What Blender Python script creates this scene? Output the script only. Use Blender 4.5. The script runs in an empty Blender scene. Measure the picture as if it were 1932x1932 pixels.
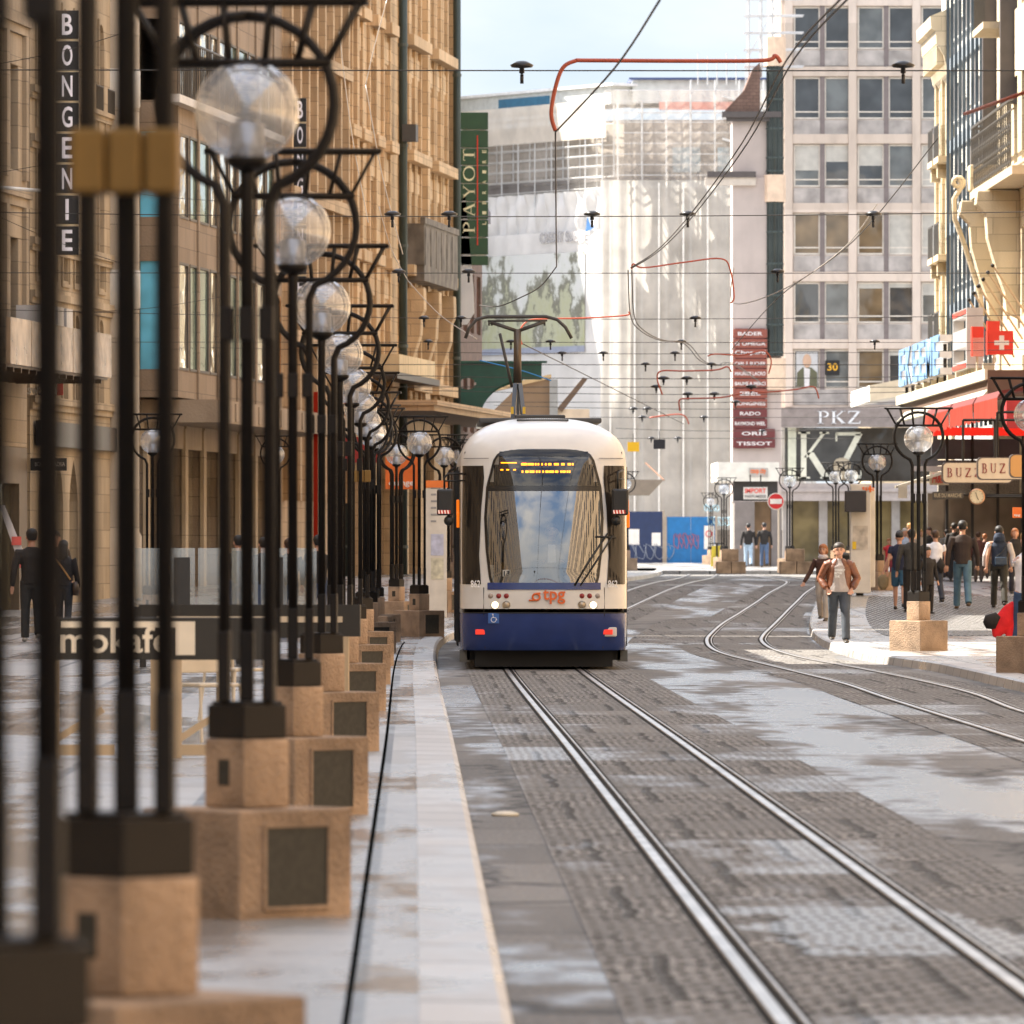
import bpy, math, random
from mathutils import Vector, Matrix
random.seed(7)
R = math.radians
SC = bpy.context.scene
COL = SC.collection
# ---------------------------------------------------------------- camera
F, CX, HY, CAMH = 8000.0, 414.0, 548.0, 1.68      # focal length in 1024-px units, vanishing point of the street, eye height
cam_d = bpy.data.cameras.new('camera'); cam = bpy.data.objects.new('camera', cam_d); COL.objects.link(cam)
cam.location = (0, 0, CAMH); cam.rotation_euler = (R(90), 0, 0)
cam_d.sensor_width = 36; cam_d.sensor_fit = 'HORIZONTAL'; cam_d.lens = 36*F/1024
cam_d.shift_x = (512-CX)/1024; cam_d.shift_y = (HY-512)/1024
cam_d.clip_start = 1; cam_d.clip_end = 6000
cam_d.dof.use_dof = True; cam_d.dof.focus_distance = 112; cam_d.dof.aperture_fstop = cam_d.lens/1000/0.034
SC.camera = cam
SC.render.engine = 'CYCLES'
try:
    SC.cycles.use_denoising = True; SC.cycles.denoiser = 'OPENIMAGEDENOISE'
    SC.cycles.denoising_input_passes = 'RGB_ALBEDO_NORMAL'
except Exception: pass
SC.cycles.max_bounces = 8; SC.cycles.transparent_max_bounces = 16; SC.cycles.sample_clamp_indirect = 6
SC.cycles.caustics_reflective = False; SC.cycles.caustics_refractive = False
SC.view_settings.view_transform = 'Standard'; SC.view_settings.look = 'None'
SC.view_settings.gamma = 1; SC.view_settings.exposure = 1.95
# ---------------------------------------------------------------- sky and sun
SUN_EL, SUN_ROT = R(50), math.atan2(-.93, .36)
w = bpy.data.worlds.new('World'); SC.world = w; w.use_nodes = True
nt = w.node_tree; bg = nt.nodes['Background']
sky = nt.nodes.new('ShaderNodeTexSky'); sky.sky_type = 'NISHITA'; sky.sun_disc = False
sky.sun_elevation = SUN_EL; sky.sun_rotation = SUN_ROT; sky.air_density = 1.0; sky.dust_density = 0.6; sky.ozone_density = 1.5
tc = nt.nodes.new('ShaderNodeTexCoord'); mp = nt.nodes.new('ShaderNodeMapping'); mp.inputs['Scale'].default_value = (3, 3, 11)
nz = nt.nodes.new('ShaderNodeTexNoise'); nz.inputs['Scale'].default_value = 2.2; nz.inputs['Detail'].default_value = 7
cr = nt.nodes.new('ShaderNodeValToRGB'); cr.color_ramp.elements[0].position = .36; cr.color_ramp.elements[0].color = (0, 0, 0, 1)
cr.color_ramp.elements[1].position = .64; cr.color_ramp.elements[1].color = (1, 1, 1, 1)
mx = nt.nodes.new('ShaderNodeMixRGB'); mx.inputs[2].default_value = (6.6, 6.2, 5.7, 1)
nt.links.new(tc.outputs['Generated'], mp.inputs[0]); nt.links.new(mp.outputs[0], nz.inputs['Vector'])
nt.links.new(nz.outputs[0], cr.inputs[0]); nt.links.new(cr.outputs[0], mx.inputs[0])
nt.links.new(sky.outputs[0], mx.inputs[1]); bg.inputs[1].default_value = .116
sx = nt.nodes.new('ShaderNodeSeparateXYZ'); nt.links.new(tc.outputs['Generated'], sx.inputs[0])     # pale cloud bank low over the roofs
mr = nt.nodes.new('ShaderNodeMapRange'); mr.inputs[1].default_value = .16; mr.inputs[2].default_value = .4; mr.inputs[3].default_value = 1; mr.inputs[4].default_value = 0
nt.links.new(sx.outputs[2], mr.inputs[0]); m2 = nt.nodes.new('ShaderNodeMixRGB'); nt.links.new(mr.outputs[0], m2.inputs[0]); nt.links.new(mx.outputs[0], m2.inputs[1])
c2 = nt.nodes.new('ShaderNodeValToRGB'); c2.color_ramp.elements[0].position = .3; c2.color_ramp.elements[0].color = (1.72, 2.02, 2.3, 1); c2.color_ramp.elements[1].position = .75; c2.color_ramp.elements[1].color = (2.6, 2.66, 2.72, 1)
n3 = nt.nodes.new('ShaderNodeTexNoise'); n3.inputs['Scale'].default_value = 9; n3.inputs['Detail'].default_value = 8; mp3 = nt.nodes.new('ShaderNodeMapping'); mp3.inputs['Scale'].default_value = (2, 2, 5)
nt.links.new(tc.outputs['Generated'], mp3.inputs[0]); nt.links.new(mp3.outputs[0], n3.inputs['Vector']); nt.links.new(n3.outputs[0], c2.inputs[0]); nt.links.new(c2.outputs[0], m2.inputs[2]); nt.links.new(m2.outputs[0], bg.inputs[0])
sl = bpy.data.lights.new('sun', 'SUN'); sl.energy = 4.8; sl.angle = R(.6); sl.color = (1, .93, .82)
so = bpy.data.objects.new('sun', sl); COL.objects.link(so)
sd = Vector((math.sin(SUN_ROT)*math.cos(SUN_EL), math.cos(SUN_ROT)*math.cos(SUN_EL), math.sin(SUN_EL)))
so.location = (0, 60, 80); so.rotation_euler = sd.to_track_quat('Z', 'Y').to_euler()

# ---------------------------------------------------------------- places
K = 1024/1932
def P(x, y, D): return Vector(((x-CX)*D/F, D, CAMH+(HY-y)*D/F))
def PO(x, y, D): return P(x*K, y*K, D)
def g(D):
    t = min(1, max(0, (D-150)/80)); return .72*t*t*(3-2*t)
def solve(y, e=0.):
    a, b = 8., 900.
    for _ in range(50):
        m = (a+b)/2
        if HY+(CAMH-g(m)-e)*F/m > y: a = m
        else: b = m
    return a
def GO(x, y, e=0.):
    D = solve(y*K, e); return Vector(((x*K-CX)*D/F, D, g(D)+e))

# ---------------------------------------------------------------- materials
MC = {}
def nodes(name):
    m = bpy.data.materials.new(name); m.use_nodes = True
    t = m.node_tree; return m, t, t.nodes['Principled BSDF']
def mat(name, col, rough=.6, metal=0., var=.12, scale=3., bump=0., bscale=None, spec=.5, emit=None, estr=0, grime=0.):
    if name in MC: return MC[name]
    m, t, b = nodes(name); N = t.nodes; L = t.links
    b.inputs['Roughness'].default_value = rough; b.inputs['Metallic'].default_value = metal
    b.inputs['Specular IOR Level'].default_value = spec
    c = (*col, 1); b.inputs['Base Color'].default_value = c
    if var > 0:
        tc = N.new('ShaderNodeTexCoord'); n = N.new('ShaderNodeTexNoise'); n.inputs['Scale'].default_value = scale; n.inputs['Detail'].default_value = 6
        L.new(tc.outputs['Object'], n.inputs['Vector'])
        mr = N.new('ShaderNodeMapRange'); mr.inputs[1].default_value = .3; mr.inputs[2].default_value = .7
        mr.inputs[3].default_value = 1-var; mr.inputs[4].default_value = 1+var
        L.new(n.outputs[0], mr.inputs[0])
        mu = N.new('ShaderNodeVectorMath'); mu.operation = 'SCALE'; mu.inputs[0].default_value = col
        L.new(mr.outputs[0], mu.inputs['Scale'])
        last = mu.outputs[0]
        if grime > 0:
            n2 = N.new('ShaderNodeTexNoise'); n2.inputs['Scale'].default_value = 1.1; n2.inputs['Detail'].default_value = 8
            mp = N.new('ShaderNodeMapping'); mp.inputs['Scale'].default_value = (1.6, 1.6, .35)
            L.new(tc.outputs['Object'], mp.inputs[0]); L.new(mp.outputs[0], n2.inputs['Vector'])
            r = N.new('ShaderNodeMapRange'); r.inputs[1].default_value = .48; r.inputs[2].default_value = .75; r.inputs[4].default_value = grime
            L.new(n2.outputs[0], r.inputs[0])
            mg = N.new('ShaderNodeMixRGB'); mg.inputs[2].default_value = (col[0]*.35, col[1]*.35, col[2]*.36, 1)
            L.new(r.outputs[0], mg.inputs[0]); L.new(last, mg.inputs[1]); last = mg.outputs[0]
        L.new(last, b.inputs['Base Color'])
        if bump > 0:
            nb = N.new('ShaderNodeTexNoise'); nb.inputs['Scale'].default_value = bscale or scale*12; nb.inputs['Detail'].default_value = 4
            L.new(tc.outputs['Object'], nb.inputs['Vector'])
            bp = N.new('ShaderNodeBump'); bp.inputs['Strength'].default_value = bump; bp.inputs['Distance'].default_value = .02
            L.new(nb.outputs[0], bp.inputs['Height']); L.new(bp.outputs[0], b.inputs['Normal'])
    if emit: b.inputs['Emission Color'].default_value = (*emit, 1); b.inputs['Emission Strength'].default_value = estr
    MC[name] = m; return m
def stone(name, col, bw=1.1, bh=.45, rough=.75, mortar=.55, var=.14, grime=.5, flat=False):
    if name in MC: return MC[name]
    m, t, b = nodes(name); N = t.nodes; L = t.links
    b.inputs['Roughness'].default_value = rough
    tc = N.new('ShaderNodeTexCoord'); sp = N.new('ShaderNodeSeparateXYZ'); L.new(tc.outputs['Object'], sp.inputs[0])
    ad = N.new('ShaderNodeMath'); ad.operation = 'ADD'; L.new(sp.outputs[0], ad.inputs[0]); L.new(sp.outputs[1], ad.inputs[1])
    cb = N.new('ShaderNodeCombineXYZ'); L.new(ad.outputs[0], cb.inputs[0]); L.new(sp.outputs[2], cb.inputs[1])
    br = N.new('ShaderNodeTexBrick'); br.inputs['Scale'].default_value = 1; br.inputs['Brick Width'].default_value = bw; br.inputs['Row Height'].default_value = bh
    br.inputs['Mortar Size'].default_value = .012; br.inputs['Mortar Smooth'].default_value = .3
    c1 = [c*(1+var) for c in col]; c2 = [col[0]*(1-var), col[1]*(1-var*1.1), col[2]*(1-var*1.3)]
    br.inputs['Color1'].default_value = (*c1, 1); br.inputs['Color2'].default_value = (*c2, 1); br.inputs['Mortar'].default_value = (*[c*mortar for c in col], 1)
    L.new(cb.outputs[0], br.inputs['Vector'])
    n = N.new('ShaderNodeTexNoise'); n.inputs['Scale'].default_value = 1.4; n.inputs['Detail'].default_value = 8
    mp = N.new('ShaderNodeMapping'); mp.inputs['Scale'].default_value = (1.5, 1.5, .5); L.new(tc.outputs['Object'], mp.inputs[0]); L.new(mp.outputs[0], n.inputs['Vector'])
    r = N.new('ShaderNodeMapRange'); r.inputs[1].default_value = .45; r.inputs[2].default_value = .75; r.inputs[4].default_value = grime; L.new(n.outputs[0], r.inputs[0])
    mg = N.new('ShaderNodeMixRGB'); mg.inputs[2].default_value = (col[0]*.45, col[1]*.42, col[2]*.4, 1)
    L.new(r.outputs[0], mg.inputs[0]); L.new(br.outputs[0], mg.inputs[1]); L.new(mg.outputs[0], b.inputs['Base Color'])
    nb = N.new('ShaderNodeTexNoise'); nb.inputs['Scale'].default_value = 18; L.new(tc.outputs['Object'], nb.inputs['Vector'])
    bp = N.new('ShaderNodeBump'); bp.inputs['Strength'].default_value = .35; bp.inputs['Distance'].default_value = .03
    L.new(nb.outputs[0], bp.inputs['Height']); L.new(bp.outputs[0], b.inputs['Normal'])
    MC[name] = m; return m
def glass(name, col=(.03, .035, .04), rough=.04, spec=.5, wob=.012, wsc=.8):
    """window glass seen from the street: dark room behind, clear reflection in front, slightly uneven sheets"""
    if name in MC: return MC[name]
    m, t, b = nodes(name); N = t.nodes; L = t.links
    b.inputs['Base Color'].default_value = (*col, 1); b.inputs['Roughness'].default_value = rough
    b.inputs['Specular IOR Level'].default_value = spec; b.inputs['IOR'].default_value = 1.5
    tc = N.new('ShaderNodeTexCoord'); n = N.new('ShaderNodeTexNoise'); n.inputs['Scale'].default_value = wsc; n.inputs['Detail'].default_value = 2
    L.new(tc.outputs['Object'], n.inputs['Vector']); bp = N.new('ShaderNodeBump'); bp.inputs['Strength'].default_value = 1; bp.inputs['Distance'].default_value = wob
    L.new(n.outputs[0], bp.inputs['Height']); L.new(bp.outputs[0], b.inputs['Normal'])
    n2 = N.new('ShaderNodeTexNoise'); n2.inputs['Scale'].default_value = .9; L.new(tc.outputs['Object'], n2.inputs['Vector'])
    r = N.new('ShaderNodeMapRange'); r.inputs[1].default_value = .35; r.inputs[2].default_value = .65; r.inputs[3].default_value = .7; r.inputs[4].default_value = 1.4; L.new(n2.outputs[0], r.inputs[0])
    mu = N.new('ShaderNodeVectorMath'); mu.operation = 'SCALE'; mu.inputs[0].default_value = col; L.new(r.outputs[0], mu.inputs['Scale']); L.new(mu.outputs[0], b.inputs['Base Color'])
    MC[name] = m; return m
def clear(name, tint=(1, 1, 1), fac=.12, rough=.02, diff=None, dfac=0.):
    """see-through sheet: transparent + reflection growing towards grazing (+ a little haze of its own)"""
    if name in MC: return MC[name]
    m = bpy.data.materials.new(name); m.use_nodes = True; t = m.node_tree; N = t.nodes; L = t.links
    N.remove(N['Principled BSDF']); out = N['Material Output']
    tr = N.new('ShaderNodeBsdfTransparent'); tr.inputs[0].default_value = (*tint, 1)
    gl = N.new('ShaderNodeBsdfGlossy'); gl.inputs['Roughness'].default_value = rough
    lw = N.new('ShaderNodeLayerWeight'); lw.inputs[0].default_value = .35
    mr = N.new('ShaderNodeMapRange'); mr.inputs[3].default_value = fac; mr.inputs[4].default_value = .85; L.new(lw.outputs['Facing'], mr.inputs[0])
    ms = N.new('ShaderNodeMixShader'); L.new(mr.outputs[0], ms.inputs[0]); L.new(tr.outputs[0], ms.inputs[1]); L.new(gl.outputs[0], ms.inputs[2]); last = ms
    if diff:
        d = N.new('ShaderNodeBsdfDiffuse'); d.inputs[0].default_value = (*diff, 1)
        m2 = N.new('ShaderNodeMixShader'); m2.inputs[0].default_value = dfac; L.new(ms.outputs[0], m2.inputs[1]); L.new(d.outputs[0], m2.inputs[2]); last = m2
    L.new(last.outputs[0], out.inputs[0]); MC[name] = m; return m
def cloth(name, col, alpha=1., trans=.4, stripes=None):
    """thin cloth, sheeting or net: light comes through it"""
    if name in MC: return MC[name]
    m = bpy.data.materials.new(name); m.use_nodes = True; t = m.node_tree; N = t.nodes; L = t.links
    N.remove(N['Principled BSDF']); out = N['Material Output']
    tc = N.new('ShaderNodeTexCoord'); n = N.new('ShaderNodeTexNoise'); n.inputs['Scale'].default_value = .5; n.inputs['Detail'].default_value = 5
    L.new(tc.outputs['Object'], n.inputs['Vector'])
    mr = N.new('ShaderNodeMapRange'); mr.inputs[1].default_value = .3; mr.inputs[2].default_value = .7; mr.inputs[3].default_value = .86; mr.inputs[4].default_value = 1.1
    L.new(n.outputs[0], mr.inputs[0]); mu = N.new('ShaderNodeVectorMath'); mu.operation = 'SCALE'; mu.inputs[0].default_value = col; L.new(mr.outputs[0], mu.inputs['Scale'])
    d = N.new('ShaderNodeBsdfDiffuse'); tl = N.new('ShaderNodeBsdfTranslucent'); L.new(mu.outputs[0], d.inputs[0]); L.new(mu.outputs[0], tl.inputs[0])
    ms = N.new('ShaderNodeMixShader'); ms.inputs[0].default_value = trans; L.new(d.outputs[0], ms.inputs[1]); L.new(tl.outputs[0], ms.inputs[2]); last = ms
    if alpha < 1:
        tr = N.new('ShaderNodeBsdfTransparent'); m2 = N.new('ShaderNodeMixShader'); m2.inputs[0].default_value = alpha
        r2 = N.new('ShaderNodeMapRange'); r2.inputs[1].default_value = .3; r2.inputs[2].default_value = .7; r2.inputs[3].default_value = alpha-.12; r2.inputs[4].default_value = min(1, alpha+.12)
        L.new(n.outputs[0], r2.inputs[0]); L.new(r2.outputs[0], m2.inputs[0])
        L.new(tr.outputs[0], m2.inputs[1]); L.new(ms.outputs[0], m2.inputs[2]); last = m2
    L.new(last.outputs[0], out.inputs[0]); MC[name] = m; return m

# ---------------------------------------------------------------- mesh building
class MB:
    def __init__(s): s.v = []; s.f = []; s.xf = None
    def add(s, vs, fs):
        o = len(s.v)
        s.v += [tuple(s.xf @ Vector(v)) if s.xf else tuple(v) for v in vs]
        s.f += [tuple(i+o for i in f) for f in fs]; return s
    def box(s, x0, x1, y0, y1, z0, z1):
        v = [(x, y, z) for z in (z0, z1) for y in (y0, y1) for x in (x0, x1)]
        return s.add(v, [(0, 2, 3, 1), (4, 5, 7, 6), (0, 1, 5, 4), (2, 6, 7, 3), (0, 4, 6, 2), (1, 3, 7, 5)])
    def bx(s, c, d): return s.box(c[0]-d[0]/2, c[0]+d[0]/2, c[1]-d[1]/2, c[1]+d[1]/2, c[2]-d[2]/2, c[2]+d[2]/2)
    def quad(s, a, b, c, d): return s.add([a, b, c, d], [(0, 1, 2, 3)])
    def path(s, pts, r, n=8, closed=False, flat=None):
        pts = [Vector(p) for p in pts]; m = len(pts); vs = []
        rr = r if isinstance(r, (list, tuple)) else [r]*m
        ref = None
        for i, p in enumerate(pts):
            a = pts[(i-1) % m] if (closed or i > 0) else p; b = pts[(i+1) % m] if (closed or i < m-1) else p
            t = (b-a).normalized()
            if ref is None: ref = Vector((0, 0, 1)) if abs(t.z) < .9 else Vector((0, 1, 0))
            u = (ref-ref.dot(t)*t)
            if u.length < 1e-4: u = t.orthogonal()
            u.normalize(); v = t.cross(u); ref = u
            for k in range(n):
                a_ = 2*math.pi*k/n+math.pi/n
                vs.append(p+u*math.cos(a_)*rr[i]+v*math.sin(a_)*rr[i]*(flat or 1))
        fs = []
        for i in range(m if closed else m-1):
            j = (i+1) % m
            for k in range(n): fs.append((i*n+k, i*n+(k+1) % n, j*n+(k+1) % n, j*n+k))
        if not closed: fs += [tuple(range(n))[::-1], tuple((m-1)*n+k for k in range(n))]
        return s.add(vs, fs)
    def bar(s, p, q, r, n=8): return s.path([p, q], r, n)
    def beam(s, p, q, w, h):
        p, q = Vector(p), Vector(q); t = (q-p).normalized(); up = Vector((0, 0, 1)) if abs(t.z) < .95 else Vector((0, 1, 0))
        u = t.cross(up).normalized()*w/2; v = u.cross(t).normalized()*h/2
        return s.add([p-u-v, p+u-v, p+u+v, p-u+v, q-u-v, q+u-v, q+u+v, q-u+v], [(0, 1, 2, 3), (7, 6, 5, 4), (0, 4, 5, 1), (1, 5, 6, 2), (2, 6, 7, 3), (3, 7, 4, 0)])
    def lathe(s, c, prof, n=24, a0=0, a1=2*math.pi):
        full = abs(a1-a0-2*math.pi) < 1e-6; m = n if full else n+1; vs = []
        for r, z in prof:
            for k in range(m):
                a = a0+(a1-a0)*k/n; vs.append((c[0]+r*math.cos(a), c[1]+r*math.sin(a), c[2]+z))
        fs = []
        for i in range(len(prof)-1):
            for k in range(n): k2 = (k+1) % m; fs.append((i*m+k, i*m+k2, (i+1)*m+k2, (i+1)*m+k))
        return s.add(vs, fs)
    def ball(s, c, r, n=16, sz=1., sy=1.):
        k = n//2; vs = [(c[0], c[1], c[2]-r*sz)]
        for i in range(1, k):
            a = -math.pi/2+math.pi*i/k
            for j in range(n): b = 2*math.pi*j/n; vs.append((c[0]+r*math.cos(a)*math.cos(b), c[1]+r*sy*math.cos(a)*math.sin(b), c[2]+r*sz*math.sin(a)))
        vs.append((c[0], c[1], c[2]+r*sz)); fs = []
        for j in range(n): fs.append((0, 1+(j+1) % n, 1+j)); fs.append((len(vs)-1, 1+(k-2)*n+j, 1+(k-2)*n+(j+1) % n))
        for i in range(k-2):
            for j in range(n): fs.append((1+i*n+j, 1+i*n+(j+1) % n, 1+(i+1)*n+(j+1) % n, 1+(i+1)*n+j))
        return s.add(vs, fs)
    def prism(s, poly, d0, d1, plane='xz'):
        n = len(poly)
        if plane == 'xz': vs = [(p[0], d, p[1]) for d in (d0, d1) for p in poly]
        elif plane == 'yz': vs = [(d, p[0], p[1]) for d in (d0, d1) for p in poly]
        else: vs = [(p[0], p[1], d) for d in (d0, d1) for p in poly]
        fs = [tuple(range(n)), tuple(range(2*n-1, n-1, -1))]+[(i, n+i, n+(i+1) % n, (i+1) % n) for i in range(n)]
        return s.add(vs, fs)
    def loft(s, rings, n=12):
        vs = []; m = len(rings)
        C = [Vector(r[0]) for r in rings]
        for i, r in enumerate(rings):
            t = (C[min(i+1, m-1)]-C[max(i-1, 0)]).normalized()
            X = Vector((1, 0, 0)); u = X-X.dot(t)*t
            if u.length < .3: u = Vector((0, 0, 1)); u = u-u.dot(t)*t
            u.normalize(); v = t.cross(u)
            for k in range(n):
                a = 2*math.pi*k/n; vs.append(C[i]+u*math.cos(a)*r[1]+v*math.sin(a)*r[2])
        fs = [(i*n+k, i*n+(k+1) % n, (i+1)*n+(k+1) % n, (i+1)*n+k) for i in range(m-1) for k in range(n)]
        fs += [tuple(range(n))[::-1], tuple((m-1)*n+k for k in range(n))]
        return s.add(vs, fs)
    def build(s, name, material, parent=None, smooth=False, bevel=0, fix=True):
        me = bpy.data.meshes.new(name); me.from_pydata(s.v, [], s.f); me.update()
        if fix:
            import bmesh
            bm = bmesh.new(); bm.from_mesh(me); bmesh.ops.recalc_face_normals(bm, faces=bm.faces); bm.to_mesh(me); bm.free()
        me.materials.append(material)
        if smooth: me.polygons.foreach_set('use_smooth', [True]*len(me.polygons))
        o = bpy.data.objects.new(name, me); COL.objects.link(o)
        if parent: o.parent = parent
        if bevel:
            b = o.modifiers.new('bevel', 'BEVEL'); b.width = bevel; b.segments = 2; b.limit_method = 'ANGLE'; b.angle_limit = R(50)
        return o
def root(name, label, cat, loc=(0, 0, 0), rz=0., group=None, scale=1.):
    o = bpy.data.objects.new(name, None); COL.objects.link(o); o.empty_display_size = .2
    o.location = loc; o.rotation_euler = (0, 0, rz); o.scale = (scale,)*3
    o['label'] = label; o['category'] = cat
    if group: o['group'] = group
    return o
def tag(o, label, cat, group=None):
    o['label'] = label; o['category'] = cat
    if group: o['group'] = group
    return o
def struct(o): o['kind'] = 'structure'; return o
def kids(o): return [c for c in bpy.data.objects if c.parent == o]
TREE = {}
def tree(o):
    if o.name not in TREE: TREE[o.name] = [(c, [d for d in kids(c)]) for c in kids(o)]
    return TREE[o.name]
def dup(o, loc, rz=0., label=None, group=None, scale=None):
    r = o.copy(); COL.objects.link(r); r.location = loc; r.rotation_euler = (0, 0, rz)
    if scale: r.scale = (scale,)*3
    if label: r['label'] = label
    if group: r['group'] = group
    for c, ds in tree(o):
        n = c.copy(); COL.objects.link(n); n.parent = r
        for d in ds: q = d.copy(); COL.objects.link(q); q.parent = n
    return r
def text(s, name, m, W, H, org, ux=(1, 0, 0), uz=(0, 0, 1), depth=.02, parent=None, shear=0, keep=False):
    """lettering fitted into a W x H box whose lower left corner is org, standing off towards ux x uz's near side"""
    cu = bpy.data.curves.new('t', 'FONT'); cu.body = s; cu.extrude = .5; cu.resolution_u = 3; cu.shear = shear; cu.offset = .016
    t = bpy.data.objects.new('t', cu); me = bpy.data.meshes.new_from_object(t); bpy.data.objects.remove(t)
    vs = [v.co.copy() for v in me.vertices]; x0 = min(v.x for v in vs); x1 = max(v.x for v in vs); y0 = min(v.y for v in vs); y1 = max(v.y for v in vs)
    ux, uz, org = Vector(ux), Vector(uz), Vector(org); nrm = ux.cross(uz)
    for v in me.vertices:
        c = v.co; v.co = org+ux*((c.x-x0)/(x1-x0)*W)+uz*((c.y-y0)/(y1-y0)*H)+nrm*((c.z+.5)*depth)
    me.materials.clear(); me.materials.append(m); me.name = name
    o = bpy.data.objects.new(name, me); COL.objects.link(o)
    if parent: o.parent = parent
    return o
SER = {
 'P': (.72, [('l', .17, 0, .17, 1, .14), ('l', 0, .02, .36, .02, .04), ('l', 0, .98, .3, .98, .04), ('a', .3, .74, .32, .24, -90, 90, .1)]),
 'A': (.86, [('l', .08, 0, .42, 1, .06), ('l', .42, 1, .76, 0, .14), ('l', .2, .33, .62, .33, .05), ('l', 0, .02, .22, .02, .04), ('l', .6, .02, .9, .02, .04)]),
 'Y': (.8, [('l', .1, 1, .42, .45, .13), ('l', .75, 1, .42, .45, .06), ('l', .42, 0, .42, .47, .13), ('l', 0, .98, .26, .98, .04), ('l', .6, .98, .86, .98, .04), ('l', .26, .02, .58, .02, .04)]),
 'O': (.95, [('a', .45, .5, .42, .48, 0, 360, .11)]),
 'T': (.74, [('l', .37, 0, .37, 1, .14), ('l', .02, .97, .72, .97, .06), ('l', .03, .82, .03, .98, .04), ('l', .71, .82, .71, .98, .04), ('l', .2, .02, .54, .02, .04)]),
 'K': (.86, [('l', .15, 0, .15, 1, .15), ('l', 0, .02, .32, .02, .04), ('l', 0, .98, .32, .98, .04), ('l', .2, .45, .72, 1, .07), ('l', .32, .56, .78, 0, .16), ('l', .58, .98, .84, .98, .04), ('l', .6, .02, .9, .02, .04)]),
 'Z': (.8, [('l', .7, .96, .1, .04, .15), ('l', .08, .96, .74, .96, .07), ('l', .06, .04, .76, .04, .07), ('l', .08, .8, .08, .98, .05), ('l', .76, .02, .76, .22, .05)]),
 'B': (.72, [('l', .17, 0, .17, 1, .14), ('l', 0, .02, .36, .02, .05), ('l', 0, .98, .36, .98, .05), ('a', .3, .75, .26, .23, -90, 90, .1), ('a', .3, .26, .33, .25, -90, 90, .1)]),
 'U': (.85, [('l', .17, .3, .17, 1, .13), ('l', .7, .3, .7, 1, .06), ('a', .435, .32, .265, .28, 180, 360, .08), ('l', .04, .98, .32, .98, .04), ('l', .58, .98, .82, .98, .04)]),
 'S': (.62, [('a', .32, .74, .22, .22, 30, 270, .11), ('a', .3, .26, .24, .23, -150, 90, .11)]),
 'I': (.3, [('l', .15, 0, .15, 1, .14), ('l', 0, .02, .3, .02, .04), ('l', 0, .98, .3, .98, .04)])}
def serif(s, name, m, H, org, ux=(1, 0, 0), uz=(0, 0, 1), depth=.03, parent=None, gap=.14, W=None):
    mb = MB(); x = 0; ux, uz, org = Vector(ux), Vector(uz), Vector(org); nr = ux.cross(uz); tot = sum(SER[c][0] if c in SER else .4 for c in s)+gap*(len(s)-1)
    kx = (W/(tot*H)) if W else 1
    def q(pl):
        a = [org+ux*(p[0]*H*kx)+uz*(p[1]*H) for p in pl]; n = len(a)
        mb.add(a+[p+nr*depth for p in a], [tuple(range(n)), tuple(range(2*n-1, n-1, -1))]+[(i, n+i, n+(i+1) % n, (i+1) % n) for i in range(n)])
    for c in s:
        if c not in SER: x += .4+gap; continue
        for st in SER[c][1]:
            if st[0] == 'l':
                _, x0, y0, x1, y1, t = st; d = Vector((x1-x0, y1-y0)).normalized(); p = Vector((-d.y, d.x))*t/2
                if abs(d.y) > .3: p = Vector((t/2/abs(d.y) if abs(d.y) > .3 else t/2, 0))
                q([(x+x0-p.x, y0-p.y), (x+x0+p.x, y0+p.y), (x+x1+p.x, y1+p.y), (x+x1-p.x, y1-p.y)])
            else:
                _, cx, cy, rx, ry, a0, a1, t = st; n = 14
                for i in range(n):
                    b0 = R(a0+(a1-a0)*i/n); b1 = R(a0+(a1-a0)*(i+1)/n)
                    w0 = t*(.45+.75*abs(math.cos(b0)))/2; w1 = t*(.45+.75*abs(math.cos(b1)))/2
                    q([(x+cx+(rx-w0)*math.cos(b0), cy+(ry-w0)*math.sin(b0)), (x+cx+(rx+w0)*math.cos(b0), cy+(ry+w0)*math.sin(b0)), (x+cx+(rx+w1)*math.cos(b1), cy+(ry+w1)*math.sin(b1)), (x+cx+(rx-w1)*math.cos(b1), cy+(ry-w1)*math.sin(b1))])
        x += SER[c][0]+gap
    return mb.build(name, m, parent)
# ================================================================ ground, carriageway, pavements, tracks
def interp(pts, D):
    if D <= pts[0][0]: return pts[0][1]
    for i in range(len(pts)-1):
        a, b = pts[i], pts[i+1]
        if D <= b[0]:
            p0 = pts[i-1] if i > 0 else a; p3 = pts[i+2] if i+2 < len(pts) else b
            h = b[0]-a[0]; t = (D-a[0])/h
            ma = (b[1]-p0[1])/(b[0]-p0[0]); mb_ = (p3[1]-a[1])/(p3[0]-a[0])
            return (2*t**3-3*t*t+1)*a[1]+(t**3-2*t*t+t)*h*ma+(-2*t**3+3*t*t)*b[1]+(t**3-t*t)*h*mb_
    return pts[-1][1]
T1 = [(-30, 1.8), (60, 1.8), (120, 1.8), (145, 2.1), (165, 3.05), (184, 4.4), (205, 5.9), (228, 7.5), (260, 9.2), (320, 11.5), (430, 14)]
KR = [(-30, 7.1), (90, 7.08), (108, 7.07), (113, 6.9), (118.6, 6.7), (127, 6.75), (137.7, 7.0), (151, 7.5), (170, 8.4), (187, 9.4), (205, 10.6), (240, 13), (252, 17)]
def tc1(D): return interp(T1, D)
def kL(D): return min(.35, tc1(D)-1.45) if D < 122 else tc1(D)-1.45
def railpts(L): return [GO(x, y) for x, y in L]
RA = railpts([(1932, 1400), (1672, 1318), (1595, 1291.7), (1507.6, 1269.7), (1431, 1251), (1373.8, 1236.8), (1345, 1225.5), (1334, 1213.8), (1337, 1200.6), (1360.6, 1178.6), (1395.7, 1156.6), (1440, 1127), (1481, 1097)])
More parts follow.
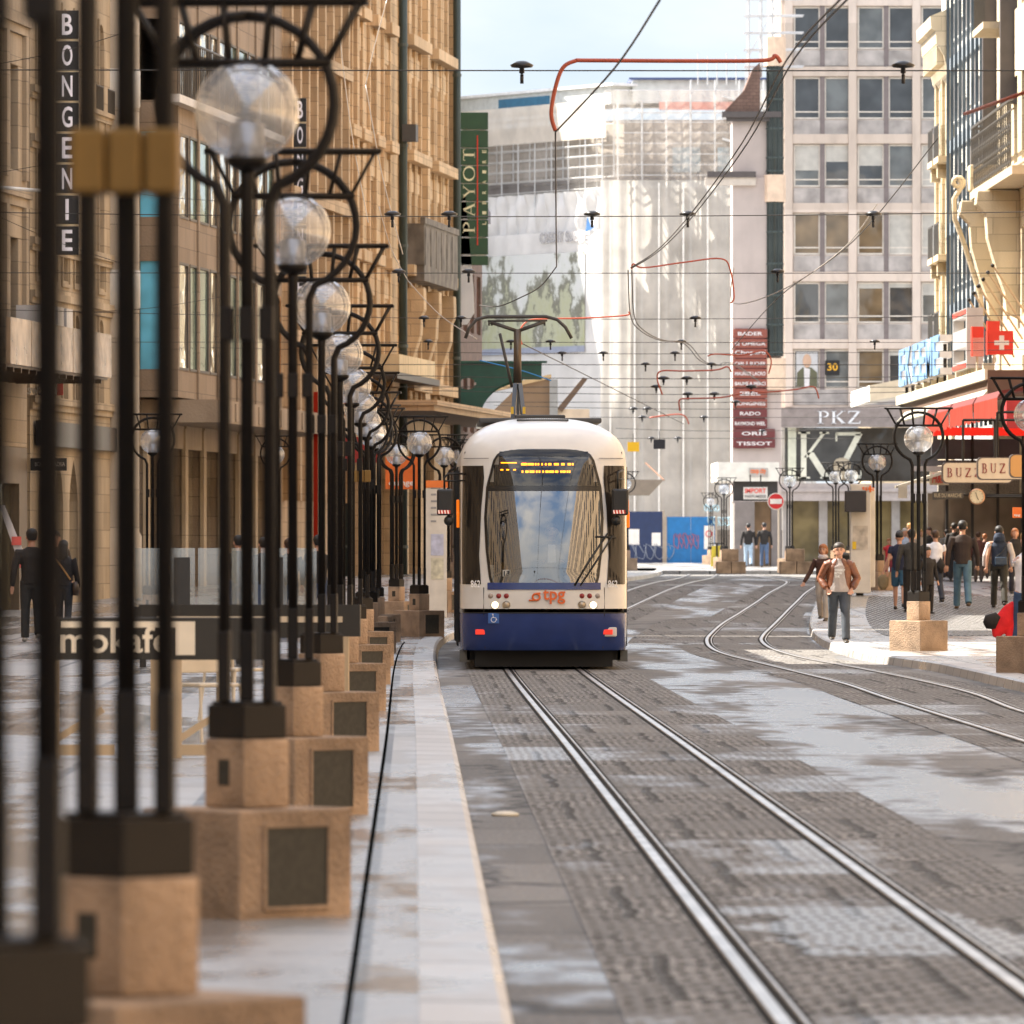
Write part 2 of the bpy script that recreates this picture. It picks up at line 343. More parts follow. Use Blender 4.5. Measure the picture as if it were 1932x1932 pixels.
RB = railpts([(1932, 1345), (1837, 1310), (1727, 1283), (1617, 1261), (1520, 1243), (1468, 1229), (1449, 1221), (1438, 1212), (1436, 1205), (1446, 1191.8), (1483.6, 1154.4), (1512, 1126), (1540.7, 1097)])
ra = [(-30, 5.25), (40, 5.25)]+[(p.y, p.x) for p in RA]; rb = [(-30, 6.28), (50, 6.28)]+[(p.y, p.x) for p in RB]
ra.append((330, ra[-1][1]+1.5)); rb.append((330, rb[-1][1]+1.5))
def rng(a, b, st):
    n = max(1, round((b-a)/st)); return [a+(b-a)*i/n for i in range(n+1)]
def sheet(name, m, fl, fr, D0, D1, e, st=4., nx=1, side=None):
    mb = MB(); rows = rng(D0, D1, st); vs = []
    for D in rows:
        a, b = fl(D), fr(D)
        for i in range(nx+1): vs.append((a+(b-a)*i/nx, D, g(D)+e))
    fs = [(r*(nx+1)+i, r*(nx+1)+i+1, (r+1)*(nx+1)+i+1, (r+1)*(nx+1)+i) for r in range(len(rows)-1) for i in range(nx)]
    mb.add(vs, fs)
    return struct(mb.build(name, m, fix=False))
def ground_mat(name, kind):
    m, t, b = nodes(name); N = t.nodes; L = t.links
    tc = N.new('ShaderNodeTexCoord'); sp = N.new('ShaderNodeSeparateXYZ'); L.new(tc.outputs['Object'], sp.inputs[0])
    def noise(sc, xs=1., ys=1., det=5, dist=0.):
        mp = N.new('ShaderNodeMapping'); mp.inputs['Scale'].default_value = (xs, ys, 1); L.new(tc.outputs['Object'], mp.inputs[0])
        n = N.new('ShaderNodeTexNoise'); n.inputs['Scale'].default_value = sc; n.inputs['Detail'].default_value = det; n.inputs['Distortion'].default_value = dist
        L.new(mp.outputs[0], n.inputs['Vector']); return n.outputs[0]
    def rngn(src, a, b_, c, d):
        r = N.new('ShaderNodeMapRange'); r.inputs[1].default_value = a; r.inputs[2].default_value = b_; r.inputs[3].default_value = c; r.inputs[4].default_value = d
        L.new(src, r.inputs[0]); return r.outputs[0]
    def mth(op, a, b_=None, clamp=False):
        n = N.new('ShaderNodeMath'); n.operation = op; n.use_clamp = clamp
        for i, x in enumerate((a, b_)):
            if x is None: continue
            if isinstance(x, (int, float)): n.inputs[i].default_value = x
            else: L.new(x, n.inputs[i])
        return n.outputs[0]
    def mix(f, a, b_):
        n = N.new('ShaderNodeMixRGB')
        for i, x in zip((0, 1, 2), (f, a, b_)):
            if isinstance(x, tuple): n.inputs[i].default_value = (*x, 1)
            elif isinstance(x, (int, float)): n.inputs[i].default_value = x
            else: L.new(x, n.inputs[i])
        return n.outputs[0]
    def brick(bw, bh, c1, c2, cm, ms, off=.5, rot=False, dist=0., smooth=.2, loc=None):
        br = N.new('ShaderNodeTexBrick'); br.offset = off; br.inputs['Scale'].default_value = 1
        br.inputs['Brick Width'].default_value = bw; br.inputs['Row Height'].default_value = bh; br.inputs['Mortar Size'].default_value = ms; br.inputs['Mortar Smooth'].default_value = smooth
        br.inputs['Color1'].default_value = (*c1, 1); br.inputs['Color2'].default_value = (*c2, 1); br.inputs['Mortar'].default_value = (*cm, 1)
        src = tc.outputs['Object']
        if rot:
            mp = N.new('ShaderNodeMapping'); mp.inputs['Rotation'].default_value = (0, 0, R(90)); L.new(src, mp.inputs[0]); src = mp.outputs[0]
        if loc:
            mp = N.new('ShaderNodeMapping'); mp.inputs['Location'].default_value = loc; L.new(src, mp.inputs[0]); src = mp.outputs[0]
        if dist:
            nn = N.new('ShaderNodeTexNoise'); nn.inputs['Scale'].default_value = 1.3; L.new(src, nn.inputs['Vector'])
            ma = N.new('ShaderNodeVectorMath'); ma.operation = 'MULTIPLY_ADD'; ma.inputs[1].default_value = (dist,)*3; L.new(nn.outputs['Color'], ma.inputs[0]); L.new(src, ma.inputs[2]); src = ma.outputs[0]
        L.new(src, br.inputs['Vector']); return br
    spec = None
    fine = noise(35, 1, .3, 4); big = noise(.6, 1, .12, 5); wetn = noise(.55, 1.3, .16, 8, .4)
    streak = noise(3.2, .9, .35, 6)
    wetn = mth('ADD', mth('MULTIPLY', wetn, .72), mth('MULTIPLY', streak, .28))
    if kind == 'road':
        pt = brick(2.6, 9., (.1, .094, .087), (.2, .188, .172), (.02, .019, .018), .035, .37, rot=True, dist=.25)
        c = mix(rngn(fine, .35, .65, .0, .7), pt.outputs[0], (.055, .052, .048))
        c = mix(rngn(big, .45, .6, 0, .55), c, (.22, .206, .19))
        # wet strip between the two tracks and scattered wet films
        gx = mth('ABSOLUTE', mth('SUBTRACT', sp.outputs[0], 4.0)); st = rngn(gx, .35, 1.35, 1., 0.)
        wet = mth('ADD', mth('MULTIPLY', st, .23), rngn(wetn, .35, .65, 0, 1)); wet = rngn(wet, .52, .8, 0, 1)
        c = mix(mth('MULTIPLY', pt.outputs['Fac'], .8), c, (.02, .02, .02)); c = mix(mth('MULTIPLY', wet, .35), c, (.05, .05, .052)); rough = rngn(wet, 0, 1, .75, .24); spec = rngn(wet, 0, 1, .25, .9)
        vor = N.new('ShaderNodeTexVoronoi'); vor.feature = 'DISTANCE_TO_EDGE'; vor.inputs['Scale'].default_value = .32
        mpv = N.new('ShaderNodeMapping'); mpv.inputs['Scale'].default_value = (1, .4, 1); nd = N.new('ShaderNodeTexNoise'); nd.inputs['Scale'].default_value = 1.5; nd.inputs['Detail'].default_value = 6
        L.new(tc.outputs['Object'], nd.inputs['Vector']); va = N.new('ShaderNodeVectorMath'); va.operation = 'MULTIPLY_ADD'; va.inputs[1].default_value = (1.1, 1.1, 0)
        L.new(nd.outputs['Color'], va.inputs[0]); L.new(tc.outputs['Object'], va.inputs[2]); L.new(va.outputs[0], mpv.inputs[0]); L.new(mpv.outputs[0], vor.inputs['Vector'])
        crack = rngn(vor.outputs['Distance'], .003, .016, .9, 0); c = mix(crack, c, (.02, .02, .02)); bumpsrc = fine; bs, bd = .5, .012
    elif kind == 'bed':
        cob = brick(.14, .2, (.34, .32, .295), (.12, .113, .105), (.03, .028, .026), .02, .47, dist=.1)
        row = mth('FLOOR', mth('ADD', mth('MULTIPLY', sp.outputs[1], .23), mth('MULTIPLY', noise(.3, .1, 1), .9))); wn = N.new('ShaderNodeTexWhiteNoise'); wn.noise_dimensions = '1D'; L.new(row, wn.inputs['W'])
        isl = mth('GREATER_THAN', mth('ADD', wn.outputs[0], mth('MULTIPLY', wetn, .5)), .93)
        slab = brick(1.05, 3.3, (.2, .19, .175), (.13, .125, .118), (.05, .05, .05), .035, .41, dist=.12)
        cbl = mix(rngn(noise(1.1, 1, .5, 6), .42, .58, 0, .85), cob.outputs[0], (.15, .142, .133)); c = mix(isl, cbl, slab.outputs[0]); c = mix(mth('MULTIPLY', slab.outputs['Fac'], .85), c, (.025, .024, .022)); c = mix(rngn(fine, .3, .7, 0, .4), c, (.09, .085, .08))
        wet = mth('MAXIMUM', mth('MULTIPLY', isl, rngn(wetn, .44, .56, 0, .9)), rngn(wetn, .58, .68, 0, .8)); rough = rngn(wet, 0, 1, .75, .27); spec = mth('MULTIPLY', rngn(wet, 0, 1, .3, .9), rngn(cob.outputs['Fac'], 0, 1, 1, .25)); rough = mth('ADD', rough, mth('MULTIPLY', cob.outputs['Fac'], .3), True); bumpsrc = cob.outputs['Fac']; bs, bd = -.6, .012
    elif kind == 'cob':
        cob = brick(.13, .125, (.34, .325, .305), (.22, .212, .2), (.02, .02, .02), .022, .5, rot=True, dist=.012)
        c = mix(rngn(big, .4, .7, 0, .25), cob.outputs[0], (.16, .155, .15)); rough = mth('ADD', rngn(wetn, .4, .6, .5, .3), cob.outputs['Fac'], True); spec = mth('MULTIPLY', mth('SUBTRACT', 1., cob.outputs['Fac']), .35); bumpsrc = cob.outputs['Fac']; bs, bd = -.25, .008
    elif kind == 'pave':
        sl = brick(1.1, 4.6, (.36, .345, .325), (.26, .25, .235), (.03, .03, .03), .04, .3, rot=True, loc=(0, .2, 0))
        sl.inputs['Brick Width'].default_value = 4.6; sl.inputs['Row Height'].default_value = 1.1
        c = mix(rngn(big, .4, .7, 0, .45), sl.outputs[0], (.17, .165, .155)); c = mix(rngn(fine, .35, .7, 0, .35), c, (.2, .195, .19))
        wet = rngn(wetn, .4, .56, 0, 1); c = mix(mth('MULTIPLY', wet, .35), c, (.14, .14, .145)); rough = rngn(wet, 0, 1, .5, .14); bumpsrc = fine; bs, bd = .2, .008
    elif kind == 'kerb':
        sl = brick(60., 1.3, (.43, .41, .385), (.33, .31, .29), (.05, .05, .05), .035, .5, loc=(13.3, 0, 0))
        c = mix(rngn(big, .4, .7, 0, .4), sl.outputs[0], (.24, .225, .21)); wet = rngn(wetn, .46, .58, 0, 1); rough = rngn(wet, 0, 1, .5, .2)
        c = mix(mth('MULTIPLY', wet, .3), c, (.2, .2, .2)); bumpsrc = fine; bs, bd = .2, .006
    L.new(c, b.inputs['Base Color']); L.new(rough, b.inputs['Roughness']); b.inputs['Specular IOR Level'].default_value = .5
    if spec is not None: L.new(spec, b.inputs['Specular IOR Level'])
    bp = N.new('ShaderNodeBump'); bp.inputs['Strength'].default_value = abs(bs); bp.inputs['Distance'].default_value = bd; bp.invert = bs < 0
    L.new(bumpsrc, bp.inputs['Height']); L.new(bp.outputs[0], b.inputs['Normal'])
    return m
GM = {k: ground_mat(n, k) for n, k in (('asphalt', 'road'), ('track_bed', 'bed'), ('cobbles', 'cob'), ('granite_slabs', 'pave'), ('granite_kerb', 'kerb'))}
# one big ground sheet to the horizon
mb = MB(); rows = [-200, -30]+rng(0, 300, 5)+[400, 700, 1500, 4500]
mb.add([(x, D, g(D)-.012) for D in rows for x in (-2500, -60, 60, 2500)], [(r*4+i, r*4+i+1, r*4+i+5, r*4+i+4) for r in range(len(rows)-1) for i in range(3)])
struct(mb.build('ground', mat('far_ground', (.13, .125, .12), .7), fix=False))
sheet('road', GM['road'], lambda D: kL(D)-.2, lambda D: interp(KR, D)+.2 if D < 240 else 45, -30, 470, 0, 3, 4)
sheet('cobbled_track_bed', GM['bed'], lambda D: tc1(D)-1.05, lambda D: tc1(D)+1.25, -30, 250, .004, 2.5)
sheet('cobbled_track_bed', GM['bed'], lambda D: interp(ra, D)-.5-.9*(139 < D < 175), lambda D: min(interp(rb, D)+.45+.5*(125 < D < 175), interp(KR, D)-.05), -30, 235, .004, 2.5)
# pavements and kerbs (a real step of 0.13 m)
sheet('left_pavement', GM['pave'], lambda D: -70, lambda D: kL(D)-.32, -30, 330, .13, 3, 4)
def kerb(name, fx, w, D0, D1, e=.13, st=2.):
    mb = MB(); rows = rng(D0, D1, st); vs = []
    for D in rows:
        x = fx(D); s = 1 if w > 0 else -1
        for dx, z in ((0, 0), (.025*s, e-.02), (.06*s, e), (w*.98, e+.004), (w, e-.03)): vs.append((x+dx, D, g(D)+z))
    mb.add(vs, [(r*5+i, r*5+i+1, (r+1)*5+i+1, (r+1)*5+i) for r in range(len(rows)-1) for i in range(4)])
    return struct(mb.build(name, GM['kerb']))
kerb('kerb', kL, -.34, -30, 330)
kerb('kerb', lambda D: interp(KR, D), .4, -30, 252)
# dark drain slot along the lamp row
mb = MB(); rows = rng(-20, 132, 4)
mb.add([(kL(D)-.585+dx, D, g(D)+.1345) for D in rows for dx in (0, .024)], [(2*i, 2*i+1, 2*i+3, 2*i+2) for i in range(len(rows)-1)])
struct(mb.build('drain_slot', mat('slot', (.004, .004, .004), 1, var=0, spec=0), fix=False))
sheet('right_pavement', GM['pave'], lambda D: interp(KR, D)+.38, lambda D: 40, -30, 252, .13, 3, 4)
sheet('right_pavement', GM['cob'], lambda D: interp(KR, D)+1.2, lambda D: 40, 141, 192, .136, 3, 4)
FE = .13   # far pavement in front of the shops
mb = MB(); D0 = 292
mb.add([(3, D0, g(D0)), (3, D0, g(D0)+FE), (60, D0, g(D0)), (60, D0, g(D0)+FE), (-30, 480, g(480)+FE), (60, 480, g(480)+FE), (-30, 400, g(400)+FE), (-30, 400, g(400))], [(0, 2, 3, 1), (1, 3, 5, 4, 6), (0, 1, 6, 7)])
struct(mb.build('far_pavement', GM['pave'], fix=False))
# rails
steel = mat('polished_rail', (.42, .39, .36), .33, 1, var=.35, scale=2); dark = mat('rail_groove', (.012, .011, .01), .9, var=0, spec=.1)
def rail(fx, D0, D1):
    mb = MB(); md = MB(); rows = rng(D0, D1, 1.5); 
    for (a, b, e, M_) in ((-.028, .032, .014, mb), (.072, .092, .012, mb), (-.06, .115, .007, md)):
        vs = []
        for D in rows:
            x = fx(D)
            vs += [(x+a, D, g(D)+e-.006), (x+a+.004, D, g(D)+e), (x+b-.004, D, g(D)+e), (x+b, D, g(D)+e-.006)]
        M_.add(vs, [(r*4+i, r*4+i+1, r*4+i+5, r*4+i+4) for r in range(len(rows)-1) for i in range(3)])
    r = struct(mb.build('tram_rail', steel, fix=False)); d = md.build('groove', dark, r, fix=False)
for fx, e in ((lambda D: tc1(D)-.5, 300), (lambda D: tc1(D)+.5, 300), (lambda D: interp(ra, D), 290), (lambda D: interp(rb, D), 290)): rail(fx, -20, e)

# ================================================================ street lamps
IRON = mat('dark_bronze_iron', (.008, .006, .005), .5, .1, var=.25, scale=6, bump=.1, spec=.25)
CONC = mat('exposed_concrete', (.36, .25, .165), .88, var=.45, scale=3.4, bump=.9, bscale=45, grime=.7)
CAPM = mat('cap_metal', (.016, .013, .011), .55, .1, var=.2, spec=.25)
BRASS = mat('brass', (.2, .115, .028), .55, .4, var=.2)
GRL = mat('grille_dark', (.03, .028, .022), .6, var=.3, scale=30)
GLOBE = clear('globe_glass', (.95, .97, 1), .16, .04, (.85, .88, .92), .16)
LAMPIN = mat('louvre_metal', (.35, .35, .36), .3, .9, var=.2, scale=20)
PT = {}
def lampmeshes(gc):
    H = []
    b = MB(); r = .445
    b.xf = Matrix.Rotation(R(45), 4, 'Z'); h = r*.7071
    b.box(-h, h, -h, h, -.05, .455); H.append(('stone_base', b, CONC, False, .012))
    b = MB(); b.xf = Matrix.Rotation(R(45), 4, 'Z'); h = .18*.7071
    b.box(-h, h, -h, h, .457, .745); H.append(('stone_block', b, CONC, False, .008))
    b = MB(); b.xf = Matrix.Rotation(R(45), 4, 'Z'); h = .168*.7071
    b.box(-h, h, -h, h, .747, .89); b.box(-h*.9, h*.9, -h*.9, h*.9, .89, .905); H.append(('metal_cap', b, CAPM, False, .006))
    b = MB()
    for sx in (-1, 1):
        for sy in (-1, 1): b.box(sx*.095-.024, sx*.095+.024, sy*.06-.024, sy*.06+.024, .905, 1.2)
    b.box(-.03, .03, -.03, .03, .905, 1.2); H.append(('pole_foot', b, IRON, False, .006))
    b = MB(); b.path([(0, 0, 1.15), (0, 0, gc-.3), (0, 0, gc-.24)], [.029, .029, .035], 12); b.lathe((0, 0, gc), [(.02, -.26), (.05, -.25), (.085, -.225), (.09, -.2), (.04, -.2)], 16); H.append(('pole', b, IRON, True, 0))
    for sx in (-1, 1):
        for sy in (-1, 1):
            b = MB(); pts = [(sx*.095, sy*.06, 1.15), (sx*.095, sy*.06, gc-.40)]
            a0 = math.acos(.13/.37); cz = gc+.03
            for k in range(15):
                a = -math.pi/2+math.asin(.13/.37)+(math.pi-math.asin(.13/.37))*k/14
                pts.append((sx*.37*math.cos(a), sy*.06, cz+.37*math.sin(a)))
            b.path(pts, [.023]*2+[.022]*15, 8); H.append(('pole', b, IRON, True, 0))
    b = MB()
    for dz in (0,):
        zt, zb = gc+.46, gc+.2
        for sy in (-1, 1):
            b.bar((-.5, sy*.1, zt), (.5, sy*.1, zt), .016); b.bar((-.345, sy*.075, zb), (.345, sy*.075, zb), .018)
            for xt, xb in ((.48, .335), (.28, .21), (.1, .075)):
                for sx in (-1, 1): b.bar((sx*xt, sy*.1, zt), (sx*xb, sy*.075, zb), .011, 6)
        for x, z, hy in ((.5, zt, .1), (-.5, zt, .1), (.345, zb, .075), (-.345, zb, .075)): b.bar((x, -hy-.01, z), (x, hy+.01, z), .016)
    H.append(('crown_frame', b, IRON, True, 0))
    b = MB()
    for sx in (-1, 0, 1):
        for sy in (-1, 1):
            b.box(sx*.085-.03, sx*.085+.03, sy*.06-.028, sy*.06+.028, gc-.97, gc-.83)
    H.append(('clamp', b, IRON, False, .004))
    b = MB(); b.ball((0, 0, gc), .222, 28, .97); H.append(('globe', b, GLOBE, True, 0))
    return H
def lamp_proto(gc, key, label, cat='street lamp', grille=True):
    r = root('street_lamp', label, cat); gl = None
    for n, b, m, sm, bv in lampmeshes(gc):
        o = b.build(n, m, r, sm, bv)
        if n == 'globe': gl = o
    b = MB(); b.lathe((0, 0, gc), [(.075, -.2), (.075, -.06), (.05, -.05), (.05, -.045)], 14)
    for k in range(7): z = -.04+k*.022; b.lathe((0, 0, gc), [(.035, z), (.062, z+.006), (.035, z+.012)], 12)
    b.lathe((0, 0, gc), [(.05, .115), (.05, .13), (0, .135)], 12); b.build('lamp_holder', LAMPIN, gl, True)
    if grille:
        b = MB(); h = .445*.7071; b.xf = Matrix.Rotation(R(45), 4, 'Z'); b.box(-.17, .17, -h-.004, -h+.02, .05, .38); b.build('vent_grille', GRL, r); b = MB(); b.xf = Matrix.Rotation(R(45), 4, 'Z')
        for z in (.035, .38): b.box(-.185, .185, -h-.012, -h+.01, z, z+.015)
        for x in (-.185, .17): b.box(x, x+.015, -h-.012, -h+.01, .05, .38)
        b.build('vent_frame', CONC, r)
        b = MB(); h = .18*.7071; b.xf = Matrix.Rotation(R(-45), 4, 'Z'); b.box(-.035, .035, -h-.003, -h+.02, .55, .66); b.build('hole_patch', GRL, r)  # last piece: dark patch drawn for the shade inside a small square hole
    PT[key] = r; return r
GCL = 3.395
def place_lamp(key, s, X, D, label, rz=0, gc=None, e=.13):
    z = g(D)+e; loc = (X, D, z)
    p = PT[key]
    if not p.get('used'): p['used'] = 1; p.location = loc; p.rotation_euler = (0, 0, rz); p['label'] = label; p['group'] = 'iron street lamps with glass globes'; r = p
    else: r = dup(p, loc, rz, label, 'iron street lamps with glass globes')
    if 'used' in r: pass
    return r
lamp_proto(GCL, 'L', ''); lamp_proto(3.2, 'R', '', grille=False)
b = MB()
for sx in (-1, 0, 1): b.box(sx*.09-.042, sx*.09+.042, -.1, .1, GCL-.98, GCL-.82)
row = [(600, 'iron street lamp cut by the picture edge, only its posts and dark cap showing', 0), (408, 'blurred dark iron street lamp with wide brass collar and concrete block foot', 1),
       (237, 'iron street lamp with the largest glass globe in view', 0), (172, 'iron street lamp whose globe is second largest in the row', 0), (131, 'iron street lamp whose globe is third largest in the row', 0),
       (105, 'fourth iron street lamp counted by size of globe', 0), (88, 'fifth iron street lamp of the kerb row, globe half hidden', 0), (76, 'sixth iron street lamp of the kerb row with brass collar', 1),
       (67.5, 'seventh iron street lamp of the kerb row', 0), (60.5, 'iron street lamp with complete globe just before the kerb bends', 0)]
for s, lab, br in row:
    D = F/s; X = -.705 if s > 61 else -.66
    r = place_lamp('L', s, X, D, lab, R(3*math.sin(s)))
    if br: b2 = MB(); b2.v = list(b.v); b2.f = list(b.f); b2.build('brass_collar', BRASS, r, bevel=.01)
for xo, s, rz, lab in ((791, 57, 0, 'iron street lamp standing closest to the tram mirror at the kerb bend'), (748, 50, 20, 'iron street lamp in front of the orange shop sign'), (838, 46, 10, 'small iron street lamp partly behind the tram roof'), (520, 40.5, 0, 'iron street lamp before the shop windows under the box canopy'),
                       (288, 58, 0, 'iron street lamp with side bracket in front of the blue bay window'), (700, 62, 35, 'iron street lamp with turned crown behind the kerb row'), (868, 36, 10, 'tiny iron street lamp cut by the tram corner')):
    D = F/s; place_lamp('L', s, (xo*K-CX)/s, D, lab, R(rz))
for xo, s, lab in ((1733, 66.2, 'sunlit iron street lamp standing alone on a double concrete block'), (1655, 40, 'dark iron street lamp beside the ticket column'), (1606, 30.5, 'iron street lamp behind the ticket column top'), (1577, 30, 'iron street lamp with bright globe touching the ticket column'),
                   (1490, 28.2, 'iron street lamp above the no entry sign'), (1366, 24.8, 'iron street lamp in front of the perfumery entrance'), (1341, 19.5, 'very distant small iron street lamp near the blue hoarding'), (1180, 27, 'distant iron street lamp half hidden by the tram mirror')):
    D = F/s; place_lamp('R', s, (xo*K-CX)/s, D, lab, 0)
place_lamp('R', 81, 7.67, F/80.5, 'iron street lamp at the picture edge, only its concrete foot and crown tip in view')
PT['L'].pop('used', 0)
# ================================================================ buildings
DK = mat('dark_recess', (.02, .018, .016), .8, var=0)
GL = glass('street_window_glass', (.03, .032, .034))
def wall_boxes(mb, x0, x1, z0, z1, ops, y0=0., y1=.3):
    zs = sorted({z0, z1}|{min(max(o[2], z0), z1) for o in ops}|{min(max(o[3], z0), z1) for o in ops})
    for a, b in zip(zs, zs[1:]):
        if b-a < 1e-4: continue
        m = (a+b)/2; cur = x0
        for o in sorted([o for o in ops if o[2] < m < o[3]]):
            if o[0] > cur+1e-4: mb.box(cur, o[0], y0, y1, a, b)
            cur = max(cur, o[1])
        if cur < x1-1e-4: mb.box(cur, x1, y0, y1, a, b)
    return mb
def window(r, x0, x1, z0, z1, y=.18, fm=None, gm=None, nx=1, nz=None, fw=.06, name='window', sill=None, blind=0, bm=None):
    f = MB(); f.box(x0, x0+fw, y, y+.07, z0, z1); f.box(x1-fw, x1, y, y+.07, z0, z1); f.box(x0+fw, x1-fw, y, y+.07, z0, z0+fw); f.box(x0+fw, x1-fw, y, y+.07, z1-fw, z1)
    for i in range(1, nx): c = x0+(x1-x0)*i/nx; f.box(c-fw*.4, c+fw*.4, y+.003, y+.067, z0+fw, z1-fw)
    for t in (nz or []): c = z0+(z1-z0)*t; f.box(x0+fw, x1-fw, y+.006, y+.064, c-fw*.4, c+fw*.4)
    o = f.build(name, fm, r); p = MB(); p.box(x0+fw*.5, x1-fw*.5, y+.045, y+.055, z0+fw*.5, z1-fw*.5); p.build('pane', gm or GL, o)
    if blind:
        b = MB(); h = (z1-z0-fw*2)*blind; b.box(x0+fw*1.1, x1-fw*1.1, y+.02, y+.04, z1-fw-h, z1-fw)
        n = max(2, int(h/.09))
        for i in range(n): b.box(x0+fw*1.1, x1-fw*1.1, y+.01, y+.02, z1-fw-h+h*i/n, z1-fw-h+h*i/n+.05)
        b.build('blind', bm or mat('blind_slats', (.55, .53, .48), .6), o)
    return o
def arch_fill(mb, x0, x1, zt, rise, y0, y1, pointed=False, n=8):
    """closes the upper corners of an opening so that it ends in an arch"""
    w = (x1-x0)/2; c = (x0+x1)/2
    def h(t): return rise*(1-abs(t))**.62 if pointed else rise*math.sqrt(max(0, 1-t*t))
    for i in range(n):
        t0 = -1+2*i/n; t1 = -1+2*(i+1)/n
        a, b = zt-rise+h(t0), zt-rise+h(t1)
        mb.prism([(c+w*t0, a), (c+w*t1, b), (c+w*t1, zt+.002), (c+w*t0, zt+.002)], y0, y1)
TH = math.atan2(1, .111)
def lroot(name, D0, label, cat='building'):
    return root(name, label, cat, (-28.3+.111*D0, D0, 0), TH)
def lu(x, D0): return (226400/(1302-x)-D0)*1.0062
def LFz(x, y): return CAMH+(HY-y)*(226400/(1302-x))/F
def uD(D, D0): return (D-D0)*1.0062
# ---- near stone house behind the metal canopy
ST0 = stone('limestone_grey', (.32, .255, .18), 1.2, .5); ST1 = stone('limestone_beige', (.4, .32, .22), 1.0, .42); OCH = stone('molasse_ochre', (.56, .385, .22), 1.3, .38, grime=.55)
BRN = stone('molasse_brown', (.27, .205, .145), 1.5, .5, grime=.4); PALE = stone('pale_pillar_stone', (.5, .43, .34), 3., .9, grime=.35)
fr_dark = mat('window_frame_dark', (.07, .06, .05), .5); fr_tim = mat('orange_timber', (.5, .22, .05), .45, var=.2, scale=5)
r = lroot('stone_house', 160, 'weathered grey limestone house at the picture edge behind the metal canopy')
L_ = uD(177.6, 160); ops = []
for u in (3.5, 6.5, 9.5, 12.6, 15.4):
    for z in (6.2, 10., 13.8): ops.append((u, u+1.1, z, z+2.3))
b = MB(); wall_boxes(b, 0, L_, 3.9, 26, ops, 0, .4); b.build('wall', ST0, r, bevel=.02)
b = MB()
for z in (5.6, 9.4, 13.2, 17.4): b.box(0, L_, -.14, 0, z, z+.22); b.box(0, L_, -.07, 0, z-.2, z)
for u in (2.6, 5.6, 8.6, 11.6, 14.5, 17.2): b.box(u-.2, u+.2, -.1, 0, 6., 9.2); b.box(u-.2, u+.2, -.1, 0, 9.8, 13)
b.build('cornice', ST0, r)
for o in ops: window(r, *o, y=.25, fm=fr_dark, nx=2, nz=[.65])
b = MB(); b.box(0, L_, .4, 9, 0, 26); b.build('house_body', ST0, r)
b = MB(); wall_boxes(b, 0, L_, 0, 3.9, [(1, 4, 0, 3.1), (5, 8, .2, 3.1), (9, 12, 0, 3.1), (13, 16.6, .2, 3.1)], 0, .4); b.build('shop_front', mat('dark_shop_stone', (.12, .09, .06), .5), r)
b = MB()
for k, (a, c) in enumerate([(1, 4), (5, 8), (9, 12), (13, 16.6)]): b.box(a, c, .2, .23, .2, 3.1)
b.build('shop_window', glass('shop_glass', (.1, .09, .06), .05), r)
# metal canopy with stone facing
def zat(y, D): return CAMH+(HY-y*K)*D/F
D_ = 171.; r = root('metal_canopy', 'low entrance canopy with marbled fascia panels in front of the grey limestone house', 'canopy', (-28.3+.111*D_, D_, 0), TH)
b = MB(); za, zb = zat(712, 176), zat(645, 176)
for k in range(5): b.box(-8+k*2.8, -8+k*2.8+2.72, -2.0, -1.9, za, za+.95)
b.box(6.0, 6.1, -1.9, 0, za, za+.95); b.build('fascia', mat('marbled_panel', (.33, .24, .16), .25, var=.45, scale=2), r)
b = MB(); b.box(-8, 6, -1.9, 0, za-.05, za)
for k in range(14): b.box(-8+k, -7.92+k, -1.9, 0, za-.14, za-.05)
b.build('soffit', mat('brown_metal', (.07, .05, .035), .4, .5), r)
b = MB()
for k in range(3): b.box(2+k*1.3, 2.9+k*1.3, -1.2, -.5, za+.96, za+1.5)
b.build('roof_unit', mat('grey_metal', (.45, .45, .46), .4, .3), r)
# ---- house with arched windows (vertical sign)
r = lroot('arched_window_house', 178, 'beige stone house with rows of narrow arched windows behind the vertical sign'); L_ = uD(190, 178); ops = []; b = MB()
arch = []
for k in range(6):
    u = .9+k*1.85
    if u+1 > L_: break
    for zt, h in ((zat(593, 184), 2.15), (zat(307, 184), 2.75), (zat(22, 184), 2.3)): arch.append((u, u+.95, zt-h, zt))
gro = [(1.2+k*2.25, 2.5+k*2.25, .9, zat(868, 184)) for k in range(4)]
wall_boxes(b, 0, L_, 0, 27, arch+gro, 0, .45)
for o in arch: arch_fill(b, o[0], o[1], o[3], .45, 0, .45)
for o in gro: arch_fill(b, o[0], o[1], o[3], .95, 0, .45, True)
b.build('wall', ST1, r)
b = MB()
for y in (200, 290, 478, 575, 768): z = zat(y, 184); b.box(0, L_, -.12, 0, z, z+.16); b.box(0, L_, -.06, 0, z-.14, z)
for o in arch: b.box(o[0]-.18, o[0]-.08, -.05, 0, o[2], o[3]+.1)
for k in range(6):
    u = .75+k*1.85
    for y in (262, 545):
        z = zat(y, 184); b.box(u, u+.08, -.04, 0, z, z+.85); b.box(u+1.15, u+1.23, -.04, 0, z, z+.85); b.box(u+.08, u+1.15, -.04, 0, z, z+.08); b.box(u+.08, u+1.15, -.04, 0, z+.77, z+.85)
b.build('cornice', ST1, r)
for o in arch: window(r, o[0], o[1], o[2], o[3], y=.3, fm=mat('tan_blind_frame', (.3, .22, .13), .6), gm=mat('tan_drawn_blind', (.34, .25, .15), .5))
for o in gro: window(r, *o, y=.32, fm=fr_dark, gm=glass('arch_glass', (.2, .17, .1), .1))
b = MB(); b.box(0, L_, .46, 10, 0, 27); b.build('house_body', ST1, r)
